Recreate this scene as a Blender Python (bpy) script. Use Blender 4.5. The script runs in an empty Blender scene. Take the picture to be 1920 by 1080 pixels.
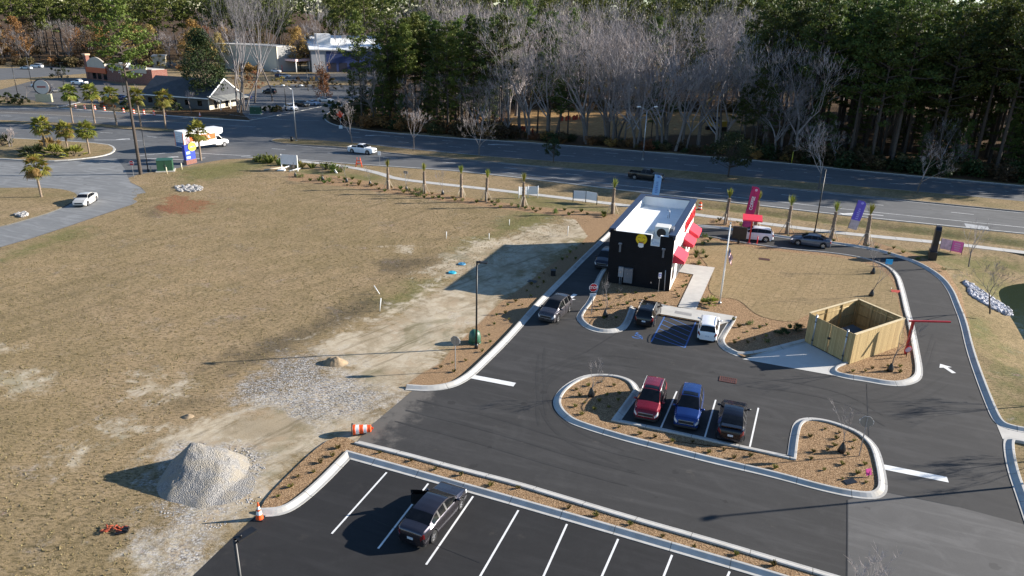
import bpy, bmesh, math, random
import numpy as np
from mathutils import Vector, Matrix
from mathutils.noise import noise as pnoise
PI = math.pi
R_ = math.radians
sc = bpy.context.scene
col = sc.collection

# ------------------------------------------------------------------ camera
CF, CP, CR, CH = 1350.0, R_(20.75), R_(1.5), 26.0
cF = Vector((0, math.cos(CP), -math.sin(CP)))
c0 = Vector((1, 0, 0)); c1 = c0.cross(cF)
cR = math.cos(CR)*c0 + math.sin(CR)*c1
cU = -math.sin(CR)*c0 + math.cos(CR)*c1
cam = bpy.data.objects.new('camera', bpy.data.cameras.new('camera'))
col.objects.link(cam)
cam.matrix_world = Matrix(((cR.x, cU.x, -cF.x, 0), (cR.y, cU.y, -cF.y, 0), (cR.z, cU.z, -cF.z, CH), (0, 0, 0, 1)))
cam.data.sensor_width = 36
cam.data.lens = CF/1920*36
cam.data.clip_start = 0.5
cam.data.clip_end = 20000
sc.camera = cam

# ------------------------------------------------------------------ light
SUN_EL, SUN_AZ = R_(19.6), R_(10.5)          # azimuth measured from +X towards +Y
world = bpy.data.worlds.new('World'); sc.world = world; world.use_nodes = True
wn = world.node_tree
sky = wn.nodes.new('ShaderNodeTexSky'); sky.sky_type = 'NISHITA'; sky.sun_disc = False
sky.sun_elevation = SUN_EL; sky.sun_rotation = PI/2 - SUN_AZ
sky.air_density = 1.0; sky.dust_density = 0.0; sky.ozone_density = 4.0
bg = wn.nodes['Background']; bg.inputs['Strength'].default_value = 0.075
wn.links.new(sky.outputs[0], bg.inputs['Color'])
sl = bpy.data.lights.new('sun', 'SUN'); sl.energy = 5.0; sl.angle = R_(0.5); sl.color = (1.0, 0.925, 0.82)
so = bpy.data.objects.new('sun', sl); col.objects.link(so)
sdir = Vector((math.cos(SUN_EL)*math.cos(SUN_AZ), math.cos(SUN_EL)*math.sin(SUN_AZ), math.sin(SUN_EL)))
so.rotation_euler = sdir.to_track_quat('Z', 'Y').to_euler(); so.location = sdir*300
sc.view_settings.view_transform = 'Standard'; sc.view_settings.look = 'None'
sc.view_settings.exposure = 1.3; sc.view_settings.gamma = 1
sc.cycles.max_bounces = 6; sc.cycles.transparent_max_bounces = 8

# ------------------------------------------------------------------ helpers
def G(x, y, z=0.0):
    d = (x-960)*cR + (540-y)*cU + CF*cF
    t = (z-CH)/d.z
    return Vector((d.x*t, d.y*t, z))
def GP(pts, z=0.0): return [G(p[0], p[1], z) for p in pts]
def ang(a, b): return math.atan2(b[1]-a[1], b[0]-a[0])

def chaikin(pts, n=2, closed=False):
    for _ in range(n):
        q = []
        m = len(pts)
        if not closed: q.append(pts[0])
        for i in range(m if closed else m-1):
            a, b = pts[i], pts[(i+1) % m]
            q.append(a*0.75+b*0.25); q.append(a*0.25+b*0.75)
        if not closed: q.append(pts[-1])
        pts = q
    return pts

class MB:
    def __init__(s): s.v = []; s.f = []; s.m = []; s.s = []
    def add(s, vs, fs, mi=0, smooth=False, M=None):
        o = len(s.v)
        for v in vs:
            v = Vector(v)
            s.v.append(M @ v if M is not None else v)
        for f in fs:
            s.f.append([i+o for i in f]); s.m.append(mi); s.s.append(smooth)
        return s
    def box(s, lo, hi, mi=0, M=None):
        x0, y0, z0 = lo; x1, y1, z1 = hi
        v = [(x0,y0,z0),(x1,y0,z0),(x1,y1,z0),(x0,y1,z0),(x0,y0,z1),(x1,y0,z1),(x1,y1,z1),(x0,y1,z1)]
        return s.add(v, [(0,3,2,1),(4,5,6,7),(0,1,5,4),(1,2,6,5),(2,3,7,6),(3,0,4,7)], mi, False, M)
    def tube(s, pts, rad, n=8, mi=0, caps=True, smooth=True):
        pts = [Vector(p) for p in pts]
        if not hasattr(rad, '__len__'): rad = [rad]*len(pts)
        vs = []; fs = []
        ref = None
        for i, p in enumerate(pts):
            d = (pts[min(i+1, len(pts)-1)] - pts[max(i-1, 0)])
            if d.length < 1e-9: d = Vector((0,0,1))
            d.normalize()
            if ref is None: ref = Vector((1,0,0)) if abs(d.x) < .8 else Vector((0,1,0))
            a = d.cross(ref)
            if a.length < 1e-5: a = d.cross(Vector((0,1,0)))
            a.normalize(); b = d.cross(a); ref = b.cross(d)*1.0
            ref = Vector((1,0,0)) if abs(d.x) < .8 else Vector((0,1,0))
            for k in range(n):
                t = 2*PI*k/n
                vs.append(p + (a*math.cos(t)+b*math.sin(t))*rad[i])
        for i in range(len(pts)-1):
            for k in range(n):
                k2 = (k+1) % n
                fs.append((i*n+k, i*n+k2, (i+1)*n+k2, (i+1)*n+k))
        s.add(vs, fs, mi, smooth)
        if caps:
            o = len(s.v)-len(vs)
            s.f.append([o+k for k in range(n)][::-1]); s.m.append(mi); s.s.append(False)
            e = o+(len(pts)-1)*n
            s.f.append([e+k for k in range(n)]); s.m.append(mi); s.s.append(False)
        return s
    def cyl(s, p0, p1, r0, r1=None, n=12, mi=0): return s.tube([p0, p1], [r0, r0 if r1 is None else r1], n, mi)
    def prism(s, poly, z0, z1, mi=0, M=None, top=None):
        n = len(poly)
        vs = [(p[0], p[1], z0) for p in poly] + [(p[0], p[1], z1) for p in poly]
        fs = [tuple(range(n))[::-1], tuple(range(n, 2*n))] + [(i, (i+1) % n, n+(i+1) % n, n+i) for i in range(n)]
        return s.add(vs, fs, mi, False, M)
    def poly(s, pts, mi=0):
        return s.add(pts, [tuple(range(len(pts)))], mi)
    def disc(s, c, r, nrm, th, n=24, mi=0, sx=1.0):
        c = Vector(c); nrm = Vector(nrm).normalized()
        return s.tube([c-nrm*th/2, c+nrm*th/2], [r, r], n, mi, True, False)
    def build(s, name, mats, parent=None, loc=None, sharp=None):
        me = bpy.data.meshes.new(name)
        me.from_pydata([tuple(v) for v in s.v], [], s.f)
        if not isinstance(mats, (list, tuple)): mats = [mats]
        for m in mats: me.materials.append(m)
        me.polygons.foreach_set('material_index', s.m)
        me.polygons.foreach_set('use_smooth', s.s)
        me.update()
        if sharp is not None: me.set_sharp_from_angle(angle=R_(sharp))
        o = bpy.data.objects.new(name, me); col.objects.link(o)
        if parent is not None: o.parent = parent
        if loc is not None: o.location = loc
        return o

def tag(o, label=None, cat=None, group=None, kind=None):
    if label: o['label'] = label
    if cat: o['category'] = cat
    if group: o['group'] = group
    if kind: o['kind'] = kind
    return o
def thing(name, label, cat, loc=(0,0,0), rz=0.0, group=None):
    o = bpy.data.objects.new(name, None); col.objects.link(o)
    o.empty_display_size = 0.3
    o.location = loc; o.rotation_euler = (0, 0, rz)
    return tag(o, label, cat, group)
KIDS = {}
def kids(o): return list(o.children)
def dup(root, loc, rz=0.0, label=None, group=None, scale=None):
    r = root.copy(); col.objects.link(r); r.location = loc; r.rotation_euler = (0, 0, rz)
    if scale is not None: r.scale = scale if hasattr(scale, '__len__') else (scale,)*3
    if label: r['label'] = label
    if group: r['group'] = group
    for ch in list(root.children):
        c = ch.copy(); col.objects.link(c); c.parent = r
        for g in ch.children:
            d = g.copy(); col.objects.link(d); d.parent = c
    return r
def text_mesh(body, size, mat, name='lettering', ext=0.01, parent=None, M=None, bold=0.0, align='CENTER'):
    cu = bpy.data.curves.new('t', 'FONT'); cu.body = body; cu.size = size; cu.extrude = ext; cu.offset = bold
    cu.align_x = align; cu.align_y = 'CENTER'; cu.resolution_u = 2
    ob = bpy.data.objects.new('t', cu); col.objects.link(ob)
    dg = bpy.context.evaluated_depsgraph_get()
    me = bpy.data.meshes.new_from_object(ob.evaluated_get(dg))
    bpy.data.objects.remove(ob)
    if M is not None: me.transform(M)
    me.materials.clear(); me.materials.append(mat)
    me.name = name
    o = bpy.data.objects.new(name, me); col.objects.link(o)
    if parent is not None: o.parent = parent
    return o

# ------------------------------------------------------------------ materials
def newmat(name):
    m = bpy.data.materials.new(name); m.use_nodes = True
    nt = m.node_tree; b = nt.nodes['Principled BSDF']
    return m, nt, b
def nd(nt, t, **kw):
    n = nt.nodes.new(t)
    for k, v in kw.items():
        if k.startswith('i_'):
            n.inputs[k[2:].replace('_', ' ')].default_value = v
        else: setattr(n, k, v)
    return n
def c4(c): return (c[0], c[1], c[2], 1)
def ramp(nt, fac, stops):
    r = nt.nodes.new('ShaderNodeValToRGB')
    el = r.color_ramp.elements
    el[0].position, el[0].color = stops[0][0], c4(stops[0][1])
    el[1].position, el[1].color = stops[1][0], c4(stops[1][1])
    for p, c in stops[2:]:
        e = el.new(p); e.color = c4(c)
    nt.links.new(fac, r.inputs[0]); return r.outputs[0]
def noise(nt, vec, scale, detail=4, rough=0.55, dist=0.0):
    n = nt.nodes.new('ShaderNodeTexNoise'); n.inputs['Scale'].default_value = scale
    n.inputs['Detail'].default_value = detail; n.inputs['Roughness'].default_value = rough; n.inputs['Distortion'].default_value = dist
    if vec is not None: nt.links.new(vec, n.inputs['Vector'])
    return n.outputs['Fac']
def mix(nt, fac, a, b, mode='MIX'):
    m = nt.nodes.new('ShaderNodeMix'); m.data_type = 'RGBA'; m.blend_type = mode
    for s, x in ((m.inputs[0], fac), (m.inputs[6], a), (m.inputs[7], b)):
        if isinstance(x, bpy.types.NodeSocket): nt.links.new(x, s)
        elif hasattr(x, '__len__'): s.default_value = c4(x)
        else: s.default_value = x
    return m.outputs[2]
def math_(nt, op, a, b=None, c=None, clamp=False):
    m = nt.nodes.new('ShaderNodeMath'); m.operation = op; m.use_clamp = clamp
    for i, x in enumerate((a, b, c)):
        if x is None: continue
        if isinstance(x, bpy.types.NodeSocket): nt.links.new(x, m.inputs[i])
        else: m.inputs[i].default_value = x
    return m.outputs[0]
def sstep(nt, v, lo, hi):
    m = nt.nodes.new('ShaderNodeMapRange'); m.interpolation_type = 'SMOOTHSTEP'
    nt.links.new(v, m.inputs[0]); m.inputs[1].default_value = lo; m.inputs[2].default_value = hi
    return m.outputs[0]
def bump(nt, b, h, strength=0.5, dist=0.05):
    n = nt.nodes.new('ShaderNodeBump'); n.inputs['Strength'].default_value = strength; n.inputs['Distance'].default_value = dist
    nt.links.new(h, n.inputs['Height']); nt.links.new(n.outputs[0], b.inputs['Normal'])
def objc(nt): return nt.nodes.new('ShaderNodeTexCoord').outputs['Object']
def gpos(nt): return nt.nodes.new('ShaderNodeNewGeometry').outputs['Position']

def pm(name, c, rough=0.6, var=0.12, scale=2.0, metal=0.0, bmp=0.0, bscale=20, coat=0.0, spec=None, rnd=0.0):
    m, nt, b = newmat(name)
    v = objc(nt)
    f = noise(nt, v, scale, 5, 0.6)
    a = tuple(max(0, x*(1-var)) for x in c); d = tuple(min(1, x*(1+var)) for x in c)
    o = ramp(nt, f, [(0.3, a), (0.7, d)])
    if rnd:
        oi = nt.nodes.new('ShaderNodeObjectInfo')
        h = nt.nodes.new('ShaderNodeHueSaturation')
        nt.links.new(o, h.inputs['Color'])
        nt.links.new(math_(nt, 'MULTIPLY_ADD', oi.outputs['Random'], 2*rnd, 1-rnd), h.inputs['Value'])
        o = h.outputs[0]
    nt.links.new(o, b.inputs['Base Color'])
    b.inputs['Roughness'].default_value = rough; b.inputs['Metallic'].default_value = metal
    if coat: b.inputs['Coat Weight'].default_value = coat; b.inputs['Coat Roughness'].default_value = 0.05
    if spec is not None: b.inputs['Specular IOR Level'].default_value = spec
    if bmp: bump(nt, b, noise(nt, v, bscale, 4), bmp, 0.03)
    return m
def paint(name, c, metal=0.4, rough=0.3):
    m, nt, b = newmat(name)
    v = objc(nt)
    f = noise(nt, v, 1.3, 4)
    o = ramp(nt, f, [(0.3, tuple(x*0.92 for x in c)), (0.75, tuple(min(1, x*1.06) for x in c))])
    nt.links.new(o, b.inputs['Base Color'])
    nt.links.new(math_(nt, 'MULTIPLY_ADD', noise(nt, v, 3.0), 0.15, rough-0.05), b.inputs['Roughness'])
    b.inputs['Metallic'].default_value = metal
    b.inputs['Coat Weight'].default_value = 0.45; b.inputs['Coat Roughness'].default_value = 0.05
    return m
def foliage(name, c, c2, rnd=0.3, trans=0.25):
    m, nt, b = newmat(name)
    v = gpos(nt)
    f = noise(nt, v, 0.7, 3)
    f2 = noise(nt, v, 6.0, 2)
    o = mix(nt, ramp(nt, f, [(0.35, (0,0,0)), (0.65, (1,1,1))]), c, c2)
    o = mix(nt, 0.5, o, mix(nt, f2, tuple(x*0.55 for x in c), tuple(x*1.5 for x in c2)))
    oi = nt.nodes.new('ShaderNodeObjectInfo')
    h = nt.nodes.new('ShaderNodeHueSaturation'); nt.links.new(o, h.inputs['Color'])
    nt.links.new(math_(nt, 'MULTIPLY_ADD', oi.outputs['Random'], 2*rnd, 1-rnd), h.inputs['Value'])
    nt.links.new(math_(nt, 'MULTIPLY_ADD', oi.outputs['Random'], 0.05, 0.475), h.inputs['Hue'])
    nt.links.new(h.outputs[0], b.inputs['Base Color'])
    b.inputs['Roughness'].default_value = 0.65; b.inputs['Specular IOR Level'].default_value = 0.25
    if trans:
        t = nt.nodes.new('ShaderNodeBsdfTranslucent'); nt.links.new(h.outputs[0], t.inputs[0])
        mx = nt.nodes.new('ShaderNodeMixShader'); mx.inputs[0].default_value = trans
        nt.links.new(b.outputs[0], mx.inputs[1]); nt.links.new(t.outputs[0], mx.inputs[2])
        nt.links.new(mx.outputs[0], nt.nodes['Material Output'].inputs[0])
    return m

M = {}
def mk_materials():
    M['kerb'] = mk_kerb()
    M['black_metal'] = pm('black_metal', (0.012,0.012,0.013), 0.45, 0.2, 4)
    M['steel'] = pm('galvanised_steel', (0.42,0.43,0.44), 0.4, 0.12, 6, metal=0.7)
    M['white_paint'] = pm('white_paint', (0.8,0.8,0.78), 0.5, 0.05, 3)
    M['wood'] = mk_wood()
    M['lumber'] = pm('weathered_lumber', (0.55,0.47,0.36), 0.8, 0.2, 5)
    M['tyre'] = pm('tyre_rubber', (0.014,0.014,0.015), 0.8, 0.2, 9)
    M['rim'] = pm('alloy_rim', (0.5,0.5,0.52), 0.3, 0.08, 4, metal=0.85)
    M['glass'] = mk_glass()
    M['plastic'] = pm('black_plastic', (0.016,0.016,0.017), 0.55, 0.2, 8)
    M['head'] = pm('lamp_lens', (0.75,0.77,0.8), 0.12, 0.08, 9, metal=0.3, coat=1)
    M['tail'] = pm('tail_lens', (0.16,0.008,0.010), 0.2, 0.2, 8, coat=1)
    M['plate'] = pm('number_plate', (0.6,0.63,0.68), 0.4, 0.2, 14)
    M['red'] = pm('red_enamel', (0.62,0.018,0.03), 0.42, 0.1, 3)
    M['awning'] = pm('awning_fabric', (0.78,0.035,0.065), 0.55, 0.06, 5, bmp=0.1)
    M['sign_red'] = pm('sign_red', (0.50,0.012,0.022), 0.4, 0.1, 5)
    M['sign_white'] = pm('sign_white', (0.82,0.82,0.82), 0.4, 0.05, 5)
    M['sign_back'] = pm('sign_back_aluminium', (0.30,0.28,0.25), 0.5, 0.08, 6, metal=0.4)
    M['orange'] = pm('safety_orange', (0.80,0.095,0.015), 0.5, 0.1, 4)
    M['orange_w'] = pm('reflective_white', (0.82,0.82,0.80), 0.4, 0.05, 4)
    M['bark'] = pm('bark', (0.070,0.054,0.043), 0.9, 0.35, 7, bmp=0.5, rnd=0.2)
    M['bark_grey'] = pm('grey_bark', (0.15,0.128,0.115), 0.9, 0.25, 5, rnd=0.25)
    M['twig'] = pm('grey_twigs', (0.235,0.215,0.215), 0.9, 0.15, 3, rnd=0.40)
    M['twig_warm'] = pm('pinkish_twigs', (0.34,0.295,0.28), 0.9, 0.15, 3, rnd=0.15)
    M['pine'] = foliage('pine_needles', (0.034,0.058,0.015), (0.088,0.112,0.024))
    M['pine_lit'] = foliage('sunlit_pine_needles', (0.052,0.085,0.016), (0.13,0.155,0.030))  # lighter copy of the pine needles, sunlit tone put into the colour
    M['oak'] = foliage('evergreen_leaves', (0.022,0.038,0.014), (0.05,0.068,0.022))
    M['rust'] = foliage('russet_leaves', (0.20,0.085,0.03), (0.27,0.15,0.055))
    M['ochre'] = foliage('ochre_leaves', (0.20,0.14,0.05), (0.30,0.22,0.075))
    M['brush'] = foliage('brushwood_leaves', (0.045,0.05,0.02), (0.13,0.085,0.04))
    M['frond'] = foliage('palm_fronds', (0.10,0.14,0.022), (0.25,0.24,0.04), 0.15)
    M['frond_old'] = foliage('yellowing_fronds', (0.26,0.20,0.05), (0.36,0.26,0.08), 0.15)
    M['tuft'] = foliage('tuft_blades', (0.10,0.105,0.03), (0.24,0.20,0.06), 0.35)
    M['shrub'] = foliage('shrub_leaves', (0.05,0.085,0.018), (0.12,0.16,0.03), 0.25)
    M['palmtrunk'] = pm('palm_trunk', (0.22,0.165,0.12), 0.95, 0.4, 9, bmp=0.8, bscale=14)
    M['bag'] = pm('black_bag', (0.010,0.010,0.011), 0.35, 0.3, 6, bmp=0.2)
    M['concrete'] = pm('concrete', (0.47,0.45,0.41), 0.85, 0.10, 1.3, bmp=0.1)
    M['stone'] = pm('grey_stone', (0.38,0.37,0.37), 0.85, 0.35, 2.0, rnd=0.35)
    M['box_green'] = pm('green_enamel', (0.025,0.085,0.045), 0.45, 0.12, 3)
    M['dome_green'] = pm('green_plastic', (0.035,0.12,0.075), 0.45, 0.15, 4)
    M['blue_sign'] = pm('blue_sign_face', (0.03,0.06,0.42), 0.4, 0.12, 4)
    M['navy'] = pm('navy_metal', (0.012,0.014,0.03), 0.5, 0.2, 3)
    M['yellow'] = pm('yellow_enamel', (0.80,0.55,0.012), 0.4, 0.07, 4)
    M['brick'] = mk_brick()
    M['white_wall'] = pm('white_stucco', (0.72,0.71,0.69), 0.8, 0.05, 1.5, bmp=0.08)
    M['black_wall'] = mk_panel('black_cladding', (0.008,0.0085,0.011), 0.22)
    M['roof_white'] = pm('white_membrane', (0.80,0.82,0.82), 0.6, 0.06, 0.8)
    M['cap'] = pm('dark_cap_metal', (0.035,0.045,0.085), 0.35, 0.15, 2, metal=0.3)
    M['grey_box'] = pm('grey_cabinet', (0.15,0.16,0.18), 0.5, 0.12, 3)
    M['ac'] = pm('ac_casing', (0.68,0.67,0.62), 0.5, 0.06, 4)

def mk_glass():
    m, nt, b = newmat('dark_window_glass')
    v = objc(nt)
    nt.links.new(ramp(nt, noise(nt, v, 2.5, 3), [(0.3, (0.004,0.0045,0.0055)), (0.75, (0.010,0.011,0.013))]), b.inputs['Base Color'])
    b.inputs['Roughness'].default_value = 0.06; b.inputs['Specular IOR Level'].default_value = 0.38
    return m
def mk_panel(name, c, per):
    m, nt, b = newmat(name)
    v = objc(nt)
    sp = nd(nt, 'ShaderNodeSeparateXYZ'); nt.links.new(v, sp.inputs[0])
    fr = math_(nt, 'FRACT', math_(nt, 'DIVIDE', sp.outputs['Z'], per))
    ln = math_(nt, 'LESS_THAN', fr, 0.08)
    base = ramp(nt, noise(nt, v, 1.2, 4), [(0.3, tuple(x*0.8 for x in c)), (0.7, tuple(x*1.25 for x in c))])
    nt.links.new(mix(nt, ln, base, tuple(x*0.35 for x in c)), b.inputs['Base Color'])
    b.inputs['Roughness'].default_value = 0.7; b.inputs['Specular IOR Level'].default_value = 0.2
    bump(nt, b, math_(nt, 'SUBTRACT', 1.0, ln), 0.6, 0.01)
    return m
def mk_brick():
    m, nt, b = newmat('brick')
    v = objc(nt)
    mp = nd(nt, 'ShaderNodeMapping'); mp.inputs['Rotation'].default_value = (PI/2, 0, 0)
    nt.links.new(v, mp.inputs[0])
    t = nd(nt, 'ShaderNodeTexBrick'); nt.links.new(mp.outputs[0], t.inputs[0])
    t.inputs['Color1'].default_value = (0.16,0.055,0.04,1); t.inputs['Color2'].default_value = (0.22,0.085,0.06,1)
    t.inputs['Mortar'].default_value = (0.30,0.26,0.23,1); t.inputs['Scale'].default_value = 4.0; t.inputs['Mortar Size'].default_value = 0.012
    nt.links.new(t.outputs[0], b.inputs['Base Color']); b.inputs['Roughness'].default_value = 0.9
    return m
def mk_wood():
    m, nt, b = newmat('treated_pine_boards')
    v = objc(nt)
    sp = nd(nt, 'ShaderNodeSeparateXYZ'); nt.links.new(v, sp.inputs[0])
    u = math_(nt, 'ADD', sp.outputs['X'], sp.outputs['Y'])
    k = math_(nt, 'DIVIDE', u, 0.15)
    fl = math_(nt, 'FLOOR', k); fr = math_(nt, 'FRACT', k)
    wn_ = nd(nt, 'ShaderNodeTexWhiteNoise', noise_dimensions='1D'); nt.links.new(fl, wn_.inputs['W'])
    st = nd(nt, 'ShaderNodeMapping'); st.inputs['Scale'].default_value = (14, 14, 0.8); nt.links.new(v, st.inputs[0])
    g = noise(nt, st.outputs[0], 2.0, 4)
    base = mix(nt, wn_.outputs['Value'], (0.30,0.205,0.08), (0.52,0.385,0.17))
    base = mix(nt, 0.35, base, ramp(nt, g, [(0.3, (0.28,0.18,0.075)), (0.7, (0.56,0.42,0.21))]))
    gap = math_(nt, 'LESS_THAN', fr, 0.10)
    nt.links.new(mix(nt, gap, base, (0.07,0.045,0.02)), b.inputs['Base Color'])
    b.inputs['Roughness'].default_value = 0.75
    bump(nt, b, math_(nt, 'SUBTRACT', 1.0, gap), 0.5, 0.01)
    return m
def mk_kerb():
    m, nt, b = newmat('kerb_concrete')
    v = gpos(nt)
    at = nd(nt, 'ShaderNodeAttribute', attribute_name='run')
    fr = math_(nt, 'FRACT', math_(nt, 'DIVIDE', at.outputs['Fac'], 3.05))
    jt = math_(nt, 'LESS_THAN', fr, 0.011)
    base = ramp(nt, noise(nt, v, 1.1, 6, 0.65), [(0.25, (0.36,0.345,0.315)), (0.75, (0.50,0.49,0.465))])
    st = sstep(nt, noise(nt, v, 0.35, 5, 0.7), 0.55, 0.75)
    base = mix(nt, math_(nt, 'MULTIPLY', st, 0.5), base, (0.29,0.245,0.18))
    base = mix(nt, math_(nt, 'MULTIPLY', sstep(nt, noise(nt, v, 9, 4, 0.7), 0.55, 0.8), 0.3), base, (0.25,0.23,0.20))
    nt.links.new(mix(nt, jt, base, (0.10,0.095,0.085)), b.inputs['Base Color'])
    b.inputs['Roughness'].default_value = 0.9
    bump(nt, b, noise(nt, v, 30, 3), 0.2, 0.01)
    return m

def mk_asphalt(name, c, patch=0.25, streak=None, fine=0.35, rough=0.85, dust=0.0, edge=False):
    m, nt, b = newmat(name)
    v = gpos(nt)
    mp = nd(nt, 'ShaderNodeMapping'); mp.inputs['Rotation'].default_value = (0, 0, R_(20.5)); nt.links.new(v, mp.inputs[0])
    mp2 = nd(nt, 'ShaderNodeMapping'); mp2.inputs['Scale'].default_value = (0.22, 1.9, 1); nt.links.new(mp.outputs[0], mp2.inputs[0])
    f1 = noise(nt, v, 0.12, 5, 0.6)
    f2 = noise(nt, v, 1.6, 6, 0.7)
    f3 = noise(nt, v, 45, 2, 0.6)
    f4 = noise(nt, mp2.outputs[0], 0.7, 5, 0.6, 0.4)
    a = tuple(x*(1-patch) for x in c); d = tuple(x*(1+patch) for x in c)
    o = ramp(nt, f1, [(0.3, a), (0.7, d)])
    o = mix(nt, 0.35, o, ramp(nt, f2, [(0.3, a), (0.7, d)]))
    o = mix(nt, math_(nt, 'MULTIPLY', sstep(nt, noise(nt, v, 0.3, 6, 0.65, 0.8), 0.50, 0.68), 0.45), o, tuple(x*1.8 for x in c))
    o = mix(nt, math_(nt, 'MULTIPLY', sstep(nt, f4, 0.46, 0.72), 0.5), o, tuple(x*2.0 for x in c))
    # tyre scuffs: warped rings
    wv = nd(nt, 'ShaderNodeTexWave', wave_type='BANDS', bands_direction='Y'); nt.links.new(mp.outputs[0], wv.inputs[0])
    wv.inputs['Scale'].default_value = 0.17; wv.inputs['Distortion'].default_value = 9; wv.inputs['Detail'].default_value = 4; wv.inputs['Detail Scale'].default_value = 0.5
    o = mix(nt, math_(nt, 'MULTIPLY', sstep(nt, wv.outputs['Fac'], 0.86, 1.0), math_(nt, 'MULTIPLY', sstep(nt, f1, 0.4, 0.6), 0.25)), o, tuple(x*0.55 for x in c))
    if dust:
        o = mix(nt, math_(nt, 'MULTIPLY', sstep(nt, noise(nt, v, 0.5, 6, 0.7), 0.60, 0.80), dust), o, (0.22,0.19,0.15))
    if edge:
        ea, eb = G(668,830), G(773,733); ed = (eb-ea).normalized()
        dp = nd(nt, 'ShaderNodeVectorMath', operation='DOT_PRODUCT'); nt.links.new(v, dp.inputs[0]); dp.inputs[1].default_value = (ed.y, -ed.x, 0)
        dist = math_(nt, 'SUBTRACT', dp.outputs['Value'], ea.x*ed.y-ea.y*ed.x)
        dd_ = math_(nt, 'ADD', dist, math_(nt, 'MULTIPLY', math_(nt, 'SUBTRACT', noise(nt, v, 0.9, 6, 0.7), 0.5), 7.0))
        o = mix(nt, math_(nt, 'MULTIPLY', sstep(nt, dd_, 2.4, 0.3), 0.6), o, (0.24,0.215,0.185))
    # oil and water spots
    vo = nd(nt, 'ShaderNodeTexVoronoi', feature='F1'); vo.inputs['Scale'].default_value = 0.33; nt.links.new(v, vo.inputs['Vector'])
    sp = math_(nt, 'LESS_THAN', math_(nt, 'ADD', vo.outputs['Distance'], math_(nt, 'MULTIPLY', f2, 0.30)), 0.235)
    o = mix(nt, math_(nt, 'MULTIPLY', sp, 0.55), o, tuple(x*0.35 for x in c))
    o = mix(nt, fine, o, mix(nt, f3, tuple(x*0.3 for x in c), tuple(x*1.7 for x in c)))
    nt.links.new(o, b.inputs['Base Color']); b.inputs['Roughness'].default_value = rough
    b.inputs['Specular IOR Level'].default_value = 0.3
    bump(nt, b, f3, 0.35, 0.01)
    return m

def grass_col(nt, v):
    """dormant lawn colour and height"""
    f1 = noise(nt, v, 0.055, 5, 0.6)
    f2 = noise(nt, v, 0.42, 6, 0.68)
    mpa = nd(nt, 'ShaderNodeMapping'); mpa.inputs['Scale'].default_value = (0.45, 1, 1); nt.links.new(v, mpa.inputs[0])
    f3 = noise(nt, mpa.outputs[0], 5.5, 5, 0.75)
    f4 = noise(nt, v, 21.0, 3, 0.7)
    o = ramp(nt, f1, [(0.34, (0.200,0.150,0.075)), (0.50, (0.295,0.212,0.122)), (0.58, (0.325,0.228,0.140)), (0.70, (0.235,0.175,0.090))])
    o = mix(nt, 0.5, o, ramp(nt, f2, [(0.30, (0.125,0.100,0.048)), (0.5, (0.245,0.182,0.098)), (0.70, (0.36,0.268,0.165))]))
    o = mix(nt, math_(nt, 'MULTIPLY', sstep(nt, f3, 0.52, 0.40), 0.8), o, (0.060,0.050,0.022))
    o = mix(nt, math_(nt, 'MULTIPLY', sstep(nt, f4, 0.48, 0.66), 0.55), o, (0.46,0.35,0.20))
    mr = nd(nt, 'ShaderNodeMapping'); mr.inputs['Rotation'].default_value = (0, 0, R_(-58)); nt.links.new(v, mr.inputs[0])
    ms_ = nd(nt, 'ShaderNodeMapping'); ms_.inputs['Scale'].default_value = (0.05, 0.9, 1); nt.links.new(mr.outputs[0], ms_.inputs[0])
    fs = noise(nt, ms_.outputs[0], 1.0, 5, 0.6, 0.3)
    o = mix(nt, math_(nt, 'MULTIPLY', sstep(nt, fs, 0.53, 0.68), 0.38), o, (0.125,0.098,0.050))
    hgt = math_(nt, 'ADD', math_(nt, 'MULTIPLY', f3, 1.0), math_(nt, 'MULTIPLY', f4, 0.45))
    return o, hgt, f1, f2, f3, f4
def mulch_col(nt, v, f2, f4):
    vo = nd(nt, 'ShaderNodeTexVoronoi', feature='F1'); vo.inputs['Scale'].default_value = 9.0; nt.links.new(v, vo.inputs['Vector'])
    o = ramp(nt, f4, [(0.38, (0.090,0.052,0.028)), (0.5, (0.27,0.170,0.092)), (0.62, (0.48,0.33,0.20))])
    return mix(nt, math_(nt, 'MULTIPLY', sstep(nt, f2, 0.52, 0.32), 0.5), o, (0.14,0.085,0.045))

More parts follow.
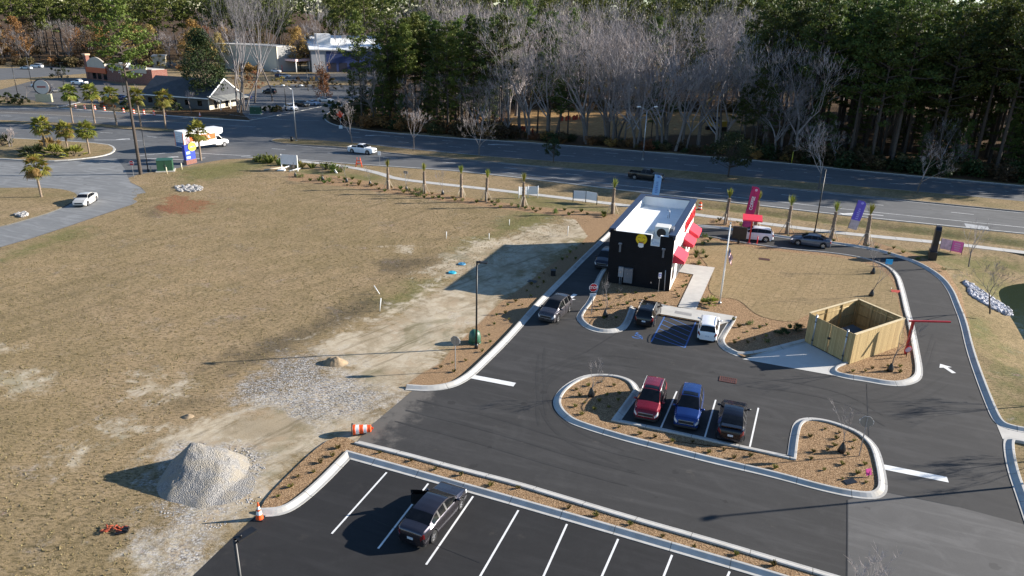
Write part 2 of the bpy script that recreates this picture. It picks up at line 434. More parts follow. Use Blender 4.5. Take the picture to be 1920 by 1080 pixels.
def mk_ground():
    m, nt, b = newmat('dormant_field')
    v = gpos(nt)
    o, hgt, f1, f2, f3, f4 = grass_col(nt, v)
    def att(n): return nd(nt, 'ShaderNodeAttribute', attribute_name=n).outputs['Fac']
    fA = noise(nt, v, 0.22, 7, 0.7, 0.6)
    fB = noise(nt, v, 0.9, 6, 0.7, 0.3)
    nz = math_(nt, 'ADD', math_(nt, 'MULTIPLY', math_(nt, 'SUBTRACT', fA, 0.5), 1.1), math_(nt, 'MULTIPLY', math_(nt, 'SUBTRACT', fB, 0.5), 0.75))
    def mask(n, soft=0.14, amp=1.0):
        x = math_(nt, 'ADD', att(n), math_(nt, 'MULTIPLY', nz, amp))
        return sstep(nt, x, 0.5-soft, 0.5+soft)
    green = mix(nt, f3, (0.045,0.070,0.014), (0.15,0.165,0.045))
    o = mix(nt, math_(nt, 'MULTIPLY', mask('green', 0.3, 1.4), 0.6), o, green)
    dark = mix(nt, f3, (0.045,0.036,0.024), (0.13,0.105,0.068))
    o = mix(nt, math_(nt, 'MULTIPLY', mask('dark', 0.35, 1.5), 0.75), o, dark)
    sand = ramp(nt, fB, [(0.25, (0.30,0.235,0.155)), (0.5, (0.46,0.385,0.275)), (0.75, (0.57,0.50,0.385))])
    sand = mix(nt, math_(nt, 'MULTIPLY', sstep(nt, fA, 0.54, 0.40), 0.75), sand, (0.22,0.165,0.090))
    sand = mix(nt, math_(nt, 'MULTIPLY', sstep(nt, noise(nt, v, 0.34, 6, 0.7, 1.2), 0.52, 0.62), 0.55), sand, (0.34,0.235,0.135))
    sand = mix(nt, 0.3, sand, ramp(nt, f4, [(0.3, (0.26,0.205,0.14)), (0.7, (0.56,0.49,0.38))]))
    mq = nd(nt, 'ShaderNodeMapping'); mq.inputs['Rotation'].default_value = (0, 0, R_(-50)); nt.links.new(v, mq.inputs[0])
    mq2 = nd(nt, 'ShaderNodeMapping'); mq2.inputs['Scale'].default_value = (0.16, 1.0, 1); nt.links.new(mq.outputs[0], mq2.inputs[0])
    fq = noise(nt, mq2.outputs[0], 1.1, 7, 0.7, 0.5)
    sand = mix(nt, math_(nt, 'MULTIPLY', sstep(nt, fq, 0.50, 0.66), 0.75), sand, mix(nt, fB, (0.13,0.105,0.065), (0.25,0.20,0.125)))
    sand = mix(nt, math_(nt, 'MULTIPLY', sstep(nt, noise(nt, v, 0.17, 5, 0.7, 0.8), 0.52, 0.66), 0.5), sand, (0.135,0.125,0.062))
    md = mask('dirt', 0.18, 1.5)
    o = mix(nt, md, o, sand)
    vo = nd(nt, 'ShaderNodeTexVoronoi', feature='F1'); vo.inputs['Scale'].default_value = 8.5; nt.links.new(v, vo.inputs['Vector'])
    gr = mix(nt, nd_sep(nt, vo.outputs['Color']), (0.16,0.155,0.15), (0.52,0.50,0.475))
    gr = mix(nt, sstep(nt, vo.outputs['Distance'], 0.45, 0.8), gr, (0.10,0.09,0.085))
    gm = mask('gravel', 0.38, 1.9)
    o = mix(nt, math_(nt, 'MULTIPLY', gm, sstep(nt, f3, 0.38, 0.56)), o, gr)
    clay = mix(nt, f3, (0.16,0.055,0.028), (0.32,0.13,0.07))
    o = mix(nt, math_(nt, 'MULTIPLY', math_(nt, 'MULTIPLY', mask('clay', 0.15, 1.9), sstep(nt, f3, 0.38, 0.55)), 0.9), o, clay)
    mu = mulch_col(nt, v, f3, f4)
    o = mix(nt, mask('mulch', 0.10, 0.35), o, mu)
    lit = ramp(nt, f3, [(0.3, (0.035,0.022,0.012)), (0.55, (0.09,0.054,0.028)), (0.75, (0.15,0.095,0.05))])
    lit = mix(nt, math_(nt, 'MULTIPLY', sstep(nt, fB, 0.5, 0.7), 0.35), lit, (0.11,0.045,0.022))
    o = mix(nt, mask('litter', 0.12, 0.5), o, lit)
    bare = ramp(nt, fB, [(0.3, (0.20,0.115,0.045)), (0.55, (0.33,0.205,0.09)), (0.75, (0.41,0.29,0.15))])
    o = mix(nt, mask('clearing', 0.14, 0.6), o, bare)
    nt.links.new(o, b.inputs['Base Color']); b.inputs['Roughness'].default_value = 0.95
    b.inputs['Specular IOR Level'].default_value = 0.1
    bn = nt.nodes.new('ShaderNodeBump'); bn.inputs['Distance'].default_value = 0.10
    nt.links.new(math_(nt, 'MULTIPLY_ADD', md, -0.55, 0.8), bn.inputs['Strength'])
    nt.links.new(math_(nt, 'ADD', hgt, math_(nt, 'MULTIPLY', math_(nt, 'MULTIPLY', gm, vo.outputs['Distance']), -0.6)), bn.inputs['Height'])
    nt.links.new(bn.outputs[0], b.inputs['Normal'])
    return m
def nd_sep(nt, c):
    s = nd(nt, 'ShaderNodeSeparateColor'); nt.links.new(c, s.inputs[0]); return s.outputs[0]
def mk_mulch():
    m, nt, b = newmat('pine_bark_mulch')
    v = gpos(nt)
    f3 = noise(nt, v, 3.5, 5, 0.75); f4 = noise(nt, v, 16, 4, 0.75)
    o = mulch_col(nt, v, f3, f4)
    nt.links.new(o, b.inputs['Base Color']); b.inputs['Roughness'].default_value = 0.95; b.inputs['Specular IOR Level'].default_value = 0.1
    bump(nt, b, math_(nt, 'ADD', f4, f3), 0.9, 0.09)
    return m
def mk_turf(sod=True):
    m, nt, b = newmat('sod_lawn' if sod else 'verge_grass')
    v = gpos(nt)
    o, hgt, f1, f2, f3, f4 = grass_col(nt, v)
    if sod:
        o = mix(nt, 0.35, o, (0.31,0.225,0.110))
        mp = nd(nt, 'ShaderNodeMapping'); mp.inputs['Rotation'].default_value = (0, 0, R_(-62)); nt.links.new(v, mp.inputs[0])
        wj = nd(nt, 'ShaderNodeVectorMath', operation='ADD'); nt.links.new(mp.outputs[0], wj.inputs[0])
        cb = nd(nt, 'ShaderNodeTexNoise'); cb.inputs['Scale'].default_value = 1.2; nt.links.new(v, cb.inputs['Vector'])
        ws = nd(nt, 'ShaderNodeVectorMath', operation='SCALE'); nt.links.new(cb.outputs['Color'], ws.inputs[0]); ws.inputs['Scale'].default_value = 0.25
        nt.links.new(ws.outputs[0], wj.inputs[1])
        t = nd(nt, 'ShaderNodeTexBrick'); nt.links.new(wj.outputs[0], t.inputs[0])
        t.inputs['Scale'].default_value = 1.0; t.inputs['Brick Width'].default_value = 1.5; t.inputs['Row Height'].default_value = 0.62
        t.inputs['Mortar Size'].default_value = 0.030; t.inputs['Mortar Smooth'].default_value = 0.7
        t.inputs['Color1'].default_value = (0,0,0,1); t.inputs['Color2'].default_value = (0,0,0,1); t.inputs['Mortar'].default_value = (1,1,1,1)
        ms = math_(nt, 'MULTIPLY', nd_sep(nt, t.outputs['Color']), math_(nt, 'MULTIPLY', sstep(nt, f2, 0.40, 0.60), 0.62))
        o = mix(nt, ms, o, (0.075,0.055,0.028))
    else:
        o = mix(nt, math_(nt, 'MULTIPLY', sstep(nt, noise(nt, v, 0.13, 4), 0.45, 0.65), 0.3), o, (0.09,0.10,0.03))
    nt.links.new(o, b.inputs['Base Color']); b.inputs['Roughness'].default_value = 0.95; b.inputs['Specular IOR Level'].default_value = 0.1
    bump(nt, b, hgt, 0.7, 0.08)
    return m
mk_materials()
# ------------------------------------------------------------------ frame of the site
E1 = Vector((math.cos(R_(-20.0)), math.sin(R_(-20.0)), 0)); E2 = Vector((-E1.y, E1.x, 0))
BA = R_(-20.0)
BFR = G(1254, 548)                       # front right corner of the coffee shop
BW, BL, BH = 6.5, 16.6, 5.9
BFL = BFR - E1*BW

def sdf(P, poly):
    """signed distance, positive inside; P (N,2)"""
    poly = np.asarray([(p[0], p[1]) for p in poly], float)
    d = np.full(len(P), 1e18); ins = np.zeros(len(P), bool)
    n = len(poly)
    for i in range(n):
        a = poly[i]; b = poly[(i+1) % n]
        e = b-a; w = P-a
        t = np.clip((w@e)/max(e@e, 1e-9), 0, 1)
        q = w - t[:, None]*e
        d = np.minimum(d, (q**2).sum(1))
        c = (a[1] > P[:, 1]) != (b[1] > P[:, 1])
        with np.errstate(divide='ignore', invalid='ignore'):
            x = (b[0]-a[0])*(P[:, 1]-a[1])/(b[1]-a[1]) + a[0]
        ins ^= c & (P[:, 0] < x)
    d = np.sqrt(d)
    return np.where(ins, d, -d)
def dline(P, pts):
    d = np.full(len(P), 1e18)
    for a, b in zip(pts[:-1], pts[1:]):
        a = np.array(a[:2]); b = np.array(b[:2]); e = b-a; w = P-a
        t = np.clip((w@e)/max(e@e, 1e-9), 0, 1)
        q = w - t[:, None]*e
        d = np.minimum(d, (q**2).sum(1))
    return np.sqrt(d)

POND = [G(x, y, -1.4) for x, y in [(1872,540),(1925,529),(2080,522),(2250,640),(2100,720),(1985,705),(1925,648),(1906,612),(1886,580),(1874,560)]]
POND = chaikin(POND, 2, True)
DITCH = GP([(1010,346),(1172,367),(1340,386),(1500,406),(1700,430),(1920,457),(2100,478)])

def build_ground():
    def axis(lo, hi, st, far_lo, far_hi):
        a = list(np.arange(lo, hi+st/2, st)); s = st
        x = lo; pre = []
        while x > far_lo: s *= 1.18; x -= s; pre.append(x)
        s = st; x = hi; post = []
        while x < far_hi: s *= 1.18; x += s; post.append(x)
        return np.array(pre[::-1]+a+post)
    xs = axis(-72, 84, 0.36, -6000, 6000); ys = axis(20, 128, 0.36, -300, 9000)
    X, Y = np.meshgrid(xs, ys); P = np.stack([X.ravel(), Y.ravel()], 1)
    n = len(P)
    near = (P[:, 0] > -260) & (P[:, 0] < 260) & (P[:, 1] < 420)
    Q = P[near]
    z = np.zeros(n)
    sp = sdf(Q, POND)
    zz = np.where(sp > 0, -1.4-np.minimum(sp, 4)*0.35, -1.4*np.clip(1+sp/7.0, 0, 1)**1.3)
    dd = dline(Q, DITCH); zz -= 0.55*np.exp(-(dd/1.5)**2)
    rs = np.array([pnoise(Vector((a*0.10, b*0.10, 0)))*0.10+pnoise(Vector((a*0.5, b*0.5, 3)))*0.035 for a, b in Q])
    fieldp = GP([(240,350),(300,330),(440,305),(560,330),(900,385),(1130,410),(1000,490),(860,620),(760,690),(640,790),(560,850),(470,950),(330,1090),(-200,1200),(-200,520),(60,470),(240,395)])
    fs = np.clip(sdf(Q, fieldp)/3.0, 0, 1)
    zz += rs*fs*1.0
    z[near] = zz
    me = bpy.data.meshes.new('ground')
    nx, ny = len(xs), len(ys)
    co = np.stack([P[:, 0], P[:, 1], z], 1)
    i = np.arange(nx*ny).reshape(ny, nx)
    q = np.stack([i[:-1, :-1], i[:-1, 1:], i[1:, 1:], i[1:, :-1]], -1).reshape(-1, 4)
    me.vertices.add(n); me.vertices.foreach_set('co', co.ravel())
    me.loops.add(len(q)*4); me.loops.foreach_set('vertex_index', q.ravel().astype(np.int32))
    me.polygons.add(len(q)); me.polygons.foreach_set('loop_start', (np.arange(len(q))*4).astype(np.int32))
    me.polygons.foreach_set('loop_total', np.full(len(q), 4, np.int32))
    me.polygons.foreach_set('use_smooth', np.ones(len(q), bool))
    me.update(); me.validate()
    def attr(name, polys, w):
        val = np.zeros(n)
        best = np.full(len(Q), -1e9)
        for p in polys: best = np.maximum(best, sdf(Q, p))
        val[near] = np.clip(0.5+best/(2*w), 0, 1)
        if name == 'litter':
            far = ~near
            val[far] = 1.0
            val[far & (P[:, 1] < 125)] = 0.0
        a = me.attributes.new(name, 'FLOAT', 'POINT'); a.data.foreach_set('value', val.astype(np.float32))
    attr('dirt', [GP(p) for p in (
        [(1075,408),(960,438),(900,455),(835,480),(790,510),(860,520),(800,545),(770,565),(720,592),(640,622),(575,650),(640,690),(560,720),(440,762),(330,800),(290,840),(320,890),(330,960),(280,1040),(250,1100),(375,1100),(470,985),(540,890),(600,840),(650,822),(690,805),(772,733),(800,700),(860,640),(905,600),(960,555),(1010,505),(1050,480),(1115,430)],
        [(150,850),(185,815),(225,800),(240,812),(200,840),(165,858)], [(240,712),(300,714),(355,735),(430,738),(330,744),(260,730)],
        [(0,700),(60,705),(40,720),(0,725)], [(40,725),(95,705),(90,715),(30,735)], [(0,650),(20,655),(0,670)],
        [(738,462),(755,463),(756,470),(740,470)])], 3.5)
    attr('green', [GP(p) for p in (
        [(925,428),(985,395),(1040,400),(1030,420),(960,440),(880,475),(850,470)], [(1110,415),(1060,432),(1020,480),(1045,480),(1115,442)],
        [(700,560),(770,530),(850,525),(830,545),(790,572),(745,590)], [(50,466),(110,436),(150,428),(145,446),(80,466),(0,490)],
        [(1815,498),(1870,498),(1925,525),(1925,548),(1850,532)], [(1815,598),(1850,640),(1895,750),(1925,820),(1925,760),(1885,665),(1840,595)],
        [(1300,385),(1500,408),(1800,441),(1925,458),(1925,450),(1590,413),(1340,382)], [(1620,462),(1760,475),(1925,487),(1925,500),(1800,500),(1640,470)],
        [(960,362),(1130,390),(1140,398),(1040,392),(960,375)], [(560,318),(720,332),(700,340),(580,330)], [(330,318),(470,300),(520,305),(440,330),(350,345)])], 4.0)
    attr('gravel', [GP(p) for p in ([(425,738),(480,700),(528,670),(585,668),(640,700),(705,733),(735,742),(700,772),(640,775),(600,795),(555,785),(500,765),(440,757)],
        [(300,900),(340,850),(420,835),(480,860),(440,920),(400,950),(330,1000),(300,990)], [(330,1000),(420,960),(400,1040),(300,1090)])], 2.6)
    attr('dark', [GP(p) for p in ([(395,692),(470,650),(560,618),(690,552),(725,572),(620,617),(540,662),(430,704)], [(680,815),(770,735),(745,712),(690,740),(640,770)],
        [(770,700),(690,690),(640,700),(700,720)], [(335,748),(380,740),(400,758),(350,762)], [(700,490),(830,480),(830,505),(720,510)], [(265,395),(300,380),(320,390),(280,405)])], 3.0)
    attr('clay', [GP(p) for p in ([(288,390),(330,366),(400,380),(398,394),(345,402)],)], 2.5)
    attr('mulch', [GP(p) for p in (
        [(540,324),(640,330),(720,346),(800,359),(900,374),(1000,388),(1080,393),(1160,402),(1165,440),(1145,470),(1100,440),(1080,412),(1060,406),(960,394),(860,381),(760,367),(640,350),(540,338)],
        [(755,727),(808,731),(849,724),(878,708),(901,687),(954,635),(1007,574),(1035,545),(1107,473),(1147,437),(1130,410),(1105,440),(1080,465),(1020,505),(985,535),(940,565),(900,605),(872,632),(850,650),(825,682),(790,700)],
        [(1330,404),(1460,428),(1640,454),(1720,478),(1772,500),(1805,545),(1820,610),(1800,600),(1783,546),(1763,520),(1721,494),(1640,468),(1470,447),(1330,424)])], 0.7)
    far = [Vector((600,60,0)), Vector((600,1200,0)), Vector((-700,1200,0)), Vector((-700,330,0))]
    attr('litter', [GP([(100,118),(420,112),(560,112),(690,150),(700,172),(655,195),(618,210),(616,230),(640,238),(708,245),(1000,266),(1240,285),(1480,304),(1594,316),(1732,329),(1925,346),(2150,366)])+far,
        GP([(380,222),(470,229),(560,211),(500,200),(440,195),(360,205),(280,212)])], 1.5)
    attr('clearing', [GP([(955,208),(1180,205),(1430,215),(1438,235),(1300,254),(1180,257),(960,247)])], 2.0)
    me.materials.append(mk_ground())
    o = bpy.data.objects.new('ground', me); col.objects.link(o); o['kind'] = 'structure'
    w = MB().poly([(p[0], p[1], -1.4) for p in sorted_hull(POND, 3.0)])
    m, nt, b = newmat('pond_water')
    b.inputs['Base Color'].default_value = (0.030,0.042,0.026,1); b.inputs['Roughness'].default_value = 0.05
    bump(nt, b, noise(nt, gpos(nt), 0.9, 5), 0.35, 0.12)
    tag(w.build('pond_water', m), kind='structure')
def sorted_hull(poly, grow):
    c = sum((Vector(p) for p in poly), Vector((0,0,0)))/len(poly)
    return [p+(p-c).normalized()*grow for p in poly]
build_ground()

# ------------------------------------------------------------------ roads and lot
AS_NEW = mk_asphalt('fresh_asphalt', (0.040,0.0385,0.0375), 0.34, dust=0.4, edge=True)
AS_ROAD = mk_asphalt('worn_asphalt', (0.104,0.106,0.108), 0.18, dust=0.10)
AS_OLD = mk_asphalt('aged_asphalt', (0.098,0.094,0.090), 0.16, dust=0.2)
MULCH = mk_mulch(); SOD = mk_turf(True); VERGE = mk_turf(False)
PAINTW = pm('road_paint', (0.72,0.72,0.70), 0.7, 0.12, 1.5)
PAINTF = pm('faded_road_paint', (0.58,0.58,0.57), 0.8, 0.25, 0.8)
PAINTB = pm('blue_road_paint', (0.045,0.12,0.33), 0.7, 0.2, 1.2)
def sheet(name, pts, z, mat, kind='structure', parent=None):
    mb = MB().poly([(p[0], p[1], z) for p in pts])
    o = mb.build(name, mat, parent)
    # face up
    if o.data.polygons[0].normal.z < 0: o.data.flip_normals()
    if kind: o['kind'] = kind
    return o

FARFAR = GP([(2100,366),(1920,349),(1732,332),(1594,319),(1480,306.5),(1240,287),(1000,268),(947,265),(851,259),(779,253),(708,247),(650,240)])
STREET = GP([(618,232),(607,222),(613,212),(640,199),(668,186),(702,172),(720,165),(640,160),(560,158),(500,160),(470,172),(452,190),(455,213),(470,226)])
FARL = GP([(420,223),(375,221),(300,216),(225,211),(117,203),(60,200),(0,199),(-250,188)])
LOWL = GP([(-700,330),(-250,520),(0,464),(60,447),(130,424),(200,400),(250,383),(268,373),(275,362),(264,351),(245,342),(240,334),(257,328),(290,322),(330,316),(360,309),(390,304),(420,299),(470,297)])
NEARN = GP([(522,296),(635,306),(800,317),(860,321),(1020,339),(1185,359),(1340,376),(1588,405),(1922,439),(2150,462)])
highway = sheet('highway', FARFAR+STREET+FARL+LOWL+NEARN, 0.012, AS_ROAD)

DRIVE = mk_asphalt('pale_driveway', (0.175,0.178,0.178), 0.12, fine=0.2)
sheet('side_road', GP([(-250,519),(0,463),(60,446),(130,423),(200,399),(250,382.5),(268,372),(274,362),(263,352),(245,343),(240,333),(234,317),(219,297),(190,298),(90,307),(0,303),(-250,300)]), 0.016, DRIVE)
sheet('new_lane', GP([(-250,196),(0,206),(120,209),(225,216),(300,221.5),(375,226),(430,229),(375,231.5),(300,230),(180,222),(60,214),(0,213),(-250,205)]), 0.016, AS_NEW)

def along(pts, step=None):
    """resample a world polyline at unit steps -> list of (point, tangent, s)"""
    out = []; s = 0
    for a, b in zip(pts[:-1], pts[1:]):
        d = (b-a); L = d.length; k = max(1, int(L/(step or 1.0)))
        for i in range(k): out.append((a+d*(i/k), d.normalized(), s+L*i/k))
        s += L
    out.append((pts[-1], (pts[-1]-pts[-2]).normalized(), s)); return out
def stripe(mb, pts, w, z, mi=0):
    for a, b in zip(pts[:-1], pts[1:]):
        d = (b-a); d.z = 0
        if d.length < 1e-6: continue
        n = Vector((-d.y, d.x, 0)).normalized()*(w/2)
        mb.add([(a.x-n.x, a.y-n.y, z), (b.x-n.x, b.y-n.y, z), (b.x+n.x, b.y+n.y, z), (a.x+n.x, a.y+n.y, z)], [(0,1,2,3)], mi)
def between(A, B, t):
    """polyline a fraction t of the way from edge A to edge B (both from left to right)"""
    A2 = along(A, 1.0); out = []
    for p, d, s in A2[::6]:
        # nearest along normal on B
        n = Vector((-d.y, d.x, 0)); best = None
        for q, qd, qs in Bc[id(B)]:
            k = abs((q-p).dot(d))
            if best is None or k < best[0]: best = (k, q)
        out.append(p*(1-t)+best[1]*t)
    return out
Bc = {}
NF = GP([(540,270.6),(708,285),(1000,311),(1172,327),(1480,353.5),(1766,383),(1920,398),(2150,420)])
NN = GP([(440,294),(635,306),(860,321),(1020,339),(1185,359),(1340,376),(1588,405),(1922,439),(2150,462)])
FN = GP([(662,268),(892,292),(1000,300.6),(1240,317),(1480,340),(1721,360),(1920,379),(2150,400)])
FF = GP([(650,240),(779,253),(1000,268),(1240,287),(1480,306.5),(1594,319),(1732,332),(1920,349),(2150,370)])
Bc[id(NN)] = along(NN, 1.0); Bc[id(FN)] = along(FN, 1.0)
mk = MB(); zM = 0.018
def dashes(line, w, on, period, z=zM):
    pts = along(line, 0.5); run = []
    for p, d, s in pts:
        if (s % period) < on: run.append(p)
        else:
            if len(run) > 1: stripe(mk, [run[0], run[-1]], w, z)
            run = []
dashes(between(NF, NN, 0.36), 0.16, 3.2, 12)
stripe(mk, between(NF, NN, 0.04), 0.14, zM)
ln = between(NF, NN, 0.72); stripe(mk, ln[8:], 0.16, zM)
stripe(mk, between(NF, NN, 0.97), 0.22, zM)
for t in (0.27, 0.62): dashes(between(FF, FN, t), 0.16, 3.2, 12)
dashes(between(FF, FN, 0.45), 0.14, 1.0, 4)
stripe(mk, between(FF, FN, 0.07), 0.16, zM)
stripe(mk, between(FF, FN, 0.96), 0.14, zM)
for a, b in [((0,217),(120,222)),((160,225),(215,229))]: dashes(GP([a, b]), 0.16, 3.2, 12)
dashes(GP([(-100,236),(100,244),(240,251),(330,262)]), 0.16, 3.2, 12); dashes(GP([(60,251),(200,258),(300,268)]), 0.16, 3, 12)
stripe(mk, GP([(262,292),(330,285),(420,290),(470,292)]), 0.22, zM)
stripe(mk, GP([(300,298),(345,300),(385,296)]), 0.3, zM)
stripe(mk, GP([(430,215),(480,221),(540,225),(600,226)]), 0.15, zM)
stripe(mk, GP([(0,210),(150,218),(320,229),(480,238)]), 0.15, zM)
def arrow(mb, p, a, L=3.2, w=0.9, z=zM, turn=0):
    Mx = Matrix.Translation((p.x, p.y, z)) @ Matrix.Rotation(a, 4, 'Z')
    if not turn:
        mb.add([(-L/2,-.16*w,0),(L*.1,-.16*w,0),(L*.1,.16*w,0),(-L/2,.16*w,0),(L*.1,-.5*w,0),(L/2,0,0),(L*.1,.5*w,0)], [(0,1,2,3),(4,5,6)], 0, False, Mx)
    else:
        s = turn
        mb.add([(-L/2,-.14,0),(L*.2,-.14,0),(L*.2,.14,0),(-L/2,.14,0),(L*.2,-.14,0),(L*.5,s*.8,0),(L*.35,s*1.0,0),(L*.1,.14,0),(L*.62,s*.7,0),(L*.55,s*1.5,0),(L*.18,s*1.25,0)], [(0,1,2,3),(4,5,6,7),(8,9,10)], 0, False, Mx)
arrow(mk, G(1618,401), R_(165), 5.5, 1.0, turn=1); arrow(mk, G(206,262.5), R_(10), 6, 1, turn=1); arrow(mk, G(300,297), R_(15), 5, 1, turn=1)
for p in [(712,254),(942,271)]: arrow(mk, G(*p), R_(165), 5, 1.2, turn=1)
mk.build('lane_marking', PAINTF, highway)
sheet('drain_apron', GP([(1808,419),(1852,425),(1856,432),(1812,427)]), 0.02, pm('pale_concrete', (0.36,0.37,0.38), .9, .12, 1.0), None, highway)

def island(name, px, z, mat, smooth=2, kerb=True, world=None):
    pts = world or GP(px)
    pts = chaikin(pts, smooth, True)
    mb = MB(); n = len(pts)
    mb.add([(p.x, p.y, z) for p in pts], [tuple(range(n))], 0)
    mb.add([(p.x, p.y, 0) for p in pts]+[(p.x, p.y, z) for p in pts], [(i, (i+1) % n, n+(i+1) % n, n+i) for i in range(n)], 1)
    o = mb.build(name, [mat, M['kerb']])
    bmn = bmesh.new(); bmn.from_mesh(o.data); bmesh.ops.recalc_face_normals(bmn, faces=bmn.faces); bmn.to_mesh(o.data); bmn.free()
    if o.data.polygons[0].normal.z < 0: o.data.flip_normals()
    o['kind'] = 'structure'
    return o
def ring(name, px, z, w=0.35, smooth=2, closed=True, world=None, mat=None):
    pts = chaikin(world or GP(px), smooth, closed)
    mb = MB(); n = len(pts); vs = []
    for i, p in enumerate(pts):
        a = pts[i-1] if (closed or i) else p; b = pts[(i+1) % n] if (closed or i < n-1) else p
        d = (b-a).normalized(); nn = Vector((-d.y, d.x, 0))*w/2
        vs += [(p.x-nn.x, p.y-nn.y, 0), (p.x-nn.x, p.y-nn.y, z), (p.x+nn.x, p.y+nn.y, z), (p.x+nn.x, p.y+nn.y, 0)]
    fs = []
    for i in range(n if closed else n-1):
        j = (i+1) % n
        for k in range(3): fs.append((i*4+k, i*4+k+1, j*4+k+1, j*4+k))
    mb.add(vs, fs)
    o = mb.build(name, mat or M['kerb']); o['kind'] = 'structure'
    me = o.data; at = me.attributes.new('run', 'FLOAT', 'POINT')
    s = 0; vals = []
    for i in range(n):
        if i: s += (pts[i]-pts[i-1]).length
        vals += [s]*4
    at.data.foreach_set('value', vals)
    return o
MED = [(507,266),(512,262),(530,261),(560,261.5),(652,267),(768,281),(892,292),(1000,300.6),(1240,317),(1480,340),(1721,360),(1920,379),(2150,400),(2150,420),(1920,398),(1766,383),(1480,353.5),(1172,327),(1000,311),(803,295),(708,285),(648,277),(540,271)]
island('median_strip', MED, 0.14, VERGE, 1); ring('median_kerb', MED, 0.16, 0.3, 1, mat=pm('dark_kerb', (0.20,0.185,0.17), .9, .2, 1.0))
MEDL = [(-120,224),(0,226),(90,230.5),(180,232.5),(240,238),(312,241.5),(346,247.5),(312,247.5),(240,243),(180,237.5),(100,235),(0,231),(-120,229)]
island('median_strip', MEDL, 0.14, VERGE, 1)
ISL1 = [(-200,252),(0,259),(100,264),(200,270.5),(216,278),(212,287),(190,294),(140,300),(90,303),(40,301),(0,298),(-200,292)]
island('grass_island', ISL1, 0.13, VERGE, 1); ring('island_kerb', ISL1, 0.15, 0.35, 1)
ISL2 = [(-300,352),(0,354),(60,353),(110,355),(138,361),(147,369),(135,381),(100,398),(50,413),(0,427),(-300,478)]
island('grass_island', ISL2, 0.13, VERGE, 1)
# sidewalk
SW = GP([(490,297),(527,300),(580,304),(627,309),(677,317),(715,326),(740,335),(815,344),(920,355),(1172,385),(1300,402),(1462,423),(1592,439),(1786,457),(1922,474),(2150,500)])
SW = chaikin(SW, 2)
ring('sidewalk', None, 0.03, 1.45, 0, False, SW, M['kerb'])
# near kerb of the highway
ring('highway_kerb', None, 0.10, 0.3, 1, False, NEARN); ring('highway_kerb', None, 0.10, 0.3, 1, False, FARFAR)
ring('street_kerb', [(650,240),(618,232),(607,222),(613,212),(640,199),(668,186)], 0.12, 0.3, 2, False)
ring('street_kerb', [(470,226),(560,209),(645,191)], 0.12, 0.3, 1, False)
ring('road_edge_kerb', [(117,203),(225,211),(300,216),(375,221),(470,227)], 0.05, 1.1, 1, False, mat=M['concrete'])
ring('road_edge_kerb', [(-100,201),(0,203),(50,204),(100,203),(150,192)], 0.08, 0.5, 1, False)

# --- coffee shop lot
KL = GP([(761,728),(808,731),(849,724),(878,708),(901,687),(954,635),(1007,574),(1035,545),(1107,473),(1143,440)])
kback = [KL[-1] + E2*5.0, KL[-1]+E2*14.0]
bk = G(1300, 424)
ndir = (G(1365,429)-G(1300,424)).normalized()
# intersection of the left kerb direction with the back kerb direction
A_ = KL[-1]; t_ = ((bk.x-A_.x)*ndir.y - (bk.y-A_.y)*ndir.x)/(E2.x*ndir.y-E2.y*ndir.x)
CORN = A_+E2*t_
K1 = KL + [A_+E2*(t_*0.5), CORN-E2*7, CORN-E2*2.0, CORN+ndir*2.2, CORN+ndir*7] + GP([(1300,424),(1365,429),(1462,445),(1566,457),(1640,468),(1682,481),(1721,494),(1763,520),(1783,546),(1793,572),(1806,604),(1818,657),(1838,715),(1861,773),(1872,793),(1890,803),(1940,812)])
K2 = GP([(1940,834),(1898,824),(1889,828),(1896,878),(1917,938),(1938,1000),(1975,1100),(2010,1200)])
KB = [GP([(1140,527)])[0]]
KB2 = [BFL-E1*1.3+E2*2, BFL-E1*1.3+E2*(BL+0.6), BFL-E1*0.4+E2*(BL+2.2), BFL+E1*2.5+E2*(BL+2.6)]
K3 = GP([(1187,577),(1177,605),(1165,620),(1135,624),(1105,617),(1087,602),(1087,590),(1112,560)]) + KB2 + GP([(1313,441),(1397,457),(1478,468),(1559,475),(1618,484),(1657,496),(1682,514),(1692,546),(1702,591),(1707,604),(1717,657),(1724,697),(1719,712),(1695,721),(1666,721),(1622,713),(1587,708),(1561,701),(1561,690),(1584,681)])
K4 = GP([(1512,641),(1395,671),(1360,656),(1350,642),(1355,630),(1370,607),(1375,596)])
C5 = [(1195,735)]
K5 = GP([(1195,735)]*2+[(1185,717),(1160,707),(1127,704),(1095,707),(1062,725),(1044,747),(1045,767),(1065,787),(1085,797),(1165,822),(1255,845),(1355,870),(1452,892),(1552,920),(1624,933),(1650,928),(1657,910),(1644,849),(1630,828),(1606,810),(1558,792),(1520,786),(1496,792),(1489,819)]+[(1484,860)]*3+[(1360,833),(1237,806)]+[(1155,790)]*3)
K6 = GP([(485,964),(526,962),(558,946),(605,905)]+[(653,855)]*3+[(805,897),(1040,964),(1329,1048),(1425,1076),(1640,1142)])
K7 = GP([(668,831),(754,852),(853,879),(961,906),(1060,936),(1206,980),(1317,1011),(1435,1046),(1550,1080),(1720,1132)])
lotpts = K1[:-3] + GP([(1876,800),(1886,826)]) + K2[2:] + GP([(2100,1500),(900,1600),(200,1300),(363,1079),(471,975)]) + K6[:4] + GP([(650,852),(668,830),(692,801),(773,733)])
lot = sheet('parking_lot', lotpts, 0.010, AS_NEW)
sheet('stall_asphalt', GP([(471,975)])+chaikin(K6, 2)+GP([(1640,1500),(900,1600),(200,1300),(363,1079)]), 0.0135, mk_asphalt('black_asphalt', (0.021,0.0205,0.021), 0.34, dust=0.2))
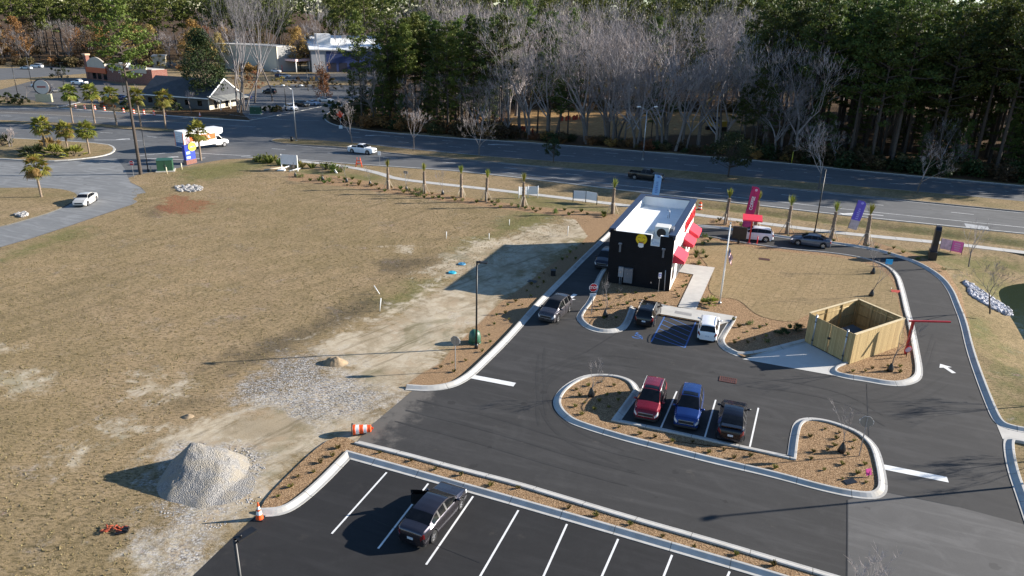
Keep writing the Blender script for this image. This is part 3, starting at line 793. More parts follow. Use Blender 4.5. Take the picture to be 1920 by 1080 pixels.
sheet('aged_asphalt', GP([(1589,938),(1640,922),(1670,925),(1793,950),(1925,985),(2010,1200),(2080,1480),(1588,1450)]), 0.016, AS_OLD)

def kerb(name, pts, side, gut=0.44, smooth=2, closed=False, h=0.20):
    pts = chaikin(pts, smooth, closed)
    q = [pts[0]]
    for p in pts[1:]:
        if (p-q[-1]).length > 0.04: q.append(p)
    pts = q; n = len(pts)
    o0 = -(0.15+gut)/2
    prof = [(o0, 0.0), (o0, h-.02), (o0+0.02, h), (o0+0.15, h), (o0+0.18, h-0.015), (o0+0.15+gut*.62, 0.035), (o0+0.15+gut, 0.040), (o0+0.15+gut, 0.0)]
    k = len(prof); vs = []; run = []; s = 0
    for i, p in enumerate(pts):
        a = pts[i-1] if (closed or i) else p; b = pts[(i+1) % n] if (closed or i < n-1) else p
        if i: s += (p-pts[i-1]).length
        d1 = (p-a); d2 = (b-p)
        d1 = d1.normalized() if d1.length > 1e-6 else d2.normalized(); d2 = d2.normalized() if d2.length > 1e-6 else d1
        d = (d1+d2).normalized(); nn = Vector((-d.y, d.x, 0))*side
        sc_ = 1/max(0.5, d.dot(d1))
        for o_, z in prof: vs.append((p.x+nn.x*o_*sc_, p.y+nn.y*o_*sc_, z)); run.append(s)
    fs = []
    for i in range(n if closed else n-1):
        j = (i+1) % n
        for m in range(k-1):
            f = (i*k+m, i*k+m+1, j*k+m+1, j*k+m)
            fs.append(f if side < 0 else f[::-1])
    mb = MB().add(vs, fs)
    if not closed:
        mb.f.append(list(range(k))); mb.m.append(0); mb.s.append(False)
        mb.f.append(list(range((n-1)*k, n*k))); mb.m.append(0); mb.s.append(False)
    o = mb.build(name, M['kerb']); o['kind'] = 'structure'
    at = o.data.attributes.new('run', 'FLOAT', 'POINT'); at.data.foreach_set('value', run)
    return o
kerb('lot_kerb', K1, -1); kerb('lot_kerb', K2, -1)
kerb('lawn_kerb', K3, 1); kerb('lawn_kerb', K4, 1)
kerb('planting_kerb', K5, -1, 0.40, 2, True)
kerb('strip_kerb', K6, -1); kerb('strip_kerb', K7, 1, 0.40)
sheet('drain_flume', GP([(1868,795),(1890,806),(1940,814),(1940,833),(1898,825),(1885,829),(1879,822)]), 0.026, M['concrete'])
def bed(name, pts, z, mat=None):
    return sheet(name, pts, z, mat or MULCH)
land = GP([(1375,596),(1350,612),(1237,592)])
bed('mulch_bed', chaikin(K3, 2)+GP([(1512,642)])+K4[1:]+land, 0.10)
bed('mulch_bed', chaikin(K5, 2, True), 0.10)
bed('mulch_bed', chaikin(K6, 2)+chaikin(K7, 1)[::-1]+chaikin(GP([(668,831),(650,822),(622,823),(590,845),(540,893),(500,935),(485,964)]), 1)[1:-1], 0.10)
bed('lawn', chaikin(GP([(1318,448),(1397,464),(1478,475),(1559,482),(1610,491),(1648,504),(1670,522),(1680,548),(1689,590),(1696,640),(1692,655),(1600,575),(1560,590),(1515,590),(1490,607),(1450,602),(1415,592),(1385,562),(1345,560),(1325,545),(1338,512),(1300,470)]), 2, True), 0.125, SOD)
CONC = mk_kerb(); CONC.name = 'walk_concrete'
walk = bed('walkway', GP([(1271,578),(1305,583),(1340,504),(1283,497),(1272,512),(1300,517)]), 0.16, M['concrete'])
bed('landing_slab', GP([(1240,573),(1270,579),(1305,583),(1376,595),(1368,606),(1350,611),(1237,591)]), 0.15, M['concrete'])
bed('dumpster_apron', GP([(1392,674),(1512,643),(1592,684),(1563,693),(1562,702),(1592,710)]), 0.035, pm('apron_concrete', (0.50,0.49,0.46), .85, .08, .6, bmp=.1))
# tactile strip
sheet('tactile_strip', GP([(1266,585),(1297,591),(1296,596),(1264,590)]), 0.156, pm('grey_tactile', (0.26,0.25,0.24), .8, .2, 12), 'structure')
# sealed seams and tyre marks laid on the asphalt
sm = MB(); new_seam = 1
for pl, w_ in [([(1589,938),(1589,1000),(1588,1100)],.07),([(1670,925),(1793,950)],.05),([(1625,720),(1628,800),(1632,870)],.04),([(1165,620),(1100,660),(1000,700)],.04),([(700,975),(860,1040),(900,1056)],.03)]:
    stripe(sm, GP(pl), w_, 0.021)
sm.build('seam', pm('sealant', (.014,.014,.014), .6, .2), lot)
def ribbon(mb, pts, w, z):
    n = len(pts); vs = []
    for i, p in enumerate(pts):
        d = (pts[min(i+1, n-1)]-pts[max(i-1, 0)]).normalized(); nn = Vector((-d.y, d.x, 0))*w/2*min(1, .15+min(i, n-1-i)*.15)
        vs += [(p.x-nn.x, p.y-nn.y, z), (p.x+nn.x, p.y+nn.y, z)]
    mb.add(vs, [(2*i, 2*i+2, 2*i+3, 2*i+1) for i in range(n-1)])
tm_ = MB(); zt7 = 0.0140
for pts in ([(1010,665),(1005,720),(1015,780),(1060,830),(1160,870)],[(1090,690),(1040,705),(1005,750),(1010,800)],[(1200,690),(1120,680),(1050,690),(1000,730)],[(1560,760),(1680,745),(1740,700),(1755,640)],[(1600,775),(1700,770),(1780,720)],[(760,770),(900,800),(1050,850),(1200,890)],[(740,790),(880,825),(1020,868),(1180,912)],[(1400,725),(1500,735),(1600,760),(1660,800)]):
    q = chaikin(GP(pts), 3)
    for off in (0, 1.6):
        zt7 += .0003; ribbon(tm_, [p+E2*off for p in q], .24, zt7)
tm_.build('tyre_mark', mk_asphalt('tyre_marked_asphalt', (0.035,0.034,0.0335), 0.3), lot)
# lot markings
lm = MB()
def line_px(mb, a, b, w, z=0.016): stripe(mb, GP([a, b]), w, z)
for a, b in [((725,886),(622,1001)),((803,907),(709,1029)),((887,931),(799,1059)),((972,957),(899,1083)),((1063,983),(1018,1083)),((1159,1011),(1120,1100)),((1260,1041),(1225,1130)),((1368,1072),(1338,1140))]:
    line_px(lm, a, b, 0.11)
for a, b in [((1269,734),(1238,805)),((1342,750),(1320,825)),((1422,765),(1405,842))]: line_px(lm, a, b, 0.11)
line_px(lm, (886,706.5), (965,721.5), 0.6); line_px(lm, (1652,875), (1777,900), 0.6, 0.022)
arrow(lm, G(1775.5,691), R_(98), 1.65, 1.1, 0.016)
arrow(lm, G(1070,558), R_(-120), 2.2, 1.3, 0.016)
lm.build('lot_marking', PAINTW, lot)
bm_ = MB()
line_px(bm_, (1247,592), (1221,641), 0.12); line_px(bm_, (1305,603), (1284,652), 0.12)
for k in range(6):
    a = G(1247,592).lerp(G(1221,641), (k)/6); b = G(1305,603).lerp(G(1284,652), min(1, (k+1.6)/6))
    if k == 5: b = G(1284,652)
    stripe(bm_, [a, b], 0.10, 0.015)
# wheelchair symbol
c = G(1194,630)
Mx = Matrix.Translation((c.x, c.y, 0.016)) @ Matrix.Rotation(R_(70), 4, 'Z')
def arc(mb, r0, r1, a0, a1, Mx, cx=0, cy=0, n=16):
    for i in range(n):
        t0 = R_(a0+(a1-a0)*i/n); t1 = R_(a0+(a1-a0)*(i+1)/n)
        mb.add([(cx+r0*math.cos(t0),cy+r0*math.sin(t0),0),(cx+r1*math.cos(t0),cy+r1*math.sin(t0),0),(cx+r1*math.cos(t1),cy+r1*math.sin(t1),0),(cx+r0*math.cos(t1),cy+r0*math.sin(t1),0)], [(0,1,2,3)], 0, False, Mx)
arc(bm_, 0.32, 0.46, 120, 390, Mx, -0.1, 0)
arc(bm_, 0.0, 0.13, 0, 360, Mx, 0.62, 0.10)
bm_.add([(0.5,0.05,0),(0.5,0.2,0),(-0.05,0.2,0),(-0.05,0.05,0)], [(0,1,2,3)], 0, False, Mx)
bm_.add([(0.05,0.0,0),(0.05,-0.35,0),(-0.08,-0.35,0),(-0.08,0.0,0)], [(0,1,2,3)], 0, False, Mx)
bm_.add([(0.0,-0.35,0),(-0.5,-0.5,0),(-0.5,-0.62,0),(0.05,-0.47,0)], [(0,1,2,3)], 0, False, Mx)
bm_.build('accessible_marking', PAINTB, lot)
# commercial lots beyond the highway
cl = AS_OLD
sheet('parking_area', GP([(-150,178),(0,168),(60,152),(110,147),(170,146),(230,160),(300,175),(262,190),(200,196),(150,193),(120,201),(60,188),(0,181)]), 0.010, cl)
sheet('far_road', GP([(-150,152),(0,150),(160,138),(330,126),(330,116),(160,122),(0,128),(-150,133)]), 0.010, AS_ROAD)
sheet('parking_area', GP([(505,150),(560,139),(640,137),(720,140),(720,150),(640,152),(560,153)]), 0.010, cl)
# ------------------------------------------------------------------ vehicles
def interp(tab, x):
    for (a, va), (b, vb) in zip(tab[:-1], tab[1:]):
        if x <= b: return va + (vb-va)*(x-a)/max(b-a, 1e-9)
    return tab[-1][1]
PROF = {
 'sedan': dict(top=[(0,.50),(.006,.62),(.02,.70),(.05,.735),(.145,.755),(.20,.83),(.28,.945),(.36,.985),(.46,1.0),(.55,.985),(.60,.945),(.73,.735),(.80,.70),(.92,.62),(.97,.53),(.99,.44),(1,.36)],
   belt=[(0,.66),(.2,.665),(.75,.62),(1,.55)], ws=(.575,.725), rg=(.15,.275), win=(.20,.70), pill=(.335,.485), wh=(.185,.80), wr=.335, sill=.15),
 'suv': dict(top=[(0,.48),(.006,.55),(.012,.60),(.03,.66),(.06,.80),(.10,.93),(.15,.965),(.30,.99),(.42,1.0),(.52,.985),(.57,.95),(.755,.695),(.80,.672),(.92,.61),(.965,.55),(.99,.44),(1,.36)],
   belt=[(0,.64),(.2,.625),(.75,.59),(1,.54)], ws=(.56,.752), rg=(.03,.095), win=(.08,.71), pill=(.235,.43), wh=(.195,.80), wr=.36, sill=.19),
 'fastback': dict(top=[(0,.50),(.006,.58),(.015,.64),(.04,.69),(.09,.735),(.20,.87),(.30,.955),(.38,.99),(.46,1.0),(.54,.985),(.585,.945),(.745,.715),(.80,.685),(.92,.61),(.97,.53),(.99,.44),(1,.36)],
   belt=[(0,.66),(.2,.655),(.75,.60),(1,.54)], ws=(.575,.74), rg=(.09,.27), win=(.17,.70), pill=(.30,.46), wh=(.19,.80), wr=.35, sill=.18),
 'boxy': dict(top=[(0,.46),(.006,.52),(.012,.60),(.025,.68),(.05,.84),(.075,.95),(.12,.975),(.30,.995),(.45,1.0),(.58,.985),(.63,.95),(.74,.69),(.80,.665),(.93,.635),(.97,.58),(.985,.46),(1,.38)],
   belt=[(0,.60),(.5,.60),(1,.56)], ws=(.615,.735), rg=(.022,.07), win=(.08,.71), pill=(.26,.46), wh=(.19,.805), wr=.37, sill=.21),
 'pickup': dict(top=[(0,.40),(.004,.60),(.012,.635),(.36,.635),(.385,.66),(.40,.92),(.42,.985),(.50,1.0),(.57,.99),(.615,.94),(.70,.70),(.76,.665),(.93,.625),(.97,.58),(.985,.46),(1,.36)],
   belt=[(0,.625),(.38,.625),(.75,.61),(1,.55)], ws=(.60,.70), rg=(.39,.412), win=(.41,.68), pill=(.515,), wh=(.205,.80), wr=.41, sill=.24),
}
def vehicle(name, label, kind, L, W, H, body, loc, rz, cat='car', rails=False, cladding=False, sunroof=False, door_open=False, roofmat=None, black_roof=False, group=None, plate='rear', spoiler=False):
    P = PROF[kind]; zoff = 0
    root = thing(name, label, cat, loc, rz, group)
    R = P['wr']; sill = P['sill']; rW = R*0.5+0.16 if False else 0.335 if kind == 'sedan' else (0.36 if kind != 'pickup' else 0.41)
    xs = sorted(set([0, .004, .01, .018, .03] + [i/74 for i in range(3, 72)] + [.97, .98, .988, .994, 1.0]))
    NB = 6; NG = 5; NT = 5                     # rows: body, greenhouse, roof half
    wheels = [(P['wh'][0]-.5)*L, (P['wh'][1]-.5)*L]
    arch = rW*1.16
    def sect(u):
        x = (u-.5)*L
        zt = interp(P['top'], u)*H; zs = min(interp(P['belt'], u)*H, zt-0.015)
        e = abs(2*u-1)
        w = W/2*(1-0.13*e**3.0)*(1-0.22*max(0, (e-.93)/.07)**1.8)
        zb = sill + 0.10*max(0, (e-.9)/.1)
        for wx in wheels:
            dx = x-wx
            if abs(dx) < arch: zb = max(zb, rW+math.sqrt(max(0, arch**2-dx**2)))
        zb = min(zb, zs-0.03)
        pts = []
        for t, k in ((0,.965),(.18,.992),(.42,1.0),(.66,.992),(.86,.975),(1.0,.945)):
            pts.append((x, w*k, zb+(zs-zb)*t))
        g = max(0, min(1, (zt-zs)/(H*0.36)))
        wr = w*(.87*(1-g)+.655*g); zr = zs+(zt-zs)*(0.93 if g > .3 else 0.75)
        for t in (.10, .36, .64, .88, 1.0):
            q = t**0.9
            pts.append((x, (w*.935)*(1-q)+wr*q, zs+(zr-zs)*t))
        for t in (.16, .4, .7, 1.0):
            pts.append((x, wr*(1-t), zr+(zt-zr)*math.sin(t*PI/2)))
        return pts
    S = [sect(u) for u in xs]; nr = len(S[0]); nc = len(xs)
    um = [(a+b)/2 for a, b in zip(xs[:-1], xs[1:])]
    parts = {}
    def face(part, quad, mi=0):
        parts.setdefault(part, ([], []))
        parts[part][0].append(quad); parts[part][1].append(mi)
    zt_ = lambda u: interp(P['top'], u)*H
    belt_ = lambda u: interp(P['belt'], u)*H
    bed = kind == 'pickup'
    for i, u in enumerate(um):
        for j in range(nr-1):
            for side in (1, -1):
                q = [S[i][j], S[i+1][j], S[i+1][j+1], S[i][j+1]]
                q = [(p[0], p[1]*side, p[2]) for p in q]
                if side == -1: q = q[::-1]
                part = 'body'; mi = 0
                gh = zt_(u)-belt_(u)
                if j <= 1 and (cladding or (u < .03 or u > .97) and j == 0): mi = 1
                if j == 0 and not cladding: mi = 1 if u < .06 or u > .94 else 0
                if bed and 0.02 < u < 0.375 and j >= 6: continue
                if 6 <= j <= 8 and P['win'][0] < u < P['win'][1] and gh > .10*H:
                    if min(abs(u-x) for x in P['pill']) > .010: part = 'side_window_left' if side > 0 else 'side_window_right'
                    else: mi = 1
                if j >= 10 and P['ws'][0] < u < P['ws'][1]: part = 'windshield'
                if j >= 10 and P['rg'][0] < u < P['rg'][1]: part = 'rear_window'
                if kind in ('suv', 'boxy') and j >= 9 and P['rg'][0] < u < P['rg'][1]: part = 'rear_window' if j > 9 else 'body'
                if sunroof and j >= 11 and .44 < u < .545: part = 'sunroof'
                if black_roof and part == 'body' and j >= 10 and .28 < u < .57: mi = 1
                if u > .93 and j in (3, 4): part = 'headlight_left' if side > 0 else 'headlight_right'
                if u < (.045 if kind != 'sedan' else .035) and j in (3, 4, 5): part = 'taillight_left' if side > 0 else 'taillight_right'
                if door_open and side > 0 and .47 < u < .66 and 1 <= j <= 9 and (part.startswith('side') or j < 9): 
                    part = 'door' if not part.startswith('side') else 'door_glass'
                face(part, q, mi)
    for e, sgn in ((0, -1), (nc-1, 1)):          # end caps
        ring_ = [(p[0], p[1], p[2]) for p in S[e]] + [(p[0], -p[1], p[2]) for p in S[e][::-1]][1:]
        parts['body'][0].append(ring_ if sgn > 0 else ring_[::-1]); parts['body'][1].append(0)
    def emit(nm, key, mats, parent=root, off=None):
        if key not in parts: return None
        mb = MB(); idx = {}; vs = []; fs = []
        for q in parts[key][0]:
            f = []
            for p in q:
                k = (round(p[0], 4), round(p[1], 4), round(p[2], 4))
                if k not in idx: idx[k] = len(vs); vs.append(p)
                if not f or idx[k] != f[-1]: f.append(idx[k])
            if len(f) > 1 and f[0] == f[-1]: f = f[:-1]
            fs.append(f)
        keep = [k for k, f in enumerate(fs) if len(set(f)) > 2]
        if off is not None: vs = [(v[0]-off[0], v[1]-off[1], v[2]-off[2]) for v in vs]
        mb.v = [Vector(v) for v in vs]; mb.f = [fs[k] for k in keep]; mb.m = [parts[key][1][k] for k in keep]; mb.s = [True]*len(keep)
        o = mb.build(nm, mats, parent, None, 32)
        return o
    b = emit('body', 'body', [body, M['plastic']])
    # interior / underside
    mb = MB()
    zbt = belt_(.5)-.06
    mb.box((-L*.46, -W*.40, sill+.03), (L*.44, W*.40, zbt if kind != 'pickup' else H*.42))
    if kind == 'pickup': mb.box((-L*.10, -W*.40, H*.42), (L*.44, W*.40, zbt-.05))
    if door_open: mb = MB().box((-L*.46, -W*.40, sill+.03), (-L*.06, W*.40, zbt)).box((L*.16, -W*.4, sill+.03), (L*.44, W*.4, zbt)).box((-L*.06,-W*.4,sill+.03),(L*.16,W*.38,sill+.12)).box((-L*.05,.12,sill+.12),(L*.06,.62,sill+.35)).box((-L*.06,.12,sill+.35),(-L*.02,.62,H*.78))
    mb.build('underbody', M['plastic'], root)
    if kind == 'pickup':
        mb = MB(); w2 = W*.40; x0 = -L*.485; x1 = -L*.125; zb = H*.44; zr = H*.63
        mb.box((x0, -w2, zb-.04), (x1, w2, zb))
        for s in (1, -1): mb.box((x0, s*w2-.02, zb), (x1, s*w2+.02, zr-.005))
        for s in (1, -1): mb.box((x0, min(s*w2, s*W*.485), zr-.02), (x1, max(s*w2, s*W*.485), zr+.012), 1)
        mb.box((x0-.02, -w2, zb), (x0+.03, w2, zr), 1); mb.box((x1, -w2, zb), (x1+.04, w2, zr+.02), 1)
        mb.build('cargo_bed', [M['plastic'], body], root)
    for k in ('windshield', 'rear_window', 'sunroof'): emit(k, k, M['glass'])
    for k in ('side_window_left', 'side_window_right'): emit('side_window', k, M['glass'])
    for k in ('headlight_left', 'headlight_right'): emit('headlight', k, M['head'])
    for k in ('taillight_left', 'taillight_right'): emit('taillight', k, M['tail'])
    if door_open:
        hx = (.66-.5)*L; hy = W*.47
        d = emit('door', 'door', [body, M['plastic']], root, (hx, hy, 0))
        g = emit('window_pane', 'door_glass', M['glass'], d, (hx, hy, 0))
        MB().box((-L*.18, -.06, sill+.1), (-.02, -.03, belt_(.55)-.02)).build('door_lining', M['plastic'], d)
        d.location = (hx, hy, 0); d.rotation_euler = (0, 0, R_(-62))
        tag(d, 'front door standing wide open')
    # nose
    MB().box((L*.488, -W*.27, H*.33), (L*.5+.012, W*.27, H*.44)).build('grille', M['plastic'], root)
    MB().box((L*.488, -W*.28, H*.44), (L*.5+.016, W*.28, H*.46)).box((L*.488, -W*.28, H*.31), (L*.5+.016, W*.28, H*.33)).build('grille_trim', M['steel'], root)
    MB().box((L*.485, -W*.38, sill+.06), (L*.5+.008, W*.38, H*.235)).build('bumper', M['plastic'], root)
    if plate: MB().box((-L*.5-.018, -.17, H*.36), (-L*.49, .17, H*.36+.14)).build('number_plate', M['plate'], root)
    for s in (1, -1):
        mm = MB(); mx = (interp([(0, .70), (1, .70)], 0)-.5)*L - .02
        mm.tube([(mx, s*W*.455, belt_(.68)+.05), (mx+.02, s*(W*.5+.06), belt_(.68)+.08), (mx+.03, s*(W*.5+.17), belt_(.68)+.08)], [.05, .085, .06], 8)
        mm.build('mirror', body, root)
        if rails:
            MB().tube([((u-.5)*L, s*(interp([(0, .735), (1, .735)], 0)*W*.475), zt_(u)-.005+h) for u, h in ((.12, -.02), (.16, .03), (.3, .045), (.45, .045), (.56, .03), (.585, -.02))], .022, 6).build('roof_rail', M['black_metal'] if black_roof else M['steel'], root)
    if spoiler: MB().box((-L*.475, -W*.34, zt_(.06)+.02), (-L*.40, W*.34, zt_(.10)+.035)).build('spoiler', body, root)
    tw = .21 if kind == 'sedan' else .23
    key = (kind, rW)
    for wx in wheels:
        for s in (1, -1):
            if key not in WHEELS:
                t = MB(); n = 24
                prof = [(rW*.62, -tw/2), (rW*.93, -tw/2), (rW, -tw*.36), (rW, tw*.36), (rW*.93, tw/2), (rW*.62, tw/2)]
                vs = []; fs = []
                for i in range(n):
                    a = 2*PI*i/n
                    for r, y in prof: vs.append((r*math.cos(a), y, r*math.sin(a)))
                for i in range(n):
                    j = (i+1) % n
                    for k in range(5): fs.append((i*6+k, j*6+k, j*6+k+1, i*6+k+1))
                t.add(vs, fs, 0, True)
                r = MB()
                r.disc((0, tw*.28, 0), rW*.64, (0,1,0), .02, 24, 1)
                r.disc((0, -tw*.28, 0), rW*.64, (0,1,0), .02, 24, 1)
                r.disc((0, tw*.34, 0), rW*.16, (0,1,0), .04, 12, 0)
                for i in range(5):
                    a = 2*PI*i/5+.3; ca, sa = math.cos(a), math.sin(a); pw = rW*.11
                    vs = []
                    for rr in (rW*.08, rW*.65):
                        for ww in (-pw, pw): 
                            for yy in (tw*.30, tw*.40): vs.append((rr*ca-ww*sa, yy, rr*sa+ww*ca))
                    r.add(vs, [(0,1,3,2),(4,6,7,5),(0,4,5,1),(2,3,7,6),(1,5,7,3),(0,2,6,4)])
                vs = []; fs = []
                for i in range(24):
                    a = 2*PI*i/24
                    for rr, yy in ((rW*.57, tw*.36), (rW*.66, tw*.42)): vs.append((rr*math.cos(a), yy, rr*math.sin(a)))
                for i in range(24): fs.append((i*2, i*2+1, ((i+1) % 24)*2+1, ((i+1) % 24)*2))
                r.add(vs, fs)
                o = t.build('tyre_mesh', M['tyre'], None, None, 40); me1 = o.data; bpy.data.objects.remove(o)
                o = r.build('rim_mesh', [M['rim'], M['plastic']]); me2 = o.data; bpy.data.objects.remove(o)
                WHEELS[key] = (me1, me2)
            me1, me2 = WHEELS[key]
            w_ = bpy.data.objects.new('wheel', me1); col.objects.link(w_); w_.parent = root
            w_.location = (wx, s*(W/2-tw/2-.015), rW)
            w_.rotation_euler = (0, 0, 0 if s > 0 else PI)
            ri = bpy.data.objects.new('rim', me2); col.objects.link(ri); ri.parent = w_
    return root
WHEELS = {}
def wheels_to_pose(rear, front, side, W, kind='suv', L=4.6):
    """ground pixels where the rear and front tyres of one side meet the road -> centre and heading"""
    a = G(*rear); b = G(*front); d = (b-a).normalized()
    n = Vector((-d.y, d.x, 0))*(-1 if side == 'L' else 1)
    mid = (a+b)/2 + n*(W/2-.10)
    return mid, math.atan2(d.y, d.x)
def car_px(name, label, kind, dims, body, rear, front, side, hd=None, **k):
    L, W, H = dims
    c, a = wheels_to_pose(rear, front, side, W)
    if hd is not None: a = R_(hd)
    return vehicle(name, label, kind, L, W, H, body, (c.x, c.y, 0.014), a, **k)
def car_at(name, label, kind, dims, body, px, hd, **k):
    c = G(*px)
    return vehicle(name, label, kind, dims[0], dims[1], dims[2], body, (c.x, c.y, 0.014), R_(hd), **k)

def box_truck(loc, rz, scl=1.0):
    root = thing('box_truck', 'white and orange rental box truck turning behind the blue pylon sign', 'truck', loc, rz)
    W = 2.35; cw = M['white_paint']
    og = pm('truck_orange', (0.75,0.12,0.02), .5, .08, 2)
    # cargo box x -4.2..1.6, attic to 3.0
    mb = MB()
    prof = [(-4.2, .75), (1.55, .75), (1.55, 2.05), (2.75, 2.35), (2.95, 2.6), (2.95, 3.25), (-4.2, 3.25)]
    Mx = Matrix(((1,0,0,0),(0,0,-1,W/2),(0,1,0,0),(0,0,0,1)))
    mb.prism(prof, 0, W, 0, Mx)
    mb.build('cargo_box', pm('truck_white', (0.80,0.80,0.79), .45, .04, 1.5), root)
    for s in (1, -1):
        y = s*(W/2+.006)
        MB().box((-3.2, y-.006, 1.6), (1.5, y+.006, 2.5)).build('orange_panel', og, root)
        Mt = Matrix.Translation((-.6, s*(W/2+.014), 2.05)) @ (Matrix.Rotation(PI, 4, 'Z') if s > 0 else Matrix.Identity(4)) @ Matrix.Rotation(PI/2, 4, 'X')
        text_mesh('U-HAUL', .62, M['sign_white'], 'lettering', .004, root, Mt, .012)
        MB().box((-4.0, y-.005, 1.2), (-2.9, y+.005, 2.2)).build('side_picture', pm('printed_picture', (0.28,0.20,0.24), .5, .9, 2.2), root)
    MB().box((-4.23, -W*.44, .8), (-4.2, W*.44, 3.05)).build('roll_door', mk_panel('truck_door', (0.62,0.66,0.70), .3), root)
    MB().box((-4.24, -W*.44, .85), (-4.23, W*.40, 1.5)).build('blue_panel', pm('truck_blue', (0.05,0.13,0.30), .5, .3, 1.5), root)
    for s in (1, -1): MB().box((-4.26, s*W*.46-.05, .85), (-4.2, s*W*.46+.05, 3.0)).build('orange_trim', og, root)
    # cab
    def loft(secs):
        vs = []; fs = []
        for x, w, z0, z1, wt in secs: vs += [(x,-w,z0),(x,-w,z0+(z1-z0)*.55),(x,-wt,z1),(x,wt,z1),(x,w,z0+(z1-z0)*.55),(x,w,z0)]
        for i in range(len(secs)-1):
            for k in range(6): fs.append((i*6+k, (i+1)*6+k, (i+1)*6+(k+1) % 6, i*6+(k+1) % 6))
        fs.append(tuple(range(6))); fs.append(tuple(range(len(secs)*6-6, len(secs)*6))[::-1])
        return vs, fs
    cab = MB().add(*loft([(1.56,.98,.5,2.05,.80),(2.2,.98,.5,2.08,.80),(2.35,.98,.5,2.05,.80),(3.05,.97,.5,1.30,.88),(3.9,.93,.55,1.15,.80),(4.05,.88,.6,1.0,.75)]))
    o = cab.build('cab', cw, root); bmn = bmesh.new(); bmn.from_mesh(o.data); bmesh.ops.recalc_face_normals(bmn, faces=bmn.faces); bmn.to_mesh(o.data); bmn.free()
    MB().add([(2.42,-.76,1.99),(3.0,-.84,1.38),(3.0,.84,1.38),(2.42,.76,1.99)], [(0,1,2,3)], 0, False, Matrix.Translation((.03,0,.012))).build('windshield', M['glass'], root)
    for s in (1, -1):
        MB().add([(1.8,s*.985,1.37),(2.95,s*.985,1.25),(2.35,s*.86,1.9),(1.8,s*.85,1.95)], [(0,1,2,3)], 0, False, Matrix.Translation((0,s*.012,0))).build('side_window', M['glass'], root)
        MB().box((3.98,s*.70-.12,.82),(4.07,s*.70+.12,.98)).build('headlight', M['head'], root)
        MB().tube([(2.75,s*.98,1.35),(2.8,s*1.22,1.42),(2.8,s*1.25,1.62)],[.03,.06,.07],8).build('mirror', M['plastic'], root)
    MB().box((3.98,-.5,.72),(4.07,.5,.98)).build('grille', M['plastic'], root)
    MB().box((-4.1,-.5,.5),(3.8,.5,.75)).build('chassis', M['plastic'], root)
    for wx in (-2.5, 3.15):
        for s in (1, -1):
            w_ = MB().disc((0,0,0), .42, (0,1,0), .28, 22).build('wheel', M['tyre'], root); w_.location = (wx, s*.86, .42)
            MB().disc((0, s*.145, 0), .24, (0,1,0), .02, 16).build('rim', M['rim'], w_)
    root.scale = (scl,)*3
    return root

# ------------------------------------------------------------------ plants
def leafquads(mb, c, n, rad, size, rng, mi=0, flat=1.0, up=0.0):
    for _ in range(n):
        while True:
            p = Vector((rng.uniform(-1,1), rng.uniform(-1,1), rng.uniform(-1,1)))
            if p.length <= 1: break
        p = Vector((p.x*rad, p.y*rad, p.z*rad*flat)) + c
        a = Vector((rng.gauss(0,1), rng.gauss(0,1), rng.gauss(0,1)+up)).normalized()
        b = a.cross(Vector((rng.gauss(0,1), rng.gauss(0,1), rng.gauss(0,1)))).normalized()
        s = size*rng.uniform(.6, 1.3)
        mb.add([p-a*s*.5-b*s*.16, p+a*s*.05-b*s*.30, p+a*s*.5, p+b*s*.30], [(0,1,2,3)], mi)

def proto(name, builder):
    """hidden-free prototype: an empty with trunk and crown, first placed where the first copy stands"""
    return builder
def make_pine(h, rng, lit=False, crown0=.52, detail=1.0, spread=1.0, clump=.55, leaf=(32,.46)):
    trunk = MB(); crown = MB()
    lean = Vector((rng.uniform(-.02,.02), rng.uniform(-.02,.02), 0))*h
    tp = []; tr = []
    for i in range(8):
        t = i/7; tp.append(Vector((lean.x*t*t, lean.y*t*t, h*t*.97))); tr.append((.0105*h+.02)*(1-t*.86))
    trunk.tube(tp, tr, 8)
    def at(t): return Vector((lean.x*t*t, lean.y*t*t, h*t*.97))
    nb = int(36*detail)
    for i in range(nb):
        t = crown0 + (1-crown0)*(i/nb)**.9
        base = at(t); a = i*2.4+rng.uniform(-.5,.5)
        prof = math.sin(min(1, (t-crown0)/(1-crown0)*1.15+.22)*PI*.86)
        Lb = h*.165*spread*max(.22, prof)*rng.uniform(.6, 1.25)
        rise = rng.uniform(-.05, .45)+(t-crown0)*.5
        end = base+Vector((math.cos(a)*Lb, math.sin(a)*Lb, Lb*rise))
        midp = base.lerp(end, .5)+Vector((0,0,-.05*Lb))
        trunk.tube([base, midp, end], [.05*Lb*.5+.02, .03+.008*Lb, .015], 4, 0, False)
        nc = max(2, int(Lb/1.0))
        for k in range(nc):
            u = .38+.62*(k+rng.random()*.6)/nc
            cpos = base.lerp(end, min(1, u))+Vector((rng.uniform(-.4,.4), rng.uniform(-.4,.4), rng.uniform(-.1,.5)))*(Lb*.22)
            leafquads(crown, cpos, int(leaf[0]*detail**.5), rng.uniform(.65, 1.15)*clump*h/22*1.55, leaf[1], rng, 0, .5)
    leafquads(crown, at(1.0), int(30), .8, .55, rng, 0, 1.2)
    # a few dead stubs below the crown
    for i in range(6):
        t = rng.uniform(.25, crown0); a = rng.uniform(0, 6.28); b0 = at(t)
        trunk.tube([b0, b0+Vector((math.cos(a), math.sin(a), .1))*rng.uniform(.4, 1.4)], [.03, .01], 3, 0, False)
    return trunk, crown
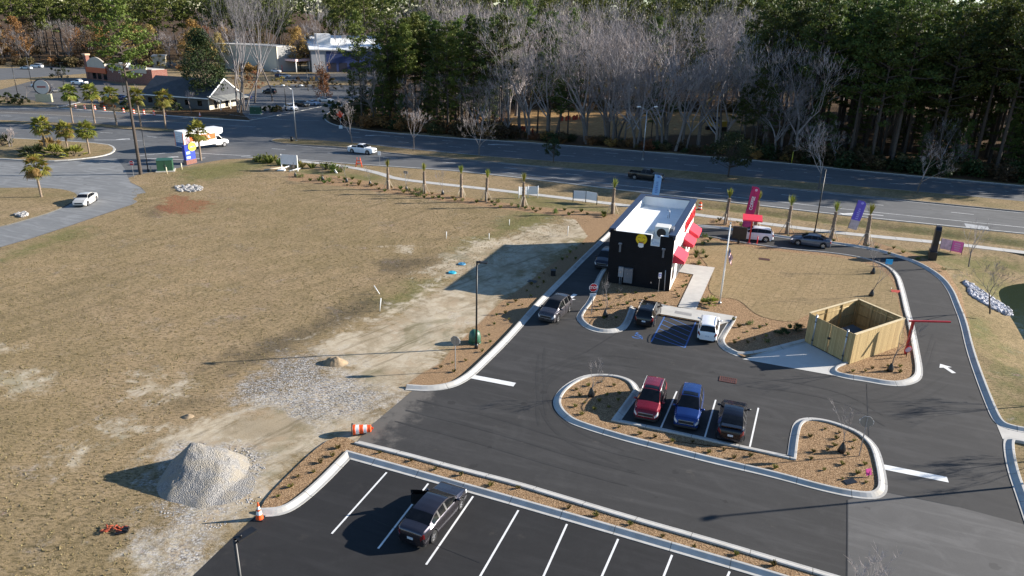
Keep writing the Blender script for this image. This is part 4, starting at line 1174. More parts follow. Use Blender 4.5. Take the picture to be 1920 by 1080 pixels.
def make_bare(h, rng, levels=5, spread=.55, t0=.28, twig=.016, nt=5, vase=False, multi=1, thin=1.0):
    trunk = MB(); crown = MB(); tips = []
    def br(p, d, L, r, lv):
        n = 3; pts = [p]; q = p.copy(); dd = d.copy()
        for i in range(n):
            dd = (dd+Vector((rng.gauss(0,.10), rng.gauss(0,.10), rng.gauss(0,.05)+.05))).normalized()
            q = q+dd*(L/n); pts.append(q.copy())
        r1 = r*.62
        rad = [r+(r1-r)*i/n for i in range(n+1)]
        (trunk if lv == levels else crown).tube(pts, rad, 7 if lv == levels else (5 if lv >= levels-1 else 3), 0, False)
        if lv <= 1:
            for k in range(nt):
                u = rng.random(); b0 = pts[0].lerp(pts[-1], .25+.75*u)
                t = (dd+Vector((rng.gauss(0,.55), rng.gauss(0,.55), rng.gauss(0,.35)+.25))).normalized()
                e = b0+t*L*rng.uniform(.5, 1.05)
                s = t.cross(Vector((0,0,1)));  s = s.normalized() if s.length > .01 else Vector((1,0,0))
                s2 = t.cross(s)
                w = twig
                crown.add([b0-s*w, b0+s*w, b0+s2*w, e], [(0,1,3),(1,2,3),(2,0,3)])
                tips.append(e)
            return
        nch = rng.choice((2,3,3)) if lv < levels else rng.choice((3,4))
        for k in range(nch):
            u = 1.0 if k == 0 else rng.uniform(.55, 1.0)
            b0 = pts[0].lerp(pts[-1], u) if u < 1 else pts[-1]
            a = rng.uniform(0, 6.28)
            sp = spread*(0.45 if k == 0 else rng.uniform(.7, 1.3))
            s = dd.cross(Vector((math.cos(a), math.sin(a), .3))).normalized()
            t = (dd+s*sp+Vector((0,0,.12))).normalized()
            br(b0, t, L*rng.uniform(.62, .86), r1*(.85 if k == 0 else .68), lv-1)
    for m in range(multi):
        d = Vector((rng.gauss(0,.04), rng.gauss(0,.04), 1)).normalized() if multi == 1 else Vector((math.cos(m*2.2)*.16, math.sin(m*2.2)*.16, 1)).normalized()
        br(Vector((.25*math.cos(m*2.2), .25*math.sin(m*2.2), 0)) if multi > 1 else Vector((0,0,0)), d, h*t0, (.0115*h+.015)*thin, levels)
    return trunk, crown, tips
def make_leafy(h, rng, w=.30, n=34, q=46, size=.5, t0=.25, twoleaf=0, lows=True):
    trunk = MB(); crown = MB()
    trunk.tube([(0,0,0),(.05*h*.1,0,h*.3),(0,.02*h*.2,h*.75)], [.016*h+.03, .012*h+.02, .02], 7)
    for i in range(n):
        a = rng.uniform(0, 6.28); t = rng.uniform(t0, 1.0)
        prof = math.sin(min(1.0, (t-t0)/(1-t0)*.85+.18)*PI)**.6
        r = h*w*prof*math.sqrt(rng.uniform(.15, 1))
        c = Vector((math.cos(a)*r, math.sin(a)*r, h*t*.95))
        b0 = Vector((0,0,h*max(.15, t*.6-.02)))
        trunk.tube([b0, b0.lerp(c, .6)+Vector((0,0,-.02*h)), c], [.035+.002*h, .03, .012], 4, 0, False)
        leafquads(crown, c, q, h*.085*rng.uniform(.7, 1.3)+.15, size, rng, 0, .75)
    return trunk, crown
def plant_thing(name, label, cat, tm, cm, tmat, cmat, loc, rz=0, group=None, crown_name='crown'):
    r = thing(name, label, cat, loc, rz, group)
    tm.build('trunk', tmat, r, None, 60); cm.build(crown_name, cmat, r)
    return r
def make_palm(h, rng, nf=56, fr=1.5, old=.12):
    trunk = MB(); crown = MB(); 
    pts = []; rad = []
    lx, ly = rng.uniform(-.12,.12), rng.uniform(-.12,.12)
    for i in range(15):
        t = i/14; pts.append((lx*t*t*h*.3, ly*t*t*h*.3, h*t)); rad.append((.17 if i % 2 else .15)*(1.15 if t > .72 else 1.0)*(1.25 if t < .05 else 1))
    trunk.tube(pts, rad, 10)
    top = Vector(pts[-1])
    for i in range(nf):
        a = i*2.399+rng.uniform(-.2,.2); el = rng.uniform(-.75, 1.15) if i > 6 else rng.uniform(.9, 1.45)
        d = Vector((math.cos(a)*math.cos(el), math.sin(a)*math.cos(el), math.sin(el)))
        L = fr*rng.uniform(.75, 1.05)
        droop = Vector((0,0,-.28*math.cos(el)))*L
        b0 = top+Vector((0,0,-.1)); p1 = b0+d*L*.55; p2 = b0+d*L+droop
        crown.tube([b0, p1, p2], [.02,.014,.01], 3, 0, False)
        ax = (p2-p1).normalized(); sd = ax.cross(Vector((0,0,1)))
        sd = sd.normalized() if sd.length > .05 else Vector((1,0,0)); up = sd.cross(ax)
        mi = 1 if (el < -.3 and rng.random() < .55) or rng.random() < old else 0
        for k in range(11):
            t = -1+2*k/10
            bd = (ax*math.cos(t*1.45)+sd*math.sin(t*1.45)+up*(-.25*abs(t)) + Vector((0,0,-.22*rng.random()))).normalized()
            bl = L*rng.uniform(.62,.85)*(1-.25*abs(t))
            m_ = p2.lerp(p1, .35)
            w = bd.cross(up).normalized()*.06*fr
            c_ = m_+bd*bl*.55
            crown.add([m_, c_-w, m_+bd*bl+Vector((0,0,-.14*bl)), c_+w], [(0,1,2,3)], mi)
    return trunk, crown
def make_young_palm(h, rng):
    trunk = MB(); top = MB()
    n = 16; pts = []; rad = []
    lx = rng.uniform(-.12,.12)
    for i in range(n):
        t = i/(n-1); pts.append((lx*t*t, 0, h*t*.72)); rad.append((.27-.09*t)*(1.16 if i % 2 else .92))
    trunk.tube(pts, rad, 9)
    # criss-cross boots
    for i in range(46):
        t = rng.uniform(.28, .96); a = rng.uniform(0, 6.28); z = h*.72*t; r = .21
        p = Vector((lx*t*t+math.cos(a)*r, math.sin(a)*r, z))
        trunk.add([p+Vector((-math.sin(a)*.05, math.cos(a)*.05, 0)), p+Vector((math.sin(a)*.05, -math.cos(a)*.05, 0)), p+Vector((math.cos(a)*.10, math.sin(a)*.10, .22))], [(0,1,2)])
    b0 = Vector((lx, 0, h*.72))
    for i in range(60):
        a = rng.uniform(0, 6.28); sp = rng.uniform(.02,.30); L = h*.28*rng.uniform(.7,1.15)
        d = Vector((math.cos(a)*sp, math.sin(a)*sp, 1)).normalized()
        s = Vector((-math.sin(a), math.cos(a), 0))*.035
        p = b0+Vector((math.cos(a), math.sin(a), 0))*.05
        e = p+d*L; 
        if i % 3 == 0: e = e+Vector((math.cos(a)*.28, math.sin(a)*.28, -.18))
        top.add([p, p.lerp(e, .6)-s, e, p.lerp(e, .6)+s], [(0,1,2,3)])
    return trunk, top
def make_tuft(rng, n=40, h=.5, spread=.55, w=.03):
    mb = MB()
    for i in range(n):
        a = rng.uniform(0, 6.28); r = rng.uniform(0,.10); sp = rng.uniform(.1, 1)*spread; L = h*rng.uniform(.6,1.1)
        p = Vector((math.cos(a)*r, math.sin(a)*r, 0)); d = Vector((math.cos(a)*sp, math.sin(a)*sp, 1)).normalized()
        s = Vector((-math.sin(a), math.cos(a), 0))*w
        mb.add([p-s, p+s, p+d*L*.6+s*.8, p+d*L+Vector((math.cos(a), math.sin(a), -.3))*L*.22*spread, p+d*L*.6-s*.8], [(0,1,2,3,4)])
    return mb
# ------------------------------------------------------------------ coffee shop
def TX(p, xa, ya, za):
    """matrix from text axes to world axes"""
    m = Matrix.Identity(4)
    for i in range(3): m[i][0] = xa[i]; m[i][1] = ya[i]; m[i][2] = za[i]; m[i][3] = p[i]
    return m
FRONT = ((1,0,0), (0,0,1), (0,-1,0)); RIGHT = ((0,1,0), (0,0,1), (1,0,0))
def coffee_shop():
    t = thing('coffee_shop', 'small black and white drive-through coffee shop with red awnings and open white roof', 'coffee shop', BFL, BA)
    W, L, H = BW, BL, BH; dk = 4.75; th = .28
    fw = MB()
    fw.box((0,0,0),(4.2,th,H-.12)).box((5.1,0,0),(W,th,H-.12)).box((4.2,0,0),(5.1,th,4.68))
    fw.build('front_wall', M['black_wall'], t)
    MB().box((0,th,0),(th,L,H)).build('left_wall', M['black_wall'], t)
    MB().box((0,L-th,0.0),(W,L,H-.003)).build('back_wall', M['black_wall'], t)
    rw = MB().box((W-th,th,0),(W-.003,L-.003,H-.002)); rwo = rw.build('right_wall', M['white_wall'], t)
    MB().box((W-.02,.0,0),(W+.02,.10,H-.1)).build('corner_trim', M['black_metal'], t)
    # roof tray
    r = MB()
    r.box((th,th,dk-.2),(W-th,L-th,dk))
    i = .004
    r.box((th,th,dk),(th+i*6,L-th,H-.01)).box((W-th-i*6,th,dk),(W-th,L-th,H-.01)).box((th+.02,L-th-.03,dk),(W-th-.02,L-th,H-.01)).box((th+.02,th,dk),(4.2,th+.03,H-.13)).box((5.1,th,dk),(W-th-.02,th+.03,H-.13))
    r.box((4.2,-.01,4.68),(5.1,th+.03,4.76)).box((4.2,-.012,4.76),(4.24,th+.02,H-.13)).box((5.06,-.012,4.76),(5.1,th+.02,H-.13))
    r.build('roof', M['roof_white'], t)
    c = MB()
    c.box((-.10,-.12,H),(.58,L+.10,H+.13)).box((W-.58,-.12,H),(W+.12,L+.10,H+.13)).box((.58,L-.58,H),(W-.58,L+.10,H+.127))
    c.box((-.10,-.12,H-.35),(.02,-.005,H)).box((W-.1,-.12,H-.35),(W+.12,-.005,H))
    c.build('parapet_cap', M['cap'], t)
    MB().box((.58,-.03,H-.12),(4.2,th+.05,H-.10)).box((5.1,-.03,H-.12),(W-.58,th+.05,H-.10)).build('front_flashing', M['roof_white'], t)
    # emblem: yellow disc face above a white cup
    e = MB(); cx, cz = 3.25, 5.22; e.disc((cx,-.05,cz), .56, (0,1,0), .08, 36)
    eo = e.build('emblem', M['yellow'], t)
    dk_ = MB()
    def arcz(mb, x, z, r, a0, a1, w, y=-.10, n=10):
        for k in range(n):
            p = []
            for a, rr in ((a0+(a1-a0)*k/n, r-w), (a0+(a1-a0)*k/n, r+w), (a0+(a1-a0)*(k+1)/n, r+w), (a0+(a1-a0)*(k+1)/n, r-w)):
                p.append((x+rr*math.cos(R_(a)), y, z+rr*math.sin(R_(a))))
            mb.add(p, [(0,1,2,3)])
    for s in (1, -1):
        q_ = MB(); arcz(q_, cx+s*.22, cz+.08, .13, 20, 160, .022); q_.build('eye', pm('brown_line_2', (0.16,0.07,0.012), .5, .1), eo)
    arcz(dk_, cx, cz+.16, .42, 215, 325, .022)
    BL_ = pm('brown_line', (0.16,0.07,0.012), .5, .1); dk_.build('smile', BL_, eo)
    MB().add([(cx-.26,-.105,cz-.30),(cx+.26,-.105,cz-.30),(cx+.20,-.105,cz-.42),(cx-.20,-.105,cz-.42)], [(0,1,2,3)]).build('mouth', pm('brown_red', (0.30,0.06,0.02), .5, .1), eo)
    cup = MB().add([(cx-.24,-.14,cz-.40),(cx+.24,-.14,cz-.40),(cx+.17,-.14,cz-.84),(cx-.17,-.14,cz-.84),(cx-.24,-.06,cz-.40),(cx+.24,-.06,cz-.40),(cx+.17,-.06,cz-.84),(cx-.17,-.06,cz-.84)], [(0,3,2,1),(4,5,6,7),(0,1,5,4),(1,2,6,5),(2,3,7,6),(3,0,4,7)])
    co = cup.build('cup', M['sign_white'], eo)
    for s in (1, -1):
        f = MB(); f.prism([(cx+s*.20+a*.01, cz+b_*.01) for a, b_ in ((-7,-75),(7,-75),(9,-70),(7,-66),(7,-64),(9,-60),(7,-56),(7,-54),(9,-50),(7,-45),(-7,-45))], 0, .03, 0, Matrix(((1,0,0,0),(0,0,-1,-.145),(0,1,0,0),(0,0,0,1)))); f.build('hand', M['sign_white'], eo)
    # wall lights, meter, cabinet, pipes
    for x in (1.15, 5.55):
        MB().box((x-.17,-.22,4.42),(x+.17,0,4.55)).box((x-.09,-.10,3.6),(x+.09,0,4.42)).build('wall_light', M['steel'] if False else M['grey_box'], t)
        MB().box((x-.16,-.21,4.553),(x+.16,-.02,4.57)).build('light_cover', pm('pale_cover', (.6,.6,.6), .4, .08), t)
    MB().box((1.2,-.22,.98),(1.72,0,2.05)).build('meter_box', pm('meter_grey', (0.30,0.31,0.33), .5, .1), t)
    MB().tube([(1.38,-.1,.98),(1.38,-.1,0)], .05, 8).tube([(1.55,-.1,.98),(1.55,-.1,0)], .04, 8).build('conduit', M['grey_box'], t)
    MB().disc((1.45,-.24,1.55), .11, (0,1,0), .06, 14).build('meter', M['steel'], t)
    MB().box((1.80,-.28,.45),(2.68,0,1.98)).box((1.79,-.30,1.98),(2.69,0,2.02)).build('electric_cabinet', M['grey_box'], t)
    MB().disc((2.2,-.30,1.45), .05, (0,1,0), .04, 10).build('cabinet_lock', M['steel'], t)
    MB().tube([(6.05,-.09,.05),(5.98,-.09,1.8),(5.95,-.03,2.3)], .05, 8).build('drain_pipe', pm('pipe_grey', (0.35,0.36,0.38), .5, .1), t)
    MB().box((4.55,-.06,.7),(4.68,0,.85)).build('spigot_box', M['steel'], t)
    # right side: storefront
    def glazing(nm, y0, y1, z0, z1, nx):
        MB().box((W-.05,y0,z0),(W+.012,y1,z1)).build(nm, M['glass'], t)
        f = MB(); 
        for k in range(nx+1):
            y = y0+(y1-y0)*k/nx; f.box((W-.05,y-.04,z0),(W+.045,y+.04,z1))
        f.box((W-.05,y0+.04,z0-.04),(W+.04,y1-.04,z0+.05)).box((W-.05,y0+.04,z1-.05),(W+.04,y1-.04,z1+.04))
        f.build('window_frame', M['grey_box'], t)
    glazing('window', .9, 2.2, .9, 3.2, 1); glazing('storefront_glass', 4.6, 11.0, .25, 3.3, 5); glazing('window', 12.4, 15.4, .8, 3.1, 2)
    MB().box((W-.01,4.4,0),(W+.02,11.2,.20)).build('base_trim', M['grey_box'], t)
    def awning(y0, y1, z1, x=W, s=1, z0=None, d=1.15, nm='awning'):
        z0 = z1-.95 if z0 is None else z0
        x0 = x; x1 = x+s*d
        v = [(x0,y0,z1),(x0,y1,z1),(x1,y1,z0+.28),(x1,y0,z0+.28),(x0,y0,z0),(x0,y1,z0),(x1,y1,z0),(x1,y0,z0)]
        fs = [(0,3,2,1),(3,7,6,2),(0,4,7,3),(1,2,6,5)]
        if s < 0: fs = [f[::-1] for f in fs]
        MB().add(v, fs).build(nm, M['awning'], t)
    awning(.45, 3.75, 3.95); awning(7.9, 10.6, 3.58); awning(12.5, 15.8, 3.4)
    awning(8.2, 10.6, 3.5, 0, -1, None, 1.0)
    MB().box((-.03,8.5,1.0),(.0,10.3,2.4)).build('service_window', M['glass'], t)
    # fascia lettering
    text_mesh('SCOOTER\'S', 1.62, M['sign_red'], 'sign_lettering', .06, t, TX((W+.09, 11.9, 4.72), *RIGHT) @ Matrix.Diagonal((.98,1,1,1)), .02)
    MB().box((W,8.6,4.60),(W+.03,15.3,4.66)).build('sign_rail', M['grey_box'], t)
    ac = thing('air_conditioner', 'beige rooftop air conditioning unit with round fan behind the front parapet', 'air conditioner', BFL+E1*5.0+E2*1.9+Vector((0,0,dk)), BA)
    ac.scale = (1.3,)*3
    MB().box((-.55,-.55,.25),(.55,.55,1.25)).build('casing', M['ac'], ac)
    MB().box((-.6,-.6,0),(.6,.6,.25)).build('curb', M['roof_white'], ac)
    MB().disc((-.02,-.56,.78), .36, (0,1,0), .03, 24).build('fan', M['black_metal'], ac)
    MB().box((.55,-.3,.3),(.85,.5,1.15)).build('side_hood', M['grey_box'], ac)
    MB().box((-1.15,-.35,.0),(-.62,.25,.75)).build('filter_box', M['ac'], ac)
    vp = thing('vent_pipe', 'thin bent metal vent pipe on the white roof', 'vent pipe', BFL+E1*4.3+E2*11.2+Vector((0,0,dk)), BA)
    MB().tube([(0,0,0),(0,0,.8),(-.12,0,.95),(-.3,0,.9)], .045, 8).tube([(-.2,0,0),(-.2,0,.35)],.04,6).build('pipe', M['steel'], vp)
    gv = thing('vent_pipe', 'short vent pipe beside the right parapet of the white roof', 'vent pipe', BFL+E1*5.6+E2*5.6+Vector((0,0,dk)), BA)
    MB().cyl((0,0,0),(0,0,.7),.05).build('pipe', M['steel'], gv)
coffee_shop()

# ------------------------------------------------------------------ dumpster enclosure
def enclosure():
    A, B, C, D = [G(*p) for p in [(1508,641),(1592,685),(1684,652),(1600,612)]]
    a = ang(B, C); t = thing('dumpster_enclosure', 'tall open-topped enclosure of new yellow timber boards with a double gate', 'enclosure', (B.x, B.y, 0), a)
    inv = Matrix.Rotation(-a, 4, 'Z')
    la, lb, lc = inv @ (A-B), Vector((0,0,0)), inv @ (C-B)
    ld = la+lc
    h = 2.72
    def wall(p, q, nm, z0=.05, z1=h, th=.05, mat=M['wood'], s=1):
        d = (q-p); L = d.length; d.normalize(); n = Vector((-d.y, d.x, 0))*th*s
        return MB().add([(p.x,p.y,z0),(q.x,q.y,z0),(q.x+n.x,q.y+n.y,z0),(p.x+n.x,p.y+n.y,z0),(p.x,p.y,z1),(q.x,q.y,z1),(q.x+n.x,q.y+n.y,z1),(p.x+n.x,p.y+n.y,z1)],
            [(0,1,2,3),(4,7,6,5),(0,4,5,1),(1,5,6,2),(2,6,7,3),(3,7,4,0)]).build(nm, mat, t)
    def lerp(p, q, u): return p+(q-p)*u
    wall(lb, lc, 'side_wall'); wall(lc, ld, 'back_wall'); wall(ld, la, 'side_wall')
    wall(la, lerp(la, lb, .16), 'front_panel'); wall(lerp(la, lb, .855), lb, 'front_panel')
    for u0, u1 in ((.185,.505),(.52,.84)): wall(lerp(la,lb,u0), lerp(la,lb,u1), 'gate', .12, h-.06)
    for u in (.172,.847):
        p = lerp(la, lb, u); MB().cyl((p.x,p.y,0),(p.x,p.y,h+.12),.07).cyl((p.x,p.y,h+.12),(p.x,p.y,h+.16),.09).build('gate_post', M['steel'], t)
    p = lerp(la, lb, .512); d = (lb-la).normalized(); n = Vector((d.y,-d.x,0))
    q = p+n*.06
    MB().box((q.x-.10,q.y-.10,1.35),(q.x+.06,q.y+.10,1.5)).build('latch', M['black_metal'], t)
    for u in (.172,.847):
        p = lerp(la, lb, u); q = p+n*.03
        for z in (.5, 2.2): MB().box((q.x-.07,q.y-.07,z),(q.x+.07,q.y+.07,z+.08)).build('hinge', M['black_metal'], t)
    # cap boards
    cw = .16; capm = pm('cap_board', (0.62,0.50,0.30), .75, .15, 3)
    for p, q in ((lb, lc), (lc, ld), (ld, la)):
        d = (q-p).normalized(); n = Vector((-d.y, d.x, 0))
        MB().add([(p+n*(-.06)), (q+n*(-.06)), (q+n*(cw-.0)), (p+n*cw)], [(0,1,2,3)], 0, False, Matrix.Translation((0,0,h+.052))).add([(p+n*(-.06)), (q+n*(-.06)), (q+n*cw), (p+n*cw)], [(3,2,1,0)], 0, False, Matrix.Translation((0,0,h+.004))).add([tuple(p+n*(-.06)+Vector((0,0,h+.004))), tuple(q+n*(-.06)+Vector((0,0,h+.004))), tuple(q+n*(-.06)+Vector((0,0,h+.052))), tuple(p+n*(-.06)+Vector((0,0,h+.052)))], [(0,1,2,3)]).build('cap_board', capm, t)
    for p, q, k in ((lb, lc, 3), (lc, ld, 3), (ld, la, 3)):
        d = (q-p).normalized(); n = Vector((-d.y, d.x, 0))
        for i in range(k+1):
            c_ = lerp(p, q, .04+.92*i/k)+n*.10
            MB().box((c_.x-.05,c_.y-.05,.02),(c_.x+.05,c_.y+.05,h)).build('fence_post', M['wood'], t)
        for z in (.5, 1.4, 2.3):
            a_, b_ = p+n*.07, q+n*.07
            MB().tube([(a_.x,a_.y,z),(b_.x,b_.y,z)], .045, 4).build('rail', M['wood'], t)
    cc = (la+lc)*.5
    dm = thing('dumpster', 'dark waste container standing inside the timber enclosure', 'dumpster', (0,0,0), 0)
    w = Matrix.Translation((B.x,B.y,0)) @ Matrix.Rotation(a,4,'Z') @ cc
    dm.location = (w.x, w.y, .02); dm.rotation_euler = (0,0,a)
    MB().add([(-.9,-.7,.1),(.9,-.7,.1),(.9,.7,.1),(-.9,.7,.1),(-1.0,-.8,1.15),(1.0,-.8,1.15),(1.0,.8,1.35),(-1.0,.8,1.35)], [(0,3,2,1),(0,1,5,4),(1,2,6,5),(2,3,7,6),(3,0,4,7)]).build('bin_body', pm('bin_paint', (.03,.035,.03), .6, .3, 2), dm)
    MB().add([(-1.03,-.83,1.16),(1.03,-.83,1.16),(1.03,.83,1.37),(-1.03,.83,1.37)], [(0,1,2,3)]).build('lid', M['plastic'], dm)
enclosure()

# ------------------------------------------------------------------ street furniture
def lamp_pole(px, h, label, head_dir, heads=1, mat=None, base=.45, name='light_pole', two=False, r=.085, armdir=None):
    t = thing(name, label, 'light pole', G(*px) if not isinstance(px, Vector) else px)
    mat = mat or M['black_metal']
    MB().cyl((0,0,.0),(0,0,h), r, r*.8, 10).build('pole', mat, t)
    if base: MB().cyl((0,0,0),(0,0,base), r*1.9, r*1.9, 10).build('base', M['black_metal'] if mat is M['black_metal'] else M['concrete'], t)
    dirs = [head_dir] if not two else [head_dir, head_dir+180]
    for d in dirs:
        Mx = Matrix.Rotation(R_(d), 4, 'Z')
        hd = MB().box((.05,-.17,h-.10),(.85,.17,h-.02),0,Mx).box((-.02,-.05,h-.12),(.12,.05,h),0,Mx).cyl(Mx@Vector((.25,0,h-.02)), Mx@Vector((.25,0,h+.06)), .05)
        hd.build('lamp_head', mat, t)
    return t
LP = lamp_pole((893,653), 7.65, 'black parking light pole beside the green dome and the left lane', -10)
lamp_pole((1527,438), 8.5, 'tall black light pole behind the blue grey sedan', 75)
pb_ = G(440,1012,7.65); lamp_pole(Vector((pb_.x,pb_.y,0)), 7.65, 'black light pole at the bottom edge left of the lower parking row', 55)
# pole right of the frame whose shadow crosses the lot
pb_ = G(1352,968)+Vector((math.cos(SUN_AZ),math.sin(SUN_AZ),0))*(7.6/math.tan(SUN_EL)-.5); lamp_pole(pb_, 7.6, 'black light pole standing off the right edge of the lot', 200)
lamp_pole((278,322), 7.0, 'black light pole behind the stop sign by the tall pine', 180)
def road_lamp(px, h, label, az):
    t = thing('street_lamp', label, 'street lamp', G(*px))
    mb = MB().cyl((0,0,0),(0,0,h*.93), .12, .075, 10); mb.build('pole', M['steel'], t)
    for s in (1,-1):
        dx, dy = math.cos(R_(az))*s, math.sin(R_(az))*s
        MB().tube([(0,0,h*.92),(dx*.8,dy*.8,h*.97),(dx*1.5,dy*1.5,h)], .045, 6).build('arm', M['steel'], t)
        MB().tube([(dx*1.4,dy*1.4,h),(dx*1.8,dy*1.8,h+.03),(dx*2.2,dy*2.2,h)], [.08,.15,.06], 8).build('lamp_head', M['sign_white'], t)
    MB().cyl((0,0,0),(0,0,.3), .22, .2, 10).build('base', M['concrete'], t)
road_lamp((556,265), 11.4, 'grey twin-arm street lamp near the tip of the median', 15)
road_lamp((1205,300), 10.2, 'grey twin-arm street lamp on the median before the bare woods', 15)
for px, h, lb in [((537,208),8.6,'black light pole by the parked cars across the highway'),((613,184),8.6,'black light pole beside the russet vine tree'),((34,181),8.6,'black light pole left of the oval sign'),((122,172),8.8,'black light pole in the restaurant lot before the brick building'),((232,173),8.8,'black light pole just behind the tall lone pine'),((578,170),7.5,'black light pole in front of the beige shop'),((60,160),11,'slim tall light pole at the lot edge by the far road')]:
    lamp_pole(px, h, lb, 10, two=True, r=.1, base=.9)
# off-frame utility poles whose wires are out of view are left out

def octagon(mb, r, y, mi=0, th=.01):
    pts = [(r*math.cos(PI/8+k*PI/4), r*math.sin(PI/8+k*PI/4)) for k in range(8)]
    mb.prism(pts, y, y+th, mi, Matrix(((1,0,0,0),(0,0,-1,0),(0,1,0,0),(0,0,0,1))))
def stop_sign(px, label, face_az, h=2.55, r=.40, extra=False, posth=None):
    """face_az: compass of the face normal, world degrees"""
    t = thing('stop_sign', label, 'stop sign', G(*px), R_(face_az+90))
    MB().box((-.03,.0,0),(.03,.05,h+r*.8)).build('post', M['steel'], t)
    a = MB(); octagon(a, r, .0, 0, .012); p = a.build('sign_plate', [M['sign_white']], t); p.location = (0, -.0, h+.05)
    b = MB(); octagon(b, r*.93, .0131, 0, .004); o = b.build('red_face', M['sign_red'], p)
    text_mesh('STOP', r*.86, M['sign_white'], 'lettering', .003, p, TX((0,-.0215,-.005), *FRONT), .006)
    c = MB(); octagon(c, r*.985, -.006, 0, .004); c.build('sign_back', M['sign_back'], p)
    if extra:
        MB().box((-.30,-.03,h-.80),(.30,-.005,h-.50)).build('small_plate', M['sign_white'], t)
        mk_ = MB()
        for z in (.56,.65,.73): mk_.box((-.24,-.034,h-z-.02),(.24,-.031,h-z+.01))
        mk_.build('plate_print', pm('print_blue', (.12,.2,.35), .5, .2), t)
        MB().box((-.30,-.03,h-.46),(.30,-.005,h-.36)).build('dark_plate', M['black_metal'], t)
    return t
stop_sign((1109,591), 'red stop sign with a white plate below on the shop\'s left island', -78, 2.7, .42, True)
stop_sign((854,696), 'stop sign seen from behind in the mulch near the left stop line', 66, 2.55, .42)
stop_sign((1610,857), 'stop sign seen from behind on the island beside the right stop line', 75, 2.55, .42)
stop_sign((251,333), 'red stop sign beside the trunk of the tall lone pine', -88, 2.3, .42)
def small_sign(px, label, az, h, w, ph, face, name='road_sign', back=None, marks=None):
    t = thing(name, label, 'sign', G(*px), R_(az+90))
    MB().box((-.025,0,0),(.025,.045,h+ph/2)).build('post', M['steel'], t)
    MB().box((-w/2,-.015,h-ph/2),(w/2,-.003,h+ph/2)).build('sign_plate', face, t)
    return t
s = small_sign((1234,550), 'blue and white accessible parking sign on a post by the black wall', -75, 2.0, .32, .48, M['sign_white'])
MB().box((-.13,-.022,1.82),(.13,-.016,2.10)).build('blue_panel', M['blue_sign'], s)
MB().disc((0,-.026,1.96), .07, (0,1,0), .006, 14).build('symbol', M['sign_white'], s)
MB().box((-.16,-.018,1.62),(.16,-.006,1.72)).build('lower_plate', M['sign_white'], s)
small_sign((712,309), 'small white sign on a post at the highway verge by the white pickup', -100, 2.1, .55, .75, M['sign_white'])
small_sign((761,345), 'small grey sign seen from behind in the verge palm row', 70, 1.9, .75, .45, M['sign_back'])
t = thing('roadwork_sign', 'orange diamond roadwork sign on a stand at the wood corner', 'sign', G(639,241), R_(20))
MB().cyl((0,0,0),(0,0,3.2), .05).build('post', M['steel'], t)
MB().prism([(0,-.85),(.85,0),(0,.85),(-.85,0)], 0, .03, 0, Matrix(((1,0,0,0),(0,0,-1,-.06),(0,1,0,3.3),(0,0,0,1)))).build('diamond_plate', pm('roadwork_orange', (.95,.06,.01), .4, .05), t)
MB().box((-.4,-.12,0),(.4,.12,.75)).build('ballast', M['sign_white'], t)
t = thing('barricade', 'orange folding barricade frame on the grass by the highway', 'barricade', G(673,313), R_(5))
for s in (1,-1): MB().tube([(s*.55,-.3,0),(s*.25,0,1.7)],.05,6).tube([(s*.55,.3,0),(s*.25,0,1.7)],.05,6).build('leg', M['orange'], t)
MB().box((-.55,-.14,.55),(.55,-.10,.75)).box((-.42,-.06,1.05),(.42,-.02,1.22)).build('crossbar', M['orange'], t)

# boards along the verge
t = thing('sign_board', 'large white sign board on two white posts seen from behind, lumber beneath', 'sign board', (G(530,319)+G(557,321))*.5, ang(G(530,319), G(557,321)))
for s in (1,-1): MB().box((s*1.5-.07,-.07,0),(s*1.5+.07,.07,2.75)).build('post', M['white_paint'], t)
MB().box((-1.5,.08,1.05),(1.5,.12,2.72)).build('panel', pm('board_white', (.72,.74,.78), .5, .05), t)
def vboard(px, label, a1, a2, w, mat, posts):
    t = thing('sign_board', label, 'sign board', G(*px))
    for a in (a1, a2):
        d = Vector((math.cos(R_(a)), math.sin(R_(a)), 0)); n = Vector((-d.y, d.x, 0))*.03
        MB().add([tuple(d*.03+n+Vector((0,0,.55))), tuple(d*w+n+Vector((0,0,.55))), tuple(d*w+n+Vector((0,0,1.75))), tuple(d*.03+n+Vector((0,0,1.75))),
                  tuple(d*.03-n+Vector((0,0,.55))), tuple(d*w-n+Vector((0,0,.55))), tuple(d*w-n+Vector((0,0,1.75))), tuple(d*.03-n+Vector((0,0,1.75)))],
                 [(0,1,2,3),(7,6,5,4),(0,4,5,1),(1,5,6,2),(2,6,7,3),(3,7,4,0)]).build('panel', mat, t)
        MB().cyl(d*w, d*w+Vector((0,0,1.85)), .06).build('post', posts, t)
    MB().cyl((0,0,0),(0,0,1.85), .06).build('post', posts, t)
vboard((990,371), 'white two-panel notice board beside a young palm on the verge', 200, 10, 1.5, pm('board_white_2', (.76,.77,.78), .5, .05), M['white_paint'])
vboard((1098,380), 'white folded notice board on black posts above a mulch bed', 175, -35, 1.9, pm('board_white_3', (.74,.76,.80), .5, .05), M['black_metal'])

